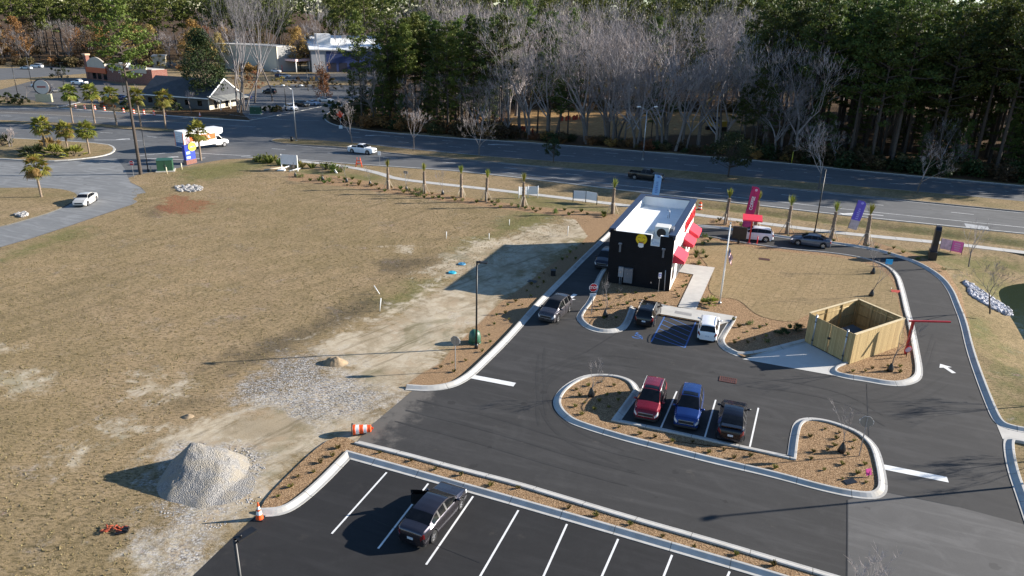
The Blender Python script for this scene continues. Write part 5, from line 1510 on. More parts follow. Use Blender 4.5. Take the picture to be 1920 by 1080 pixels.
def feather(px, label, h, cmain, cbot, text=None, az=-80, w=.75, lean=4, marks=None):
    t = thing('feather_flag', label, 'flag', G(*px), R_(az+90))
    t.rotation_euler = (0, R_(lean), R_(az+90))
    MB().tube([(-w/2,0,0),(-w/2,0,h*.9),(-w/2+.2,0,h*.99),(w*.35,0,h*1.0)], .02, 6).build('pole', M['black_metal'], t)
    mb = MB(); n = 22; m = 6; vs = []; z0 = .35
    for i in range(n+1):
        z = z0+(h-z0)*i/n; ww = w if z < h*.93 else w*(1-.35*(z-h*.93)/(h*.07))
        for k in range(m+1): vs.append((-w/2+ww*k/m, .05*math.sin(z*2.3+k*.9), z))
    for i in range(n):
        for k in range(m):
            q = (i*(m+1)+k, i*(m+1)+k+1, (i+1)*(m+1)+k+1, (i+1)*(m+1)+k)
            mb.add([vs[j] for j in q], [(0,1,2,3)], 1 if i < n*.30 else 0, False)
    mb.build('banner', [cmain, cbot], t)
    if text: text_mesh(text, .58, M['sign_white'], 'lettering', .004, t, TX((-.03,-.085,h*.625), (0,0,1), (-1,0,0), (0,-1,0)) @ Matrix.Diagonal((.92,1,1,1)), .012)
    if marks:
        mm = MB(); rng = random.Random(5)
        for k in range(marks[0]):
            z = h*.42+k*.26; mm.box((-.16+rng.uniform(-.04,.04),-.07,z),(.16+rng.uniform(-.05,.05),-.062,z+.13))
        mm.build('print', marks[1], t)
    MB().disc((.05,-.07,h*.93), .17, (0,1,0), .012, 14).build('roundel', pm('roundel', (.75,.45,.6), .5, .1) if text else (marks[1] if marks else M['sign_white']), t)
    return t
feather((1398,431), 'magenta feather flag reading COFFEE behind the red order canopy', 5.9, pm('magenta_cloth', (.50,.022,.13), .7, .08, 2), pm('magenta_cloth_2', (.34,.03,.16), .7, .25, 3), 'COFFEE', -108, 1.15, 6)
feather((1596,434), 'violet feather flag with a pale lower end among the young palms', 4.3, pm('violet_cloth', (.13,.10,.55), .7, .1, 2), pm('pale_cloth', (.42,.38,.42), .7, .25, 2), None, -106, 1.15, 9, (6, pm('pale_violet', (.36,.34,.80), .6, .1)))
feather((1226,386), 'pale blue feather flag standing behind the coffee shop roof', 4.7, pm('sky_cloth', (.20,.42,.75), .7, .08, 2), pm('sky_cloth_2', (.18,.38,.72), .7, .08, 2), None, -104, 1.05, 3, (7, pm('mid_blue', (.08,.2,.5), .6, .1)))

# order point
def order_point():
    c = G(1404,458); a = ang(G(1388,457), G(1478,468))
    t = thing('order_canopy', 'red order canopy on a single red post beside the white crossover', 'canopy', (c.x, c.y, .12), a+R_(4))
    MB().box((-.09,-.09,0),(.09,.09,3.0)).build('post', M['red'], t)
    MB().add([(-1.15,-1.0,3.05),(1.15,-1.0,3.05),(1.15,1.1,3.3),(-1.15,1.1,3.3),(-1.15,-1.0,3.2),(1.15,-1.0,3.2),(1.15,1.1,3.45),(-1.15,1.1,3.45)], [(0,3,2,1),(4,5,6,7),(0,1,5,4),(1,2,6,5),(2,3,7,6),(3,0,4,7)]).build('canopy_roof', M['awning'], t)
    MB().box((-.22,-.18,0),(.22,.18,.05)).build('foot_plate', M['red'], t)
    m = thing('menu_board', 'black menu board on a single foot left of the red canopy', 'menu board', (G(1384,458).x, G(1384,458).y, .12), a+R_(-6))
    MB().box((-.12,-.12,0),(.12,.12,.7)).build('foot', M['black_metal'], m)
    MB().box((-.85,-.14,.6),(.85,.14,2.1)).build('display_case', M['black_metal'], m)
    MB().box((-.78,.142,.7),(.78,.15,2.0)).build('menu_face', M['glass'], m)
    b = thing('bollard', 'short red bollard right of the red canopy post', 'bollard', (G(1419,459).x, G(1419,459).y, .12))
    MB().cyl((0,0,0),(0,0,.95), .065).disc((0,0,.95), .07, (0,0,1), .03).build('post', M['red'], b)
order_point()
def clearance():
    c = G(1697,666)
    t = thing('clearance_bar', 'red T-shaped clearance bar reaching over the drive-through lane', 'clearance bar', (c.x, c.y, .12), ang(G(1697,666), G(1790,668)))
    a = R_(-6)
    MB().box((-.09,-.09,0),(.09,.09,2.95)).build('post', pm('dark_red_enamel', (.38,.012,.02), .4, .1), t)
    MB().box((-.35,-.07,2.95),(3.1,.07,3.07)).build('arm', pm('dark_red_enamel_2', (.40,.014,.022), .4, .1), t)
    s = thing('round_sign', 'small round pink sign on a black stake at the clearance post', 'sign', (G(1698,672).x, G(1698,672).y, .12), R_(8))
    MB().cyl((0,0,0),(0,0,.75), .035).build('stake', M['black_metal'], s)
    MB().disc((0,-.04,.72), .34, (0,1,.25), .05, 20).build('ring', M['red'], s)
    MB().disc((0,-.075,.73), .27, (0,1,.25), .03, 20).build('face', pm('pale_pink', (.62,.45,.52), .5, .15, 6), s)
clearance()
def pylon():
    c = G(1747,484); t = thing('monument_sign', 'black slab monument sign seen edge-on beside the pink banner', 'sign', (c.x, c.y, 0), R_(64))
    MB().box((-.95,-.42,0),(.95,.42,.95)).build('base', M['black_metal'], t)
    MB().box((-.62,-.33,.95),(.62,.33,1.75)).build('lower_cabinet', M['navy'], t)
    MB().box((-.75,-.30,1.75),(.75,.30,3.55)).build('upper_cabinet', M['black_metal'], t)
    MB().disc((0,0,3.35), .62, (0,1,0), .58, 24).build('crest', M['navy'], t)
    c0_, c1_ = G(1765,470), G(1798,477)
    b = thing('banner', 'pink fabric banner in a low frame right of the black monument sign', 'banner', (c0_+c1_)*.5, ang(c0_, c1_))
    L = (c1_-c0_).length
    L *= 1.25
    for s in (-1, 0, 1): MB().cyl((s*L/2,0,0),(s*L/2,0,1.6), .03).build('post', M['black_metal'], b)
    MB().box((-L/2,-.02,.25),(0,-.005,1.55)).build('pale_panel', pm('pale_print', (.80,.50,.55), .6, .35, 1.6), b)
    MB().box((0,-.022,.25),(L/2,-.006,1.55)).build('pink_panel', pm('pink_print', (.90,.16,.45), .6, .08, 2), b)
    mm = MB()
    for z, w in ((1.25,.30),(1.0,.36),(.75,.30),(.5,.26)): mm.box((L*.25-w,-.028,z-.06),(L*.25+w,-.024,z+.06))
    mm.build('print', pm('print_pink', (.85,.42,.60), .6, .1), b)
pylon()
# flagpole
c = G(1349,571)
t = thing('flagpole', 'tall white flagpole standing at the lawn edge by the walkway', 'flagpole', (c.x, c.y, .1))
MB().cyl((0,0,0),(0,0,8.1), .075, .045, 12).build('pole', M['white_paint'], t)
MB().disc((0,0,8.15), .09, (0,0,1), .14, 12).build('finial', M['steel'], t)
MB().cyl((0,0,0),(0,0,.2), .16, .14, 12).build('base', M['steel'], t)
MB().tube([(.09,0,.9),(.11,0,4.5),(.08,0,8.0)], .012, 4).build('halyard', M['white_paint'], t)
fl = thing('national_flag', 'limp red, white and blue striped flag hanging from the flagpole', 'flag', (c.x+.10, c.y, 3.9))
def flag():
    fr = pm('flag_red', (.42,.02,.03), .8, .1); fw = pm('flag_white', (.75,.75,.75), .8, .05); fb = pm('flag_blue', (.02,.035,.14), .8, .1)
    n, m = 26, 20; V = []
    for i in range(n+1):            # along the hoist (height of the cloth), 0 top
        for j in range(m+1):        # along the fly
            u = j/m; z = 2.0-1.15*(i/n)*(1-.25*u)-u*1.05; x = .10+u*.42+.05*math.sin(u*9+i*.25); y = .13*math.sin(u*11+i*.18)
            V.append((x, y, z))
    for nm, mats, sel in (('stripes', [fr, fw], lambda i, j: not (i < n*7/13 and j < m*.4)), ('canton', [fb], lambda i, j: i < n*7/13 and j < m*.4)):
        mb = MB()
        for i in range(n):
            for j in range(m):
                if sel(i, j): mb.add([V[i*(m+1)+j], V[i*(m+1)+j+1], V[(i+1)*(m+1)+j+1], V[(i+1)*(m+1)+j]], [(0,1,2,3)], (int(i*13/n) % 2) if nm == 'stripes' else 0, True)
        mb.build(nm, mats, fl)
    st = MB()
    for i in range(0, 13, 2):
        for j in range(1, 8, 2):
            p = Vector(V[i*(m+1)+j]); st.disc(p+Vector((0,-.012,0)), .022, (0,1,0), .006, 5)
    st.build('stars', fw, fl)
flag()

# utility things
def cabinet(px, label, sx, sy, h, rz, mat, pad=True, name='utility_cabinet', cat='utility cabinet'):
    t = thing(name, label, cat, G(*px), rz)
    if pad: MB().box((-sx/2-.25,-sy/2-.25,0),(sx/2+.25,sy/2+.25,.15)).build('pad', M['concrete'], t)
    MB().box((-sx/2,-sy/2,.15),(sx/2,sy/2,h)).add([(-sx/2-.03,-sy/2-.03,h),(sx/2+.03,-sy/2-.03,h),(sx/2+.03,sy/2+.03,h+.10),(-sx/2-.03,sy/2+.03,h+.10)],[(0,1,2,3)]).box((-sx/2-.03,-sy/2-.03,h-.05),(sx/2+.03,sy/2+.03,h)).build('casing', mat, t)
    MB().box((-.02,-sy/2-.012,.3),(.02,-sy/2,h-.1)).build('door_seam', M['black_metal'], t)
    MB().box((.08,-sy/2-.05,h*.5),(.13,-sy/2-.003,h*.62)).build('handle', M['steel'], t)
    return t
cabinet((311,320), 'green transformer cabinet on a concrete pad by the highway corner', 2.4, 2.0, 1.9, R_(20), M['box_green'])
cabinet((480,214), 'dark green transformer cabinet across the highway by the street corner', 2.6, 2.0, 1.9, R_(5), M['box_green'])
t = thing('utility_pedestal', 'round green plastic utility dome beside the black pole', 'utility dome', G(890,642))
mb = MB(); mb.tube([(0,0,0),(0,0,.55),(0,0,.95),(0,0,1.12),(0,0,1.18)], [.50,.52,.44,.26,.05], 18); mb.build('dome', M['dome_green'], t)
MB().cyl((0,0,0),(0,0,.10), .56, .55, 18).build('collar', M['box_green'], t)
for px, h, lb in [((313,326),1.1,'cream bollard in front of the green transformer'),((341,318),1.1,'cream bollard between the transformer and the blue sign'),((283,322),.9,'cream bollard left of the green transformer')]:
    t = thing('bollard', lb, 'bollard', G(*px), 0, 'bollards round the transformer')
    MB().cyl((0,0,0),(0,0,h), .10, .10, 10).build('post', pm('cream_enamel', (.62,.55,.38), .6, .12), t)
    MB().disc((0,0,h), .11, (0,0,1), .06, 10).build('post_cap', M['concrete'], t)
# blue monument sign
c0_, c1_ = G(348,309), G(366,305)
t = thing('monument_sign', 'tall blue monument sign with a yellow oval on a brick base', 'sign', (c0_+c1_)*.5, ang(c0_, c1_)); t.scale = (.95,.95,.8)
L = 2.3
MB().box((-L/2-.1,-.4,0),(L/2+.1,.4,1.0)).build('brick_base', M['brick'], t)
MB().box((-L/2,-.32,1.0),(L/2,.32,2.0)).build('lower_panel', M['blue_sign'], t)
MB().box((-L/2-.05,-.34,2.02),(L/2-.02,.34,3.0)).build('middle_panel', M['blue_sign'], t)
MB().box((-L/2-.1,-.32,3.02),(L/2-.05,.32,4.2)).build('upper_panel', pm('deep_blue', (.02,.04,.30), .4, .1), t)
MB().tube([(.55,-.30,3.7),(.55,-.42,3.7)], [.95,.95], 28).build('oval', pm('sign_yellow', (.75,.62,.06), .4, .08), t)
MB().box((0.05,-.44,3.58),(1.05,-.425,3.82)).build('oval_print', pm('print_blue_2', (.06,.12,.4), .5, .2), t)
MB().box((-L/2+.15,-.36,1.25),(-.1,-.34,1.75)).box((-L/2+.15,-.38,2.25),(-.1,-.36,2.8)).build('white_print', pm('print_white', (.45,.62,.80), .5, .3, 3), t)

# ------------------------------------------------------------------ construction odds and ends
def drum_mesh():
    prof = [(.27,0),(.27,.18),(.25,.20),(.25,.38),(.235,.40),(.235,.58),(.22,.60),(.22,.78),(.20,.80),(.20,.96),(.12,1.0)]
    mb = MB(); n = 18
    for k in range(len(prof)-1):
        vs = []
        for r, z in prof[k:k+2]:
            for i in range(n): vs.append((r*math.cos(2*PI*i/n), r*math.sin(2*PI*i/n), z))
        fs = [(i, (i+1) % n, n+(i+1) % n, n+i) for i in range(n)]
        mb.add(vs, fs, 1 if k in (2, 6) else 0, True)
    mb.add([(.12*math.cos(2*PI*i/n), .12*math.sin(2*PI*i/n), 1.0) for i in range(n)], [tuple(range(n))])
    mb.add([(.27*math.cos(2*PI*i/n), .27*math.sin(2*PI*i/n), 0) for i in range(n)], [tuple(range(n))[::-1]])
    return mb
def traffic_drum(loc, label, group=None, scale=1):
    t = thing('traffic_drum', label, 'traffic drum', loc, 0, group)
    drum_mesh().build('drum_body', [M['orange'], M['orange_w']], t, None, 40)
    MB().box((-.06,-.02,1.0),(.06,.02,1.10)).build('handle', M['orange'], t)
    MB().cyl((0,0,0),(0,0,.06), .36, .34, 16).build('rubber_base', M['plastic'], t)
    t.scale = (scale,)*3
    return t
t = traffic_drum(G(660,806, .32), 'orange and white traffic drum lying on its side by the asphalt edge', None, 1.25)
t.rotation_euler = (0, R_(88), R_(8))
d0 = traffic_drum(G(142,203), 'orange and white traffic drum in the row along the far road edge', 'traffic drums along the far road edge', 1.1)
for px in [(159,204.5),(178,206),(196,207.5),(232,211),(251,213),(270,214.5),(289,216),(310,218)]: dup(d0, G(*px), 0.3)
t2 = dup(d0, G(1312,393), 0.2, 'lone orange traffic drum standing on the verge behind the shop roof', ''); del t2['group']
def cone(loc, label, h=.95):
    t = thing('traffic_cone', label, 'traffic cone', loc)
    mb = MB(); n = 16; zs = [(.06,.19,0),(.30,.135,0),(.50,.10,1),(.62,.08,0),(.78,.055,1),(1.0,.03,0)]
    prev = (.19, .04)
    rows = [(.19,.04,0),(.14,.30,0),(.105,.50,1),(.088,.60,0),(.06,.76,1),(.03,.98,0)]
    for a, b in zip(rows[:-1], rows[1:]):
        vs = []
        for r, z in (a[:2], b[:2]):
            for i in range(n): vs.append((r*h*math.cos(2*PI*i/n), r*h*math.sin(2*PI*i/n), z*h))
        mb.add(vs, [(i, (i+1) % n, n+(i+1) % n, n+i) for i in range(n)], b[2], True)
    mb.add([(.03*h*math.cos(2*PI*i/n), .03*h*math.sin(2*PI*i/n), .98*h) for i in range(n)], [tuple(range(n))])
    mb.build('cone_body', [M['orange'], M['orange_w']], t)
    MB().box((-.22*h,-.22*h,0),(.22*h,.22*h,.05*h)).build('cone_base', M['plastic'], t)
    return t
cone(G(487,973), 'orange and white traffic cone at the kerb end beside the gravel', 1.1)
c2 = cone(G(375,219), 'small orange cone on the verge across the highway', 1.3)
def gravel_pile():
    c = G(388,893); a0 = 0
    mb = MB(); n = 90; R0 = 4.6; vs = []; fs = []
    for i in range(n+1):
        for j in range(n+1):
            x = (i/n*2-1)*R0; y = (j/n*2-1)*R0
            # crest drifting towards -x with a long tail to +x,-y
            wob = 1+.25*pnoise(Vector((x*.5, y*.5, 9)))
            r = math.hypot((x+.9)/1.8 if x < -.9 else (x+.9)/3.4, (y-.7)/1.8 if y > .7 else (y-.7)/3.4)*wob
            r = math.sqrt(r*r+.035)
            h = 2.35*max(0, 1-r)**1.15+.25*max(0, 1-math.hypot(x-1.2, y+1.0)/2.2)
            h += (pnoise(Vector((x*.8, y*.8, 4)))*.16+pnoise(Vector((x*2.5, y*2.5, 1)))*.06)*min(1, h)
            h += pnoise(Vector((x*8, y*8, 1)))*.05*min(1, h*2)
            vs.append((x, y, h-.02 if h > 0 else -.12))
    for i in range(n):
        for j in range(n):
            a = i*(n+1)+j; fs.append((a, a+n+1, a+n+2, a+1))
    mb.add(vs, fs, 0, True)
    m, nt, b = newmat('grey_gravel'); v = gpos(nt)
    vo = nd(nt, 'ShaderNodeTexVoronoi', feature='F1'); vo.inputs['Scale'].default_value = 17; nt.links.new(v, vo.inputs['Vector'])
    f = noise(nt, v, 1.0, 5, .65)
    o = mix(nt, nd_sep(nt, vo.outputs['Color']), (0.17,0.166,0.163), (0.33,0.315,0.295))
    o = mix(nt, sstep(nt, f, .42, .58), o, mix(nt, noise(nt, v, 14, 4, .7), (0.22,0.195,0.155), (0.36,0.325,0.275)))
    nt.links.new(o, b.inputs['Base Color']); b.inputs['Roughness'].default_value = .95
    bump(nt, b, vo.outputs['Distance'], .9, .07)
    o = mb.build('gravel_pile', m); o.location = (c.x, c.y, 0)
    tag(o, 'pale heap of grey gravel and sand beside the lower parking lot', 'gravel pile')
gravel_pile()
def stone_mesh(rng, s=1.0):
    bm = bmesh.new(); bmesh.ops.create_icosphere(bm, subdivisions=1, radius=s*.5)
    for v in bm.verts: v.co = Vector((v.co.x*rng.uniform(.7,1.25), v.co.y*rng.uniform(.7,1.2), v.co.z*rng.uniform(.5,.9)))
    vs = [v.co.copy() for v in bm.verts]; fs = [[v.index for v in f.verts] for f in bm.faces]; bm.free(); return vs, fs
def stones(name, poly, n, smin, smax, z, seed, mat=None, kind='stuff', label=None, cat=None, thin=False):
    rng = random.Random(seed); mb = MB()
    xs = [p.x for p in poly]; ys = [p.y for p in poly]; P2 = np.array([(0.,0.)])
    k = 0
    while k < n:
        p = Vector((rng.uniform(min(xs), max(xs)), rng.uniform(min(ys), max(ys)), 0))
        if sdf(np.array([[p.x, p.y]]), poly)[0] < 0: continue
        if thin and pnoise(Vector((p.x*.6, p.y*.6, 2)))+pnoise(Vector((p.x*1.9, p.y*1.9, 7)))*.5 < rng.uniform(-.35, .15): continue
        s = rng.uniform(smin, smax); vs, fs = stone_mesh(rng, s)
        Mx = Matrix.Translation((p.x, p.y, (z(p) if callable(z) else z)+s*.15)) @ Matrix.Rotation(rng.uniform(0,6.28), 4, 'Z')
        mb.add(vs, fs, 0, False, Mx); k += 1
    o = mb.build(name, mat or M['stone'])
    tag(o, label, cat, None, kind); return o
GRV = pm('loose_gravel', (0.30,0.29,0.28), .9, .6, 3.5)
stones('loose_gravel', GP([(428,738),(480,702),(530,674),(590,672),(640,702),(710,735),(700,768),(640,772),(600,790),(555,782),(500,762)]), 1700, .03, .09, -.01, 3, GRV, thin=True, label='loose pale gravel scattered over the sandy ground', cat='gravel')
stones('loose_gravel', GP([(300,960),(320,890),(380,845),(450,835),(500,870),(490,930),(430,985),(350,1010)]), 1100, .04, .15, -.02, 13, GRV, thin=True, label='loose stones scattered round the foot of the gravel heap', cat='gravel')
def pz(p):
    s = sdf(np.array([[p.x, p.y]]), POND)[0]
    return -1.4*max(0, min(1, 1+s/7.0))**1.3 if s < 0 else -1.4-.1
RIP = pm('riprap_stone', (0.40,0.40,0.43), .85, .6, 1.4)
stones('riprap', [G(x,y,-.6) for x,y in [(1806,530),(1812,527),(1850,545),(1895,563),(1903,575),(1890,580),(1860,572),(1822,556)]], 420, .28, .62, pz, 8, RIP, label='grey riprap stones running down to the pond', cat='riprap')
stones('rubble_heap', GP([(328,350),(345,347),(375,350),(382,356),(360,361),(335,359)]), 130, .3, .7, .0, 5, GRV, label='heap of grey rubble stones on the field beyond the clay patch', cat='rubble')
stones('rubble_heap', GP([(28,405),(45,400),(55,405),(40,411)]), 45, .25, .6, .15, 6, GRV, label='small rubble heap on the grass left of the white sedan', cat='rubble')
# white survey pipes in the field
PVC = M['white_paint']
for (b_, h, lx, lb) in [((712,584),1.3,.12,'white stake leaning at the edge of the sandy track'),((712,552),1.0,-.5,'white stake fallen over on the field'),((917,449),.75,0,'short white pipe in the green patch'),((955,423),.8,0,'white pipe at the top of the green patch'),((1064,442),1.25,.04,'tall white pipe left of the shop lane'),((837,448),.9,.02,'faint thin stake far out in the field')]:
    t = thing('survey_stake', lb, 'stake', G(*b_))
    MB().cyl((0,0,0),(lx*h,0,h*math.sqrt(max(.05,1-lx*lx))), .045, .045, 8).build('pipe', PVC, t)
    MB().disc((lx*h,0,h*math.sqrt(max(.05,1-lx*lx))), .055, (lx,0,1), .05, 8).build('pipe_cap', M['sign_white'], t)
LIDM = pm('cyan_plastic', (.02,.35,.50), .5, .1); LIDM2 = pm('teal_plastic', (.05,.20,.34), .5, .15)
for px, lb, m_ in [((848,512),'bright cyan plastic lid lying on the sandy ground', LIDM),((866,496),'dull blue plastic lid on the dark soil patch', LIDM2)]:
    t = thing('plastic_lid', lb, 'lid', G(*px))
    MB().cyl((0,0,0),(0,0,.14), .46, .40, 18).build('lid', m_, t); MB().cyl((0,0,.14),(0,0,.18), .12, .10, 10).build('knob', m_, t)
rng = random.Random(31)
t = thing('orange_scrap', 'tangle of orange plastic fencing scrap on the dark grass', 'scrap', G(210,995)); t.scale = (.72,.72,.5)
mb = MB()
for i in range(20):
    a = rng.uniform(0,6.28); p = Vector((rng.uniform(-.7,.7), rng.uniform(-.35,.35), rng.uniform(.02,.25)))
    q = p+Vector((math.cos(a)*.5, math.sin(a)*.35, rng.uniform(-.05,.15))); mb.tube([p, (p+q)/2+Vector((0,0,.06)), q], [.05,.07,.03], 5)
mb.build('scrap', pm('faded_orange', (.28,.05,.018), .7, .4, 4), t)
mb = MB()
for i in range(10):
    p = Vector((rng.uniform(.3,1.2), rng.uniform(-.4,.4), .1)); mb.box((p.x-.15,p.y-.1,0),(p.x+.15,p.y+.1,rng.uniform(.1,.3)))
mb.build('dark_scrap', M['bag'], t)
t = thing('lumber_pile', 'white posts and boards lying on the ground under the sign board', 'lumber', (G(530,322)))
for i, (a, b_, m_) in enumerate([((495,320),(532,316),M['lumber']),((523,320),(544,313),M['white_paint']),((543,322),(566,317),M['white_paint'])]):
    p = G(*a)-G(530,322); q = G(*b_)-G(530,322); MB().tube([p+Vector((0,0,.12)), q+Vector((0,0,.2))], .12, 4).build('board', m_, t)
p = G(529,320)-G(530,322); MB().box((p.x-.7,p.y-.4,.02),(p.x+.5,p.y+.4,.22)).build('panel', M['white_paint'], t)
for px, lb in [((632,325),'white post stub lying on the verge grass')]:
    t = thing('white_post', lb, 'post', G(*px)); MB().box((-.12,-.12,0),(.12,.12,.7)).build('post', M['white_paint'], t); MB().box((-.15,-.15,.7),(.15,.15,.76)).build('cap', M['white_paint'], t); t.rotation_euler = (0, R_(-35), 0)
def grate(px, w, d, rz, label, z=.02, mat=None, n=8):
    t = thing('drain_grate', label, 'drain grate', (G(*px).x, G(*px).y, z), rz)
    MB().box((-w/2,-d/2,0),(w/2,-d/2+.06,.03)).box((-w/2,d/2-.06,0),(w/2,d/2,.03)).box((-w/2,-d/2+.06,0),(-w/2+.06,d/2-.06,.03)).box((w/2-.06,-d/2+.06,0),(w/2,d/2-.06,.03)).build('frame', mat, t)
    mb = MB()
    for k in range(n): 
        x = -w/2+w*(k+.5)/n; mb.box((x-w/n*.28,-d/2+.06,0),(x+w/n*.28,d/2-.06,.025))
    mb.box((-w/2+.06,-.03,.026),(w/2-.06,.03,.032)); mb.build('bars', mat, t)
    MB().box((-w/2+.06,-d/2+.06,-.003),(w/2-.06,d/2-.06,.0)).build('pit', M['bag'], t)
RUSTM = pm('rusty_iron', (.10,.035,.025), .8, .3, 5)
grate((1365,713), 1.3, .85, R_(-20), 'rusty double drain grate in the dark asphalt', .02, RUSTM, 9)
grate((1433,488), 1.2, .7, R_(-20), 'rusty drain grate in the sod lawn', .13, RUSTM, 9)
grate((998,528), .9, .7, R_(-20), 'dark drain grate at the edge of the shop\'s shadow', .02, M['black_metal'], 6)
t = thing('junction_box', 'low black utility box on the sand by the left lane', 'utility box', G(1037,516)); MB().box((-.25,-.25,0),(.25,.25,.55)).build('casing', M['black_metal'], t); MB().box((-.28,-.28,.55),(.28,.28,.6)).build('lid', M['plastic'], t)
t = thing('yard_sign', 'small bright blue sign at the bend of the drive-through kerb', 'sign', (G(1665,501).x, G(1665,501).y, .1), R_(-8))
MB().box((-.38,-.02,.25),(.38,.02,.85)).build('panel', pm('cyan_sign', (.03,.38,.72), .5, .08), t)
for s in (1,-1): MB().cyl((s*.3,.03,0),(s*.3,.03,.85), .015, .015, 6).build('stake', M['steel'], t)
t = thing('yard_sign', 'orange red panel lying on the lawn edge beside the inner kerb', 'sign', (G(1679,549).x, G(1679,549).y, .14), R_(-10))
MB().box((-.45,-.22,.02),(.45,.22,.05),0,Matrix.Rotation(R_(18),4,'X')).build('panel', pm('coral_sign', (.62,.10,.06), .5, .2, 5), t); MB().cyl((-.4,.2,0),(-.4,.2,.3),.02).build('stake', M['steel'], t)
t = thing('yard_sign', 'small magenta sign at the right tip of the parking island', 'sign', (G(1629,898).x, G(1629,898).y, .1), R_(20))
MB().box((-.20,-.02,.15),(.20,.02,.55),0,Matrix.Rotation(R_(-20),4,'X')).build('panel', pm('magenta_sign', (.50,.03,.22), .5, .2, 8), t); MB().cyl((0,.05,0),(0,.05,.4),.02,.02,6).build('stake', M['black_metal'], t)
t = thing('yard_sign', 'dark ground plate lying on the island mulch near the magenta sign', 'plate', (G(1593,906).x, G(1593,906).y, .115), R_(20)); MB().box((-.4,-.22,0),(.4,.22,.03)).build('panel', M['bag'], t)
t = thing('litter_bin', 'black litter bin near the tip of the median by the street lamp', 'litter bin', G(547.5,266)); MB().cyl((0,0,0),(0,0,1.0),.3,.33,12).cyl((0,0,1.0),(0,0,1.15),.34,.15,12).build('bin', M['black_metal'], t); MB().disc((0,0,1.02),.35,(0,0,1),.04,12).build('rim', M['plastic'], t)
for px, lb in [((1484,306),'thin yellow marker post at the edge of the woods by the highway')]:
    t = thing('marker_post', lb, 'marker post', G(*px)); MB().cyl((0,0,0),(0,0,2.3),.08).build('post', pm('yellow_post', (.45,.40,.04), .6, .1), t); MB().disc((0,0,2.3),.09,(0,0,1),.05,8).build('cap', M['plastic'], t)

def mound(px, label, r, h, seed):
    c = G(*px); n = 36; mb = MB(); vs = []; fs = []
    for i in range(n+1):
        for j in range(n+1):
            x = (i/n*2-1)*r; y = (j/n*2-1)*r*.7; q = math.hypot(x/r, y/(r*.7)); z = h*max(0, 1-q**1.6)
            z += (pnoise(Vector((x*1.7+seed, y*1.7, 0)))*.35+pnoise(Vector((x*5, y*5+seed, 0)))*.12)*min(h, z*1.3)
            vs.append((x, y, z-.03))
    for i in range(n):
        for j in range(n):
            a = i*(n+1)+j; fs.append((a, a+n+1, a+n+2, a+1))
    mb.add(vs, fs, 0, True)
    o = mb.build('dirt_mound', pm('sandy_soil', (.27,.20,.125), .95, .35, 1.8, bmp=.8, bscale=9)); o.location = (c.x, c.y, 0)
    tag(o, label, 'dirt mound')
mound((628,681), 'small sandy dirt mound at the top of the gravel patch', 1.1, .55, 3)
mound((352,782), 'low pale earth lump with a dark shadow left of the gravel patch', .5, .22, 5)
# ------------------------------------------------------------------ vehicles in place
P_ = lambda n, c, m=.45, r=.28: paint(n, c, m, r)
car_px('parked_sedan', 'dark grey sedan with its driver door open in the lower parking row', 'sedan', (4.9,1.86,1.46), P_('paint_graphite', (.085,.078,.092), .85, .2), (813,1017), (864,950), 'R', hd=66, door_open=True)
car_px('driving_suv', 'grey compact crossover driving out of the lane past the stop sign', 'suv', (4.55,1.83,1.68), P_('paint_slate', (.085,.08,.09), .6, .25), (1067,582), (1046,606), 'L', hd=-116, black_roof=True)
car_at('waiting_suv', 'dark crossover in the shop\'s shadow at the service window', 'suv', (4.5,1.83,1.66), P_('paint_midnight', (.012,.014,.03), .3, .3), (1136,495), -110)
car_px('parked_suv', 'glossy black estate crossover with roof rails in the accessible bay', 'suv', (4.75,1.88,1.72), P_('paint_black', (.006,.006,.0065), .1, .2), (1222,615), (1240,588), 'R', hd=70, rails=True)
car_px('parked_suv', 'small boxy white crossover beside the blue hatched aisle', 'boxy', (4.25,1.81,1.68), P_('paint_white', (.78,.78,.79), 0, .3), (1339,642), (1350,618), 'R', hd=72, rails=True, black_roof=False)
car_px('parked_suv', 'dark red crossover nosed up to the planted island kerb', 'suv', (4.65,1.84,1.66), P_('paint_red', (.20,.006,.016), .3, .25), (1249,748), (1231,790), 'L', hd=-109, rails=True, cladding=True, sunroof=True)
car_px('parked_suv', 'bright blue crossover with a sunroof parked between two dark cars', 'suv', (4.6,1.82,1.72), P_('paint_blue', (.013,.042,.18), .4, .22), (1319,760), (1305,806), 'L', hd=-108, sunroof=True)
car_px('parked_coupe_suv', 'black sloping-roof crossover parked tail-out beside the blue one', 'fastback', (4.6,1.88,1.60), P_('paint_navy_black', (.006,.006,.012), .3, .25), (1389,827), (1400,786), 'R', hd=71, spoiler=True)
car_at('queuing_suv', 'white crossover queuing beside the red order canopy', 'suv', (4.65,1.84,1.70), P_('paint_white_2', (.76,.77,.79), 0, .3), (1413,448.5), 163)
car_px('queuing_sedan', 'blue grey sedan queuing behind the white crossover', 'sedan', (4.75,1.82,1.47), P_('paint_bluegrey', (.085,.11,.16), .6, .28), (1542.5,466), (1494,459.5), 'L')
car_px('driving_pickup', 'white extended-cab pickup on the near carriageway by the median tip', 'pickup', (5.9,2.0,1.9), P_('paint_white_3', (.78,.79,.81), 0, .3), (658,287), (691,290.5), 'R')
car_px('driving_pickup', 'black pickup on the near carriageway behind the blue feather flag', 'pickup', (6.1,2.03,1.95), P_('paint_black_2', (.009,.009,.010), .2, .3), (1186,336), (1231,341), 'R')
car_px('driving_sedan', 'pale silver sedan coming down the side road by the grass island', 'sedan', (4.75,1.82,1.46), P_('paint_silver', (.60,.58,.54), .2, .3), (182,376), (164,387), 'L')
a_ = G(377,283); b_ = G(422,272)
tr_h = math.atan2(b_.y-a_.y, b_.x-a_.x); n_ = Vector((-math.sin(tr_h), math.cos(tr_h), 0))
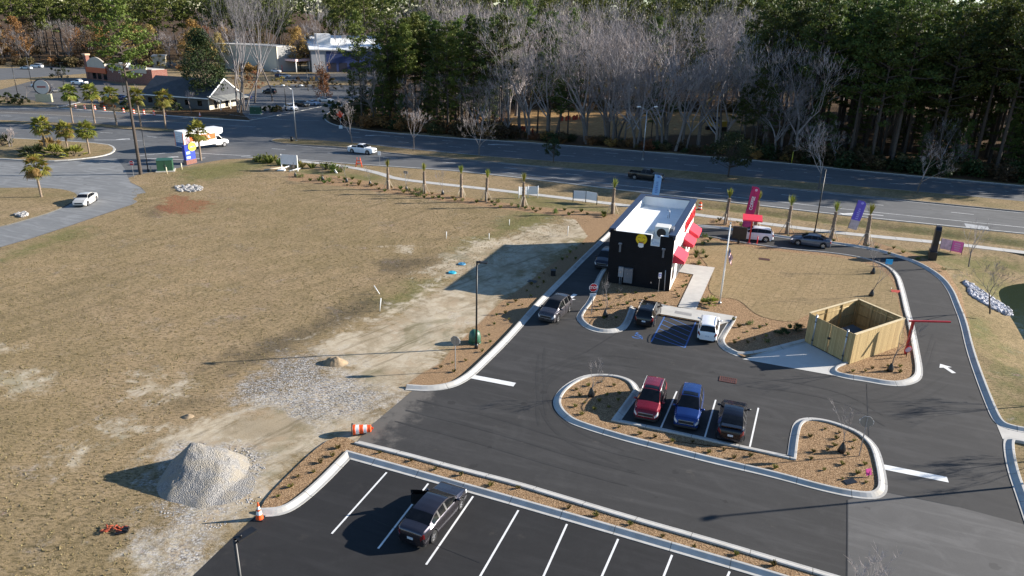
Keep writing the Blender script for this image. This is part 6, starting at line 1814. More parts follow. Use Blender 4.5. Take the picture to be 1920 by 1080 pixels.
box_truck(tuple((a_+b_)*.5+n_*1.05+Vector((math.cos(tr_h), math.sin(tr_h), 0))*(-1.3)), R_(57), 1.2)
far = [('parked_sedan','white sedan parked alone in the restaurant lot','sedan',(4.8,1.82,1.46),(.72,.73,.76),(74,163),178),
 ('parked_pickup','white pickup parked before the brick restaurant','pickup',(5.9,2.0,1.9),(.72,.73,.74),(150,159),165),
 ('parked_sedan','black sedan parked right in front of the white pickup','sedan',(4.8,1.82,1.46),(.012,.012,.014),(162,164.5),-10),
 ('parked_suv','black crossover behind the round cream sign','suv',(4.6,1.83,1.68),(.012,.012,.014),(94,173),-15),
 ('parked_sedan','dark blue sedan partly hidden behind the roadside palms','sedan',(4.8,1.82,1.46),(.012,.02,.09),(228,187),-15),
 ('parked_suv','white crossover nearest the street lamp across the highway','suv',(4.7,1.85,1.72),(.72,.73,.76),(546,206.5),-40),
 ('parked_suv','black crossover second in the row across the highway','suv',(4.8,1.88,1.75),(.010,.011,.013),(567,199.5),-35),
 ('parked_sedan','white and blue sedan third in the row across the highway','sedan',(4.7,1.82,1.46),(.5,.55,.65),(588,197),-35),
 ('parked_sedan','white sedan last in the row nearest the russet tree','sedan',(4.8,1.82,1.46),(.72,.72,.70),(611,191),-10),
 ('parked_suv','black boxy off-roader parked left of the white row','boxy',(4.5,1.9,1.85),(.010,.010,.010),(506,176),170),
 ('parked_sedan','dark blue sedan parked at the gabled office','sedan',(4.7,1.82,1.46),(.015,.03,.10),(458,186),170),
 ('parked_sedan','white hatchback just below the beige shop wall','sedan',(4.5,1.8,1.5),(.72,.73,.75),(518,136),-15),
 ('parked_suv','silver crossover below the beige shop','suv',(4.6,1.83,1.66),(.45,.47,.50),(535,146),-12),
 ('parked_sedan','dark blue sedan behind the tree stems near the beige shop','sedan',(4.6,1.82,1.46),(.02,.03,.10),(526,144),-12),
 ('driving_sedan','pale silver sedan leading on the far road','sedan',(4.8,1.82,1.46),(.45,.50,.52),(50,130),172),
 ('driving_van','white low van following on the far road','suv',(5.2,1.9,1.8),(.70,.72,.74),(70,127),172),
 ('parked_van','white delivery van under the white-roofed shed','boxy',(5.5,2.0,2.3),(.6,.62,.66),(622,128),175)]
for i, (nm, lb, kd, dm, cl_, px, hd) in enumerate(far):
    car_at(nm, lb, kd, dm, P_('far_paint_%d' % i, cl_, .1, .3), px, hd, plate=None, cat='van' if 'van' in nm else ('pickup' if 'pickup' in nm else 'car'))

# ------------------------------------------------------------------ buildings across the highway
def roof_prism(L, D, ze, zr, over=.4):
    return [(-over,-over,ze),(L+over,-over,ze),(L+over,D+over,ze),(-over,D+over,ze),(-over,D/2,zr),(L+over,D/2,zr)], [(0,1,5,4),(2,3,4,5),(0,4,3),(1,2,5),(0,3,2,1)]
def bframe(pa, pb, name, label, cat='building'):
    a = G(*pa); b = G(*pb); return thing(name, label, cat, a, ang(a, b)), (b-a).length
def rest():
    t, L = bframe((164,148), (288,161), 'brick_restaurant', 'brick restaurant with an arched cream parapet and an orange entrance band')
    D = 6; h = 5.2
    MB().box((0,0,0),(L,D,h)).build('wall', M['brick'], t)
    cream = pm('cream_stucco', (.50,.44,.36), .8, .06, 1)
    pts = [(1.2,0),(L*.36,0)]
    arch = [(1.6,3.6)]+[(1.6+(L*.32-1.6)*k/12, 6.2+1.9*math.sin(PI*k/12)) for k in range(13)]+[(L*.32,3.6)]
    MB().prism(arch, 0, .5, 0, Matrix(((1,0,0,0),(0,0,-1,.25),(0,1,0,0),(0,0,0,1)))).build('parapet', cream, t)
    MB().box((L*.38,-.2,3.9),(L*.60,.3,6.3)).box((L*.68,-.2,3.9),(L*.93,.3,6.3)).build('upper_panel', cream, t)
    MB().box((.8,-.5,2.6),(L*.33,-.05,4.4)).build('entrance_band', pm('burnt_orange', (.55,.10,.025), .6, .1), t)
    MB().box((-.1,-.15,0),(1.4,1.2,8.4)).build('corner_tower', M['brick'], t)
    MB().box((-.4,-.4,8.4),(1.7,1.5,9.0)).build('tower_cap', pm('tower_cap', (.48,.33,.22), .8, .08), t)
    for u in (.10,.18,.27): MB().box((L*u,-.08,.4),(L*u+2.0,-.02,2.5)).build('window', M['glass'], t)
    for u in (.42,.52,.74,.86): MB().box((L*u,-.25,3.3),(L*u+.4,0,3.6)).build('wall_lamp', M['sign_white'], t)
    MB().box((.5,.5,h),(L-.5,D-.5,h+.15)).build('roof', M['concrete'], t)
    MB().box((L*.45,2,h+.15),(L*.55,4,h+1.4)).build('roof_unit', M['ac'], t)
rest()
def office():
    t, L = bframe((270,197), (392,206), 'gabled_office', 'low office with a dark shingle roof and a cream gabled end')
    D = 13; ze = 3.0; zr = 7.6
    wall = pm('cream_siding', (.56,.51,.42), .8, .06, 1); dark = pm('dark_siding', (.10,.095,.09), .8, .1, 1)
    MB().box((0,0,0),(L,D,ze)).build('wall', dark, t)
    MB().add([(L,.0,0),(L+.25,0,0),(L+.25,D,0),(L,D,0),(L,0,ze),(L+.25,0,ze),(L+.25,D,ze),(L,D,ze),(L+.25,D/2,zr-.3),(L,D/2,zr-.3)], [(1,2,6,8,5),(0,4,9,7,3),(0,1,5,4),(2,3,7,6)]).build('gable_wall', wall, t)
    v, f = roof_prism(L, D, ze, zr, .6); MB().add(v, f).build('roof', pm('grey_shingle', (.055,.06,.068), .85, .25, .9, bmp=.3), t)
    w = M['white_paint']
    for s in (0, 1):
        y0 = -.6 if s == 0 else D+.6
        MB().add([(L+.62,y0,ze-.05),(L+.62,D/2,zr-.05),(L+.62,D/2,zr+.30),(L+.62,y0,ze+.25),(L+.80,y0,ze-.05),(L+.80,D/2,zr-.05),(L+.80,D/2,zr+.30),(L+.80,y0,ze+.25)], [(0,1,2,3),(7,6,5,4),(3,2,6,7),(0,4,5,1)]).build('barge_board', w, t)
    MB().box((-.5,-.72,ze-.15),(L+.6,-.6,ze+.1)).build('fascia', w, t)
    MB().box((L+.28,D/2-.5,4.6),(L+.33,D/2+.5,6.4)).build('gable_window', M['glass'], t)
    MB().add([(L+.25,-.6,ze+.6),(L+.25,D,ze+.6),(L+3.2,D,ze-.4),(L+3.2,-.6,ze-.4)], [(0,1,2,3)]).add([(L+3.2,-.6,ze-.4),(L+3.2,D,ze-.4),(L+3.2,D,ze-.7),(L+3.2,-.6,ze-.7)], [(0,1,2,3)]).build('porch_roof', pm('pale_shingle', (.17,.175,.17), .85, .2, 1), t)
    for k in range(4): MB().box((L+2.9,1+k*4,0),(L+3.1,1.2+k*4,ze-.5)).build('porch_post', w, t)
    for k in range(3): MB().box((L+.27,2+k*4.5,.2),(L+.31,3.2+k*4.5,2.4)).build('door', M['glass'], t)
    for k in range(5): MB().box((L*.08+k*L*.19,-.04,.9),(L*.08+k*L*.19+1.4,-.005,2.3)).build('window', M['glass'], t)
    bn = thing('recycling_bin', 'teal recycling bin at the corner of the gabled office', 'bin', G(400,200)); MB().box((-1.4,-.8,0),(1.4,.8,1.6)).build('bin_body', pm('teal_bin', (.02,.13,.17), .5, .1), bn); MB().box((-1.45,-.85,1.6),(1.45,.85,1.75)).build('lid', M['plastic'], bn)
office()
def shop(pa, pb, D, h, name, label, wallm, roofm, extra=None, side=None, pitched=False):
    t, L = bframe(pa, pb, name, label)
    MB().box((0,0,0),(L,D,h)).build('wall', wallm, t)
    if pitched: MB().add([(-.8,-.8,h),(L+.8,-.8,h),(L+.8,D,h+5),(-.8,D,h+5),(-.8,-.8,h-.5),(L+.8,-.8,h-.5),(L+.8,D,h),(-.8,D,h)], [(0,1,2,3),(0,4,5,1),(1,5,6,2),(0,3,7,4),(2,6,7,3)]).build('roof', roofm, t)
    else: MB().box((-.3,-.3,h),(L+.3,D+.3,h+.35)).build('roof', roofm, t)
    if side: MB().add([(-.02,0,0),(-.02,D,0),(-.02,D,h),(-.02,0,h)], [(0,1,2,3)]).build('side_wall', side, t)
    if extra: extra(t, L)
    return t
def ex1(t, L):
    MB().box((L*.15,-.6,0),(L*.33,0,2.8)).build('door', M['red'], t)
    MB().box((L*.45,-1.5,4.2),(L*.85,0,4.9)).build('canopy', M['red'], t)
    MB().box((L*.5,-.05,.5),(L*.62,-.01,3.5)).build('window', M['glass'], t)
    MB().box((L*.36,-.1,h1-2),(L*.40,-.02,h1)).build('downspout', M['grey_box'], t)
h1 = 10.5
shop((522,135), (556,132), 34, h1, 'beige_shop', 'beige box-like shop with a red canopy and red door', pm('beige_stucco', (.58,.53,.42), .8, .05, 1), M['concrete'], ex1)
t, L = bframe((484,130), (521,135), 'shaded_shop_side', 'left side of the beige shop, its shade put into the grey wall'); MB().box((0,0,0),(L-.1,10,10.4)).build('wall', pm('shaded_stucco', (.30,.30,.29), .8, .06), t); MB().box((-.2,-.2,10.4),(L-.1,10.2,10.7)).build('roof', M['concrete'], t); MB().box((.3,-.05,0),(L-.3,-.01,2.2)).build('window', M['glass'], t)  # left face of the beige shop, its shade painted as grey wall colour
def ex2(t, L):
    MB().box((L*.20,-.1,.3),(L*.98,-.02,9.0)).build('blue_cladding', pm('blue_cladding', (.022,.04,.13), .5, .2, .6), t)
    for k in range(5): MB().box((L*.22+k*L*.15,-.14,.3),(L*.22+k*L*.15+3.6,-.11,4.2)).build('roller_door', M['navy'], t)
    MB().box((L*.1,8,10.5),(L*.3,18,16.0)).build('roof_block', M['white_wall'], t)
shop((586,136), (720,136), 26, 10, 'white_roofed_shed', 'long blue-walled shed with a bright white roof behind the pines', pm('shed_grey', (.33,.34,.36), .7, .06, 1), M['roof_white'], ex2, None, True)
t, L = bframe((556,136), (584,134), 'forecourt_canopy', 'pale flat canopy on white posts between the shop and the shed', 'canopy'); MB().box((0,0,4.6),(L,8,5.5)).build('canopy_roof', pm('pink_white', (.7,.5,.5), .6, .15), t)
for x in (.5, L-.5): MB().cyl((x,.5,0),(x,.5,4.6), .22).build('post', M['white_paint'], t)
t, L = bframe((412,112), (484,116), 'grey_roofed_store', 'dark store with a wide grey roof behind the bare stems'); MB().box((0,0,0),(L,20,4)).build('wall', pm('store_wall', (.12,.09,.085), .8, .1), t); v, f = roof_prism(L, 20, 4, 8.5, 1); MB().add(v, f).build('roof', pm('store_roof', (.22,.235,.26), .8, .12, .6), t); MB().box((L*.2,4,7),(L*.3,8,10.5)).build('roof_unit', M['roof_white'], t)
t, L = bframe((288,128), (312,128), 'cream_annex', 'small cream annex behind the brick restaurant'); MB().box((0,0,0),(L,10,5)).build('wall', pm('annex_cream', (.6,.52,.38), .8, .06), t); MB().box((-.3,-.3,5),(L+.3,10.3,5.4)).build('roof', M['concrete'], t); MB().box((L*.3,-.05,1),(L*.5,-.01,3)).build('window', M['glass'], t)
t = thing('oval_sign', 'round cream sign on a pale base at the restaurant entrance', 'sign', G(84,191), R_(10))
MB().box((-2.0,-.5,0),(2.0,.5,2.2)).build('base', pm('sign_base', (.55,.50,.33), .7, .1), t); MB().tube([(0,-.4,4.1),(0,.4,4.1)], [2.1,2.1], 26).build('disc', pm('dark_disc', (.03,.02,.02), .6, .1), t)
MB().tube([(.15,-.55,4.1),(.15,-.42,4.1)], [1.9,1.9], 26).build('disc_face', pm('cream_face', (.68,.62,.55), .5, .06), t); MB().box((-1.0,-.6,3.9),(1.2,-.57,4.35)).build('print', pm('print_red', (.4,.12,.1), .5, .2), t)
t = thing('road_sign', 'small grey white board on two legs by the roadside palms', 'sign', G(208,190), R_(-10)); MB().box((-1.6,-.05,1.0),(1.6,.05,2.6)).build('panel', pm('grey_white', (.45,.50,.50), .5, .08), t)
for s in (1,-1): MB().cyl((s*1.2,0,0),(s*1.2,0,1.0), .08).build('leg', M['steel'], t)
# transmission tower far off
t = thing('transmission_tower', 'pale lattice transmission tower beyond the dark pines', 'tower', Vector((325, 560, 0)), .2)
mb = MB()
H_ = 52
for s in ((1,1),(1,-1),(-1,1),(-1,-1)): mb.tube([(s[0]*3.5,s[1]*3.5,0),(s[0]*1.6,s[1]*1.6,H_*.6),(s[0]*.5,s[1]*.5,H_)], [.35,.28,.2], 4)
for k in range(14):
    z = H_*k/14; w_ = 3.5-3.0*k/14; z2 = H_*(k+1)/14; w2 = 3.5-3.0*(k+1)/14
    for s in (1,-1): mb.tube([(-w_,s*w_,z),(w2,s*w2,z2)], .14, 3).tube([(w_,s*w_,z),(-w2,s*w2,z2)], .14, 3)
mb.build('lattice', M['sign_white'], t)
for z in (32, 40, 47): MB().tube([(-9,0,z),(0,0,z+1),(9,0,z)], .25, 4).build('cross_arm', M['sign_white'], t)
def excavator():
    t = thing('excavator', 'yellow excavator with raised arm in the clearing behind the trees', 'excavator', G(1342,244), R_(200))
    y = pm('machine_yellow', (.52,.33,.04), .5, .12, 2)
    for s in (1,-1): MB().box((-2.2,s*1.2-.3,.0),(2.2,s*1.2+.3,.9)).build('track', M['black_metal'], t)
    MB().box((-2.2,-1.3,1.0),(1.4,1.3,2.3)).build('body', y, t)
    MB().box((.2,.2,2.3),(1.5,1.3,3.4)).build('cab', M['glass'], t)
    MB().tube([(1.2,-.3,1.8),(3.0,-.3,5.0),(3.6,-.3,6.6)], [.4,.45,.3], 6).build('boom', y, t)
    MB().tube([(3.5,-.3,6.5),(1.3,-.3,8.6)], [.28,.2], 6).build('stick', y, t)
    MB().tube([(3.4,-.3,6.5),(5.2,-.3,5.9),(5.5,-.3,4.6)], [.25,.25,.4], 6).build('bucket', y, t)
excavator()
RF = pm('orange_fence', (.42,.06,.03), .7, .4, 1.2)
for i, (a, b, lb) in enumerate([((1048,228),(1092,224),'orange red safety fencing at the back of the clearing'),((968,246),(1000,250),'orange red safety fencing low behind the roadside trunks')]):
    A, B = G(*a), G(*b); t = thing('safety_fence', lb, 'fence', A, ang(A, B)); L = (B-A).length
    mb = MB(); n = 16
    for k in range(n): 
        if k % 5 == 3: continue
        mb.add([(L*k/n,.2*math.sin(k),.1),(L*(k+1)/n,.2*math.sin(k+1),.1),(L*(k+1)/n,.2*math.sin(k+1),1.3+.3*math.sin(k*1.7)),(L*k/n,.2*math.sin(k),1.3+.3*math.sin(k*1.3))], [(0,1,2,3)])
    mb.build('mesh_panel', RF, t)
    for k in range(0, n+1, 4): MB().cyl((L*k/n,.2*math.sin(k),0),(L*k/n,.2*math.sin(k),1.6), .04).build('post', M['orange'], t)

# ------------------------------------------------------------------ roadside trees and palms
rng = random.Random(12)
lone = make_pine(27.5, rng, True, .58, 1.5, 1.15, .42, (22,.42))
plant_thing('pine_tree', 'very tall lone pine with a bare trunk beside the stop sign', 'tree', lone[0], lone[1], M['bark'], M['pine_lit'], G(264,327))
# mature palms
palm_protos = []
def palm(px, h, label, k, group=None, rz=0, s=1.0):
    key = (k, h)
    for kk, o in palm_protos:
        if kk == key: return dup(o, G(*px), rz, label, group, s)
    r2 = random.Random(100+k); tm, cm = make_palm(h, r2)
    t = thing('palm_tree', label, 'palm tree', G(*px), rz, group); tm.build('trunk', M['palmtrunk'], t, None, 50); cm.build('crown', [M['frond'], M['frond_old']], t)
    t.scale = (s,)*3
    palm_protos.append((key, t)); return t
palm((78,371), 4.6, 'round-headed palm on the grass island near the silver sedan', 1, s=1.0)
palm((86,284), 4.6, 'leftmost of the three palms on the planted island', 1, None, 1.0, 1.05)
palm((128,284), 4.2, 'middle of the three palms on the planted island', 2, None, .3, .95)
palm((168,289), 4.4, 'right one of the three palms on the planted island', 3, None, 2.2, 1.0)
palm((377,301), 4.6, 'palm right of the blue monument sign in front of the truck', 1, None, 3.0, 1.15)
for i, (px, k) in enumerate([((137,232),4),((178,231),5),((219,236),4),((265,240),5),((311,243),4)]):
    palm(px, 6.2, ['first','second','third','fourth','fifth'][i]+' slim palm from the left in the narrow left median', k, 'palms in the narrow left median', i*1.3, 1.15)
# palmetto clumps
def clump(px, label, s, seed, mat, cat='shrub', name='palmetto_shrub', h=1.5, loc=None):
    r2 = random.Random(seed); t = thing(name, label, cat, loc or G(*px)); mb = MB()
    for k in range(26):
        a = r2.uniform(0,6.28); el = r2.uniform(.2,1.4); L = r2.uniform(.8,1.3)*h; c_ = Vector((r2.gauss(0,.35), r2.gauss(0,.35), .1))*h*.6
        d = Vector((math.cos(a)*math.cos(el), math.sin(a)*math.cos(el), math.sin(el))); e = c_+d*L; sd = d.cross(Vector((0,0,1))); sd = sd.normalized() if sd.length > .05 else Vector((1,0,0))
        for q in range(9):
            tt = -1.2+2.4*q/8; bd = d*math.cos(tt)+sd*math.sin(tt); m_ = c_+d*L*.6; w_ = bd.cross(d); w_ = (w_.normalized() if w_.length > .01 else sd)*.05*h
            mb.add([m_, m_+bd*.35*h-w_, m_+bd*.65*h, m_+bd*.35*h+w_], [(0,1,2,3)])
    st = MB()
    for q in range(6): a = q*1.05; st.cyl((0,0,0),(math.cos(a)*.3*h,math.sin(a)*.3*h,.5*h), .06, .04, 5)
    st.build('stems', M['bark'], t); mb.build('foliage', mat, t); t.scale = (s,)*3; return t
clump((64,294), 'dark palmetto shrub left on the planted island', 1.2, 1, M['oak']); clump((104,293), 'middle palmetto shrub on the planted island', 1.25, 2, M['frond']); clump((139,294), 'right palmetto shrub by the small white sign', 1.15, 3, M['frond'])
clump((5,273), 'low dark shrub at the left edge of the planted island', 1.3, 4, M['oak'])
clump((95,278), 'yellow green grassy shrub behind the middle palms', 1.2, 6, M['ochre'])
t = small_sign((121,296), 'tiny white sign among the palmetto shrubs', -90, .6, .7, .6, M['sign_white'])

def bare_thing(px, h, label, seed, mat='twig', name='bare_tree', group=None, lv=5, loc=None, spread=.55, t0=.28, twig=.02, nt=5, multi=1, thin=1.0, rz=0.0, bark='bark_grey'):
    r2 = random.Random(seed); tm, cm, tips = make_bare(h, r2, lv, spread, t0, twig, nt, multi=multi, thin=thin)
    t = thing(name, label, 'tree', loc if loc is not None else G(*px), rz, group); tm.build('trunk', M[bark], t, None, 60); cm.build('crown', M[mat], t); return t
bare_thing((20,276), 6.0, 'bare multi-stemmed crape myrtle at the left edge of the island', 41, 'twig_warm', spread=.6, t0=.22, lv=4, nt=7, multi=3)
bare_thing((660,271), 14, 'bare street tree on the median above the white pickup', 42, 'twig_warm', lv=6, t0=.20, twig=.018, nt=3, spread=.62, thin=.7)
bare_thing((775,283), 13.5, 'bare street tree on the median left of the widest one', 43, 'twig_warm', lv=6, t0=.22, twig=.018, nt=3, spread=.62, thin=.7)
bare_thing((898,293), 15, 'widest bare street tree on the left half of the median', 44, 'twig_warm', lv=6, t0=.18, spread=.75, twig=.018, nt=3, thin=.7)
bare_thing((1534,356), 13.0, 'spreading bare median tree behind the tall black light pole', 45, 'twig_warm', lv=6, t0=.24, spread=.85, twig=.018, nt=4)
bare_thing((1720,363), 11.5, 'bare median tree at the right with pale upright branches', 46, 'twig_warm', lv=6, t0=.24, spread=.68, twig=.018, nt=4)
def leafy(px, h, label, seed, mat, w=.30, n=34, q=46, size=.5, t0=.25, loc=None, name='evergreen_tree', group=None, bark='bark', rz=0):
    r2 = random.Random(seed); tm, cm = make_leafy(h, r2, w, n, q, size, t0)
    return plant_thing(name, label, 'tree', tm, cm, M[bark], M[mat], loc if loc is not None else G(*px), rz, group)
leafy((1037,306), 4.8, 'small round evergreen on the median before the clearing', 51, 'oak', .40, 26, 50, .28, .34)
leafy((1365,333), 8.2, 'wide dark evergreen on the median right of the street lamp', 52, 'oak', .52, 60, 60, .34, .36)
# trees across the highway
leafy((389,201), 21, 'big dark evergreen tree rising behind the gabled office', 53, 'oak', .26, 80, 70, .62, .22)
bare_thing((447,211), 28, 'tall bare tree with two leaning stems by the street corner', 54, 'twig', lv=5, t0=.40, spread=.30, multi=2, twig=.022, thin=.8, nt=4)
bare_thing((459,207), 27, 'tall bare tree with three upright stems right of the leaning one', 55, 'twig', lv=5, t0=.42, spread=.28, multi=3, twig=.022, thin=.6, nt=3)
bare_thing((511,190), 29, 'tall bare tree standing in the bark bed of the parking lot', 56, 'twig', lv=5, t0=.40, spread=.32, twig=.022, thin=.75, nt=6)
bare_thing((478,193), 27, 'tall bare tree with a thick trunk at the porch end', 57, 'twig', lv=5, t0=.42, spread=.30, twig=.022, thin=.85)
bare_thing((359,210), 8.5, 'small bare yellowish tree in front of the office roof', 58, 'twig_warm', lv=5, t0=.24, spread=.8)
for i, (px, h) in enumerate([((198,186),7),((260,190),7.5),((95,184),6),((50,185),6),((145,190),6),((172,189),5.5)]):
    bare_thing(px, h, ['small bare tree before the brick wall','small bare tree behind the lone pine trunk','small bare tree right of the round cream sign','small bare tree left of the round cream sign','small bare tree behind the first slim palm','small bare tree behind the second slim palm'][i], 60+i, 'twig', lv=4, t0=.25, spread=.7, nt=7)
v_ = bare_thing((609,190), 26, 'tall bare tree wrapped in russet vine leaves above the parked row', 70, 'twig', lv=6, t0=.36, spread=.45, twig=.03, thin=.8)
mb = MB(); r2 = random.Random(7)
for k in range(60): leafquads(mb, Vector((r2.gauss(0,.9), r2.gauss(0,.9), 1.5+r2.random()*9.5)), 34, 1.0, .42, r2)
mb.build('vine', M['rust'], v_)
for i, (px, h, w, mat) in enumerate([((40,195),3.0,.8,'oak'),((15,194),3.0,.9,'oak'),((205,203),2.5,.8,'rust'),((240,206),2.6,.8,'oak'),((300,206),2.2,.9,'oak'),((330,207),2.0,.9,'oak'),((455,160),6,.6,'ochre'),((480,166),6,.6,'rust'),((560,163),3.5,1.2,'brush'),((590,163),3.5,1.2,'ochre'),((530,162),3.5,1.2,'ochre'),((625,168),4,1.0,'brush'),((625,222),4.5,.8,'oak'),((640,226),5,.6,'oak'),((300,128),6,.6,'ochre'),((340,132),7,.6,'brush'),((110,147),5,.8,'oak'),((505,210),1.6,1.2,'oak'),((520,209),1.6,1.0,'brush')]):
    leafy(px, h, ['dark clipped hedge bush left of the round sign','dark clipped hedge bush at the left edge across the highway','reddish bush before the brick wall','dark bush under the third slim palm','dark bush before the office wall','low dark bush right of the fourth palm','ochre bushy tree left of the beige shop','russet bushy tree by the porch roof','brown hedge bush below the beige shop','yellowish hedge bush by the russet tree','yellowish hedge bush left in the parking hedge','brown bush behind the black light pole','dark bush left at the wood corner','dark bush behind the orange diamond sign','ochre bush behind the brick restaurant','brown bush behind the evergreen tree','dark bush in the middle of the restaurant lot','low bush right of the green cabinet','low brown bush near the white parked crossover'][i], 200+i, mat, w, 22, 30, .45, .05, name='bush')

# young braced palms
YP = []
def young(px, label, k, s=1.0, rz=0.0):
    g = 'young palms braced along the sidewalk'
    if len(YP) < 4:
        r2 = random.Random(300+len(YP)); tm, cm = make_young_palm(5.2, r2)
        t = thing('young_palm', label, 'palm tree', G(*px), rz, g); tm.build('trunk', M['palmtrunk'], t, None, 50); cm.build('frond_bundle', M['frond'], t)
        for q in range(4):
            a = q*PI/2+.5; MB().tube([(math.cos(a)*.95,math.sin(a)*.95,0),(math.cos(a)*.15,math.sin(a)*.15,1.75)], .04, 4).build('brace', M['lumber'], t)
        MB().cyl((0,0,1.55),(0,0,1.85), .25, .23, 10).build('brace_collar', M['lumber'], t)
        t.scale = (s,)*3; YP.append(t); return t
    return dup(YP[k % 4], G(*px), rz, label, g, s)
for i, (px, lb, s) in enumerate([((728,355),'first young braced palm from the left, below the small white sign',.92),((796,363),'second young braced palm from the left in the verge row',.92),((865,370),'third young braced palm from the left in the verge row',.95),((912,378),'fourth young braced palm from the left in the verge row',.95),
    ((981,388),'young braced palm in front of the white two-panel board',.98),((1148,401),'young braced palm left of the coffee shop\'s far corner',.98),((1360,421),'young braced palm right of the coffee shop awnings',.98),((1416,428),'young braced palm hidden behind the magenta COFFEE flag',1.0),((1475,438),'young braced palm between the canopy and the tall light pole',1.0),((1558,449),'young braced palm right of the tall light pole',.98),((1622,461),'young braced palm right of the violet flag',1.06)]):
    young(px, lb, i, s, i*.9)
# saplings with black watering bags
SAP = []
def sapling(px, label, h, bag=None, z=0.0, k=0, rz=0, lean=0):
    r2 = random.Random(400+len(SAP)); tm, cm, _ = make_bare(h, r2, 4, .5, .36, .010, 4, thin=.62)
    t = thing('sapling', label, 'sapling', (G(*px).x, G(*px).y, z), rz); tm.build('trunk', M['bark_grey'], t, None, 60); cm.build('crown', M['twig'], t); SAP.append(t)
    t.rotation_euler = (0, R_(lean), rz)
    if bag:
        b = thing('watering_bag', bag, 'watering bag', (G(*px).x, G(*px).y, z))
        mb = MB(); n = 12; vs = []; rows = [(.24,0),(.26,.12),(.21,.34),(.13,.54),(.07,.70)]
        for r, zz in rows:
            for i in range(n):
                a = 2*PI*i/n; q = r*(1+.14*math.sin(3*a+zz*7)); vs.append((q*math.cos(a), q*.85*math.sin(a), zz))
        fs = [(m*n+i, m*n+(i+1) % n, (m+1)*n+(i+1) % n, (m+1)*n+i) for m in range(4) for i in range(n)]
        mb.add(vs, fs, 0, True); mb.build('bag_body', M['bag'], b)
        MB().tube([(.07,0,.68),(.13,0,.80),(.04,.04,.88)], .02, 5).build('strap', M['bag'], b)
for px, lb, h, bg, z in [((554,331),'thin sapling right of the large white board',2.4,'black watering bag leftmost in the verge row',0),((605,338),'thin sapling second in the verge row',2.6,'black watering bag second from the left in the verge row',0),((650,342),'thin sapling third in the verge row',3.6,'black watering bag third in the verge row',0),((694,347),'thin sapling left of the first young palm',3.6,'black watering bag just left of the first young palm',0),((762,357),'thin sapling between the first two young palms',3.0,'black watering bag between the first two young palms',0),((830,365),'thin sapling between the second and third young palms',4.0,'black watering bag between the second and third young palms',0),
    ((1636,515),'upper sapling on the sod lawn',4.0,'upper black watering bag on the sod lawn',.12),((1633,557),'lower sapling on the sod lawn behind the enclosure',4.6,'lower black watering bag on the sod lawn',.12),((1108,745),'sapling on the rounded end of the parking island',3.4,'black watering bag on the rounded end of the parking island',.1),((1577,850),'sapling on the right end of the parking island',3.4,'black watering bag on the right end of the parking island',.1),((1134,596),'sapling on the island by the shop stop sign',3.8,'black watering bag by the shop stop sign',.1),
    ((1668,698),'leaning pale sapling between the enclosure and the round pink sign',5.4,'black watering bag before the timber enclosure',.1)]:
    sapling(px, lb, h, bg, z, lean=8 if 'leaning' in lb else 0)
bare_thing((1816,500), 5.5, 'small bare tree on the pond bank near the pink banner', 81, 'twig', lv=4, t0=.42, spread=.4, twig=.012, nt=4)
bare_thing((1856,588), 6.0, 'small bare tree beside the riprap at the pond', 82, 'twig', lv=5, t0=.36, spread=.6, twig=.012, nt=4, bark='bark')
bare_thing(None, 6.5, 'bare tree outside the right edge of the lot', 83, 'twig', lv=5, loc=G(2005,757), spread=.6, twig=.012)
bare_thing(None, 7.0, 'bare tree off the right edge by the flume', 84, 'twig', lv=5, loc=G(2080,848), spread=.6, twig=.012)
bare_thing(None, 4.6, 'bare pale tree whose twigs reach into the bottom edge', 85, 'twig_warm', lv=5, loc=G(1590,1165), spread=.7, twig=.008, nt=5, thin=.8)

# tufts
TP = []
for k in range(5):
    o = make_tuft(random.Random(500+k), 46, .55, .8, .028).build('grass_tuft', M['tuft'] if k < 3 else M['shrub']); TP.append(o.data); bpy.data.objects.remove(o)
mb = MB(); r2 = random.Random(9)
for q in range(12): leafquads(mb, Vector((r2.gauss(0,.16), r2.gauss(0,.16), r2.uniform(.1,.4))), 16, .22, .15, r2)
o = mb.build('round_shrub', M['shrub']); SH = o.data; bpy.data.objects.remove(o)
def tufts(poly, n, label, group, z=.1, seed=1, kinds=(0,1,2), s0=.7, s1=1.2, cat='grass tuft', mind=.9, edge=.35):
    r2 = random.Random(seed); xs = [p.x for p in poly]; ys = [p.y for p in poly]; got = []; tries = 0
    while len(got) < n and tries < 4000:
        tries += 1
        p = Vector((r2.uniform(min(xs), max(xs)), r2.uniform(min(ys), max(ys)), z))
        if sdf(np.array([[p.x, p.y]]), poly)[0] < edge: continue
        if any((p-q).length < mind for q in got): continue
        got.append(p); k = r2.choice(kinds)
        o = bpy.data.objects.new('grass_tuft' if k < 5 else 'round_shrub', TP[k] if k < 5 else SH); col.objects.link(o)
        o.location = p; s = r2.uniform(s0, s1)*(.62 if cat == 'grass tuft' else .8 if cat == 'shrub' else 1); o.scale = (s, s, s*r2.uniform(.8,1.2)); o.rotation_euler = (0, 0, r2.uniform(0,6.28))
        tag(o, label, cat, group)
tufts(K6[4:]+K7[::-1], 34, 'small dark grass tuft in the mulch strip between the two parking lanes', 'tufts in the lower mulch strip', .1, 1, (0,1,2), .6, 1.0, mind=1.6, edge=.4)
tufts(GP([(500,945),(560,880),(620,828),(655,840),(600,895),(550,938)]), 9, 'small grass tuft in the left end of the lower mulch bed', 'tufts in the lower left mulch bed', .1, 2, (0,1,2), .6, 1.0)
tufts(GP([(1060,735),(1110,712),(1165,715),(1180,735),(1150,785),(1085,790),(1060,770)]), 15, 'small grass tuft on the rounded end of the parking island', 'tufts on the parking island left end', .1, 3, (0,1,2), .5, .95)
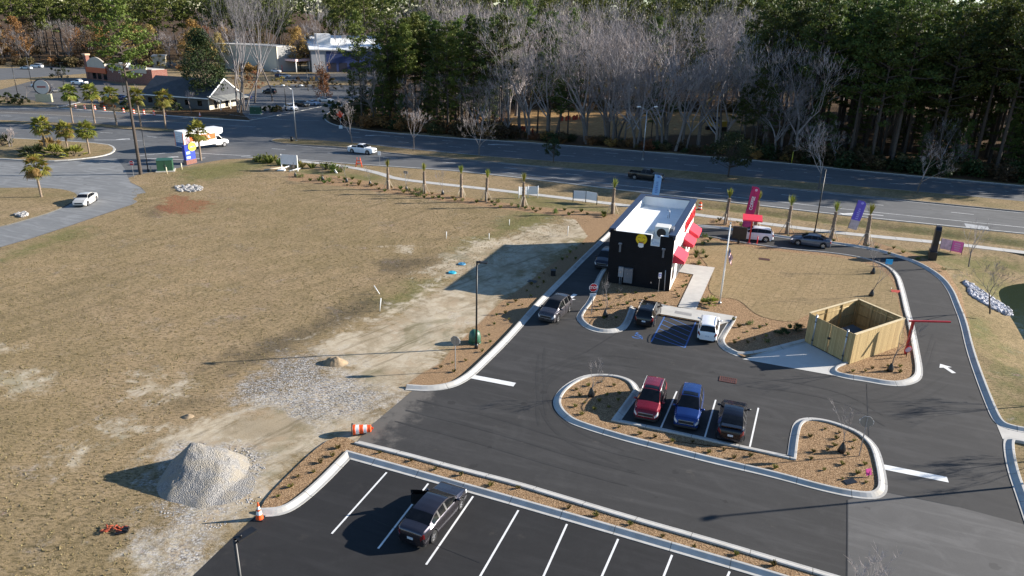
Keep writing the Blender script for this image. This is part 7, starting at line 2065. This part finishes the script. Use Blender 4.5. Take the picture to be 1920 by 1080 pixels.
tufts(GP([(1505,795),(1560,800),(1620,830),(1645,905),(1620,925),(1560,912),(1500,880)]), 17, 'small grass tuft on the right end of the parking island', 'tufts on the parking island right end', .1, 4, (0,1,2), .5, .95)
tufts(GP([(1150,800),(1240,815),(1360,845),(1480,875),(1480,892),(1360,862),(1240,832),(1150,808)]), 10, 'small grass tuft before the noses of the parked cars', 'tufts in front of the parked cars', .1, 5, (0,1), .6, 1.0, edge=.1)
tufts(GP([(1095,590),(1140,545),(1230,553),(1255,552),(1270,577),(1235,575),(1180,575),(1165,600),(1120,612)]), 20, 'small green tuft in the mulch below the black shop wall', 'tufts below the black shop wall', .1, 6, (0,1,3,4), .6, 1.1, edge=.3)
tufts(GP([(1262,545),(1288,520),(1298,518),(1272,572)]), 7, 'small green tuft between the white shop wall and the walkway', 'tufts by the white shop wall', .1, 7, (3,4), .6, 1.0, edge=.1, mind=.6)
tufts(GP([(820,690),(880,635),(940,575),(1000,525),(1075,465),(1120,430),(1130,445),(1050,515),(1000,560),(930,640),(890,685),(850,712)]), 30, 'small grass tuft in the mulch along the left lane kerb', 'tufts along the left lane kerb', .03, 8, (0,1,2,3), .6, 1.05, edge=.2)
tufts(GP([(1350,590),(1400,598),(1450,612),(1510,615),(1505,636),(1400,660),(1365,645)]), 13, 'small tuft in the mulch between the landing and the enclosure', 'tufts beside the concrete apron', .1, 9, (0,1,3,5), .6, 1.2)
tufts(GP([(1575,695),(1680,685),(1712,690),(1705,710),(1600,705)]), 8, 'small tuft in the mulch corner below the timber enclosure', 'tufts below the timber enclosure', .1, 10, (0,1,2), .5, .9)
tufts(GP([(560,327),(640,332),(720,348),(800,361),(900,375),(1000,388),(1090,396),(1150,404),(1140,412),(1060,405),(960,394),(860,381),(760,367),(640,349),(560,337)]), 60, 'small shrub in the mulch bed of the verge palm row', 'shrubs in the verge palm row', .02, 11, (3,4,5,0,2), .8, 1.6, cat='shrub', edge=.1)
tufts(GP([(1330,408),(1460,430),(1640,455),(1720,479),(1770,502),(1790,540),(1763,512),(1700,485),(1600,463),(1460,443),(1330,424)]), 22, 'small dark shrub in the bed outside the drive-through kerb', 'shrubs outside the drive-through kerb', .02, 12, (3,5,0), .7, 1.3, cat='shrub', edge=.1)
tufts(GP([(1305,470),(1320,440),(1335,445),(1325,500),(1300,500)]), 9, 'small dark shrub in the bed along the awning side', 'shrubs along the awning side', .1, 13, (3,5), .7, 1.2, cat='shrub', edge=.1)
tufts(GP([(475,298),(560,306),(640,318),(640,325),(560,316),(475,303)]), 26, 'low dark bush in the overgrown ditch by the sidewalk start', 'bushes in the ditch by the sidewalk', -.1, 14, (5,0,3), 1.5, 2.8, cat='bush', edge=.05, mind=.8)
clump((1330,573), 'green strappy plant at the walkway corner near the flagpole', .65, 91, M['frond'], 'plant', 'strappy_plant', 1.2, Vector((G(1330,573).x, G(1330,573).y, .1)))
clump((1487,628), 'dark bushy shrub left of the timber enclosure', .5, 92, M['oak'], 'shrub', 'round_bush', 1.2, Vector((G(1492,622).x, G(1492,622).y, .1)))
clump((1470,632), 'second dark shrub left of the timber enclosure', .45, 93, M['oak'], 'shrub', 'round_bush', 1.2, Vector((G(1466,630).x, G(1466,630).y, .1)))
# ------------------------------------------------------------------ the woods
def edge_y(x):
    for a, b in zip(FF[:-1], FF[1:]):
        if x <= b.x: return a.y+(b.y-a.y)*(x-a.x)/(b.x-a.x)
    return FF[-1].y
protoP = []; protoB = []; protoR = []; protoL = []; protoS = []
def kind_protos():
    for k in range(6):
        r2 = random.Random(600+k); protoP.append(('pine', make_pine(25, r2, False, [.42,.5,.36,.55,.46,.3][k], 1.15, [1.0,1.1,1.25,.9,1.15,1.35][k], .56)))
    for k in range(2):
        r2 = random.Random(630+k); protoP.append(('pine', make_pine(20, r2, False, [.10,.16][k], 1.3, 1.15, .55)))
    for k in range(6):
        r2 = random.Random(640+k); a, b, c = make_bare(25, r2, 6, [.72,.8,.75,.65,.78,.9][k], [.25,.27,.22,.29,.20,.24][k], .034, 3, multi=[1,1,2,1,1,1][k]); protoB.append((a, b))
    for k in range(3):
        r2 = random.Random(680+k); protoR.append(make_leafy(17, r2, .30, 46, 40, .62, .18))
kind_protos()
TREES = {}
def tree(kind, k, loc, s, rz, label, group, crown=None):
    key = (kind, k, crown)
    if key in TREES: return dup(TREES[key], loc, rz, label, group, s)
    if kind == 'pine': tm, cm = protoP[k][1]; m1, m2 = M['bark'], M[crown or 'pine']; nm = 'pine_tree'
    elif kind == 'bare': tm, cm = protoB[k]; m1, m2 = M['bark_grey'], M[crown or 'twig']; nm = 'bare_tree'
    else: tm, cm = protoR[k]; m1, m2 = M['bark'], M[crown or 'rust']; nm = 'leafy_tree'
    t = thing(nm, label, 'tree', loc, rz, group); tm.build('trunk', m1, t, None, 60); cm.build('crown', m2, t)
    t.scale = (s,)*3 if not hasattr(s, '__len__') else s
    TREES[key] = t; return t
rw = random.Random(77)
placed = []
MASS = []
def mass(n, xr, yf, mind, sr, tries=6000):
    c = 0; t = 0
    while c < n and t < tries:
        t += 1
        x = rw.uniform(*xr); y0, y1 = yf(x); y = rw.uniform(y0, y1)
        if any((x-a)**2+(y-b)**2 < mind*mind for a, b in placed): continue
        placed.append((x, y)); c += 1; MASS.append((x, y, rw.uniform(*sr), rw.uniform(0, 6.28), rw.randrange(3)))
def build_mass(name, label):
    protos = []
    for k in range(3):
        r2 = random.Random(960+k); tm, cm = make_pine(25, r2, False, [.38,.46,.42][k], .62, 1.2, .8, (24,.75))
        for mb in (tm, cm): pass
        protos.append([(np.array([tuple(v) for v in mb.v]), mb.f) for mb in (tm, cm)])
    mb = MB()
    for x, y, s, rz, k in MASS:
        ca, sa = math.cos(rz)*s, math.sin(rz)*s
        for mi, (V, F) in enumerate(protos[k]):
            W = np.stack([V[:,0]*ca-V[:,1]*sa+x, V[:,0]*sa+V[:,1]*ca+y, V[:,2]*s], 1)
            o = len(mb.v); mb.v += W.tolist(); mb.f += [[i+o for i in f] for f in F]; mb.m += [mi]*len(F); mb.s += [False]*len(F)
    tag(mb.build(name, [M['bark'], M['pine_lit']]), label, 'woodland', None, 'stuff'); MASS.clear()
def scatter(n, xr, yf, mind, kindf, sr, label, group, ok=None, tries=6000):
    c = 0; t = 0
    while c < n and t < tries:
        t += 1
        x = rw.uniform(*xr); y0, y1 = yf(x); y = rw.uniform(y0, y1)
        if ok and not ok(x, y): continue
        if any((x-a)**2+(y-b)**2 < mind*mind for a, b in placed): continue
        placed.append((x, y)); c += 1
        kind, k, cr = kindf()
        s = rw.uniform(*sr)
        tree(kind, k, Vector((x, y, -.05)), (s*rw.uniform(.9,1.15), s*rw.uniform(.9,1.15), s), rw.uniform(0,6.28), label, group, cr)
    return c
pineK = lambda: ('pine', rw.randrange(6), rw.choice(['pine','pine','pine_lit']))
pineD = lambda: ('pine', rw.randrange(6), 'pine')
bareK = lambda: ('bare', rw.randrange(6), rw.choice(['twig','twig','twig_warm']))
def leafK(): return ('leafy', rw.randrange(3), rw.choice(['rust','ochre','ochre','brush']))
# pine stand on the corner, left half of the woods
scatter(31, (-38,-2), lambda x: (edge_y(x)+4, edge_y(x)+30), 3.0, pineK, (.86,1.06), 'tall pine in the dense stand behind the left half of the highway', 'pines of the left stand')
scatter(16, (-38,0), lambda x: (edge_y(x)+3, edge_y(x)+24), 2.2, bareK, (.5,.95), 'thin bare tree among the pines of the left stand', 'bare trees among the left pines')
# thin front screen before the clearing
scatter(36, (-3,58), lambda x: (edge_y(x)+3.5, edge_y(x)+15), 2.6, bareK, (.85,1.4), 'bare tree in the thin screen between the highway and the clearing', 'bare trees before the clearing')
scatter(9, (2,55), lambda x: (edge_y(x)+4, edge_y(x)+13), 3.0, pineD, (.5,.8), 'slim pine in the thin screen before the clearing', 'slim pines before the clearing')
# bare woods behind the clearing
scatter(17, (-8,92), lambda x: (224, 300), 5, pineK, (.9,1.25), 'full grown pine standing among the grey bare woods', 'pines among the bare woods')
scatter(58, (-12,92), lambda x: (222, 300), 4.8, bareK, (1.05,1.65), 'grey leafless tree in the bare woods behind the clearing', 'leafless trees behind the clearing')
scatter(10, (-16,2), lambda x: (edge_y(x)+30, 222), 4.0, bareK, (1.25,1.5), 'grey leafless tree between the left pines and the clearing', 'leafless trees left of the clearing')
scatter(8, (0,80), lambda x: (222, 262), 4, leafK, (.7,1.1), 'ochre leaved tree among the grey bare woods', 'ochre trees in the bare woods')
scatter(10, (-5,90), lambda x: (224, 240), 3.5, pineD, (.5,.75), 'young dark pine under the bare woods', 'young pines under the bare woods')
# dark pines on the right
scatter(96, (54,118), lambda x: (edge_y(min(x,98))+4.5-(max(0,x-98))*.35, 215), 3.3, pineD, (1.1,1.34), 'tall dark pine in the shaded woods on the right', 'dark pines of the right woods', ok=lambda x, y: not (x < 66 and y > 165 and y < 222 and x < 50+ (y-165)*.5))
scatter(4, (50,96), lambda x: (edge_y(x)+3, edge_y(x)+10), 2.5, bareK, (.4,.6), 'thin bare tree at the shaded edge of the right woods', 'bare trees at the right woods edge')
tree('bare', 1, Vector((70,176,0)), 1.12, 0, 'pale leafless tree standing out against the dark right pines', '', 'twig_warm')
# back rows
mass(120, (-52,290), lambda x: (300, 420), 5, (1.3,1.7))
build_mass('distant_pines', 'distant belt of pines rising above the grey bare trees')
scatter(18, (-60,190), lambda x: (300, 340), 6, bareK, (1.5,1.8), 'distant leafless tree in the back woods', 'distant leafless trees')
# left back woods
scatter(30, (-262,-92), lambda x: (332, 362), 5, leafK, (.85,1.25), 'russet or ochre leaved tree along the far road on the left', 'autumn trees along the far road')
scatter(22, (-262,-92), lambda x: (330, 370), 4, bareK, (.75,1.05), 'pale leafless tree along the far road on the left', 'leafless trees along the far road')
mass(66, (-290,-70), lambda x: (358, 440), 6, (1.3,1.65))
build_mass('distant_pines', 'distant belt of pines behind the far road on the left')
scatter(26, (-41,-2), lambda x: (edge_y(x)+5, edge_y(x)+26), 2.4, lambda: ('pine', 6+rw.randrange(2), 'pine'), (.35,.8), 'low bushy young pine under the left stand', 'young pines of the left stand')
scatter(26, (54,104), lambda x: (edge_y(x)+6, edge_y(x)+40), 2.6, lambda: ('pine', 6+rw.randrange(2), 'pine'), (.35,.85), 'low bushy young pine in the shaded right woods', 'young pines of the right woods')
# the same woods go on past the right edge and shade what is seen
mass(120, (100,225), lambda x: (edge_y(95)+4, 240), 3.6, (1.15,1.4))
build_mass('deep_pines', 'deep pine woods beyond the right edge of the picture')
scatter(46, (95,270), lambda x: (225, 330), 5.5, lambda: ('bare', rw.randrange(6), 'twig'), (1.3,1.6), 'grey leafless tree in the bare woods behind the clearing', 'leafless trees behind the clearing')
scatter(26, (20,140), lambda x: (228, 300), 3.5, lambda: ('pine', 6+rw.randrange(2), 'pine'), (.45,.8), 'young dark pine under the bare woods', 'young pines under the bare woods')
# understory brush along the wood edge
def brush_protos():
    out = []
    for k, (w, mat) in enumerate([(.8,'oak'),(.9,'brush'),(1.0,'brush'),(.7,'rust')]):
        r2 = random.Random(720+k); mb = MB()
        for q in range(20):
            a = r2.uniform(0,6.28); r = r2.uniform(0,1.2); leafquads(mb, Vector((math.cos(a)*r, math.sin(a)*r, r2.uniform(.2,1.7))), 26, .55, .34, r2)
        o = mb.build('brush_bush', M[mat]); out.append(o.data); bpy.data.objects.remove(o)
    return out
BP = brush_protos()
def brush(n, xr, d0, d1, label, group, ks, s0=.7, s1=1.5, yf=None):
    for i in range(n):
        x = rw.uniform(*xr); y = (yf(x) if yf else edge_y(x))+rw.uniform(d0, d1); k = rw.choice(ks)
        o = bpy.data.objects.new('brush_bush', BP[k]); col.objects.link(o); s = rw.uniform(s0, s1); o.location = (x, y, 0); o.scale = (s*1.2, s*1.2, s); o.rotation_euler = (0, 0, rw.uniform(0, 6.28))
        tag(o, label, 'bush', group)
brush(75, (-42,0), 2.6, 14, 'brown or dark bush in the undergrowth of the left pine stand', 'undergrowth of the left stand', (0,1,1,2,3), .8, 1.6)
brush(70, (-2,56), 2.6, 8, 'low bush along the wood edge before the clearing', 'undergrowth before the clearing', (1,2,3,0), .5, 1.05)
brush(90, (50,100), 2.6, 14, 'shaded bush along the edge of the right woods', 'undergrowth of the right woods', (0,0,1,2), .8, 1.7)
brush(30, (-5,85), 0, 10, 'bush at the back rim of the clearing', 'bushes behind the clearing', (0,1,2), 1.0, 2.0, lambda x: 220)
brush(40, (-260,-110), 0, 8, 'bush along the far road on the left', 'bushes along the far road', (1,2,3,1), 1.0, 2.2, lambda x: 322)
brush(8, (-46,-41), 0, 12, 'bush behind the street corner of the left stand', 'bushes at the street corner', (0,1), 1.0, 1.8, lambda x: 185)
# far woods, one mass
def far_woods():
    r2 = random.Random(900); mb = MB()
    for i in range(2600):
        x = r2.uniform(-520, 620); y = r2.uniform(430, 640)
        if 300 < x*560/y < 350: continue
        h = r2.uniform(36, 52)+max(0, x)*.03
        for q in range(3):
            c = Vector((x+r2.gauss(0,1.6), y+r2.gauss(0,1.6), h-r2.uniform(0, 16))); leafquads(mb, c, 10, 2.8, 2.3, r2, 0, .6)
    o = mb.build('far_woods', M['pine']); tag(o, 'distant mass of woodland filling the horizon', 'woodland', None, 'stuff')
    r3 = random.Random(901); mb = MB()
    for i in range(2600):
        x = r3.uniform(-2500, 3000); y = r3.uniform(640, 2600)
        c = Vector((x, y, r3.uniform(20, 66)+max(0, x)*.02)); leafquads(mb, c, 4, 9, 9, r3, 0, .5)
    o = mb.build('far_woods', M['oak']); tag(o, 'farthest belt of woods along the skyline', 'woodland', None, 'stuff')
far_woods()

def field_grass():
    r2 = np.random.RandomState(5); n = 90000
    poly = GP([(246,352),(300,330),(440,305),(560,345),(900,388),(1120,412),(1000,470),(860,520),(700,585),(560,650),(430,720),(300,800),(290,930),(250,1100),(-250,1250),(-250,520),(60,468),(240,398)])
    xs = [p.x for p in poly]; ys = [p.y for p in poly]
    u = r2.rand(n)
    y = min(ys)+(max(ys)-min(ys))*u**1.15; x = min(xs)+(max(xs)-min(xs))*r2.rand(n)
    P = np.stack([x, y], 1); k = sdf(P, poly) > .3; P = P[k][:24000]; n = len(P)
    a = r2.rand(n)*6.283; h = .035+.07*r2.rand(n)**2; w = .03+.06*r2.rand(n)
    z = np.array([pnoise(Vector((p[0]*0.10, p[1]*0.10, 0)))*0.10+pnoise(Vector((p[0]*0.5, p[1]*0.5, 3)))*0.035 for p in P])
    dx, dy = np.cos(a)*w, np.sin(a)*w; lx, ly = r2.randn(n)*.05, r2.randn(n)*.05
    V = np.zeros((n, 6, 3)); 
    V[:,0] = np.stack([P[:,0]-dx, P[:,1]-dy, z-.02], 1); V[:,1] = np.stack([P[:,0]+dx, P[:,1]+dy, z-.02], 1); V[:,2] = np.stack([P[:,0]+lx, P[:,1]+ly, z+h], 1)
    V[:,3] = np.stack([P[:,0]+dy, P[:,1]-dx, z-.02], 1); V[:,4] = np.stack([P[:,0]-dy, P[:,1]+dx, z-.02], 1); V[:,5] = np.stack([P[:,0]-lx, P[:,1]-ly, z+h*.9], 1)
    me = bpy.data.meshes.new('field_grass'); me.vertices.add(n*6); me.vertices.foreach_set('co', V.reshape(-1))
    F = (np.arange(n)*6)[:, None, None]+np.array([[0,1,2],[3,4,5]])[None]
    me.loops.add(n*6); me.loops.foreach_set('vertex_index', F.reshape(-1).astype(np.int32))
    me.polygons.add(n*2); me.polygons.foreach_set('loop_start', (np.arange(n*2)*3).astype(np.int32)); me.polygons.foreach_set('loop_total', np.full(n*2, 3, np.int32))
    me.update(); me.validate(); me.materials.append(foliage('dry_blades', (0.14,0.108,0.052), (0.28,0.20,0.11), .1, .2))
    o = bpy.data.objects.new('field_grass', me); col.objects.link(o); tag(o, 'short dry grass clumps covering the open field', 'grass', None, 'stuff')
field_grass()
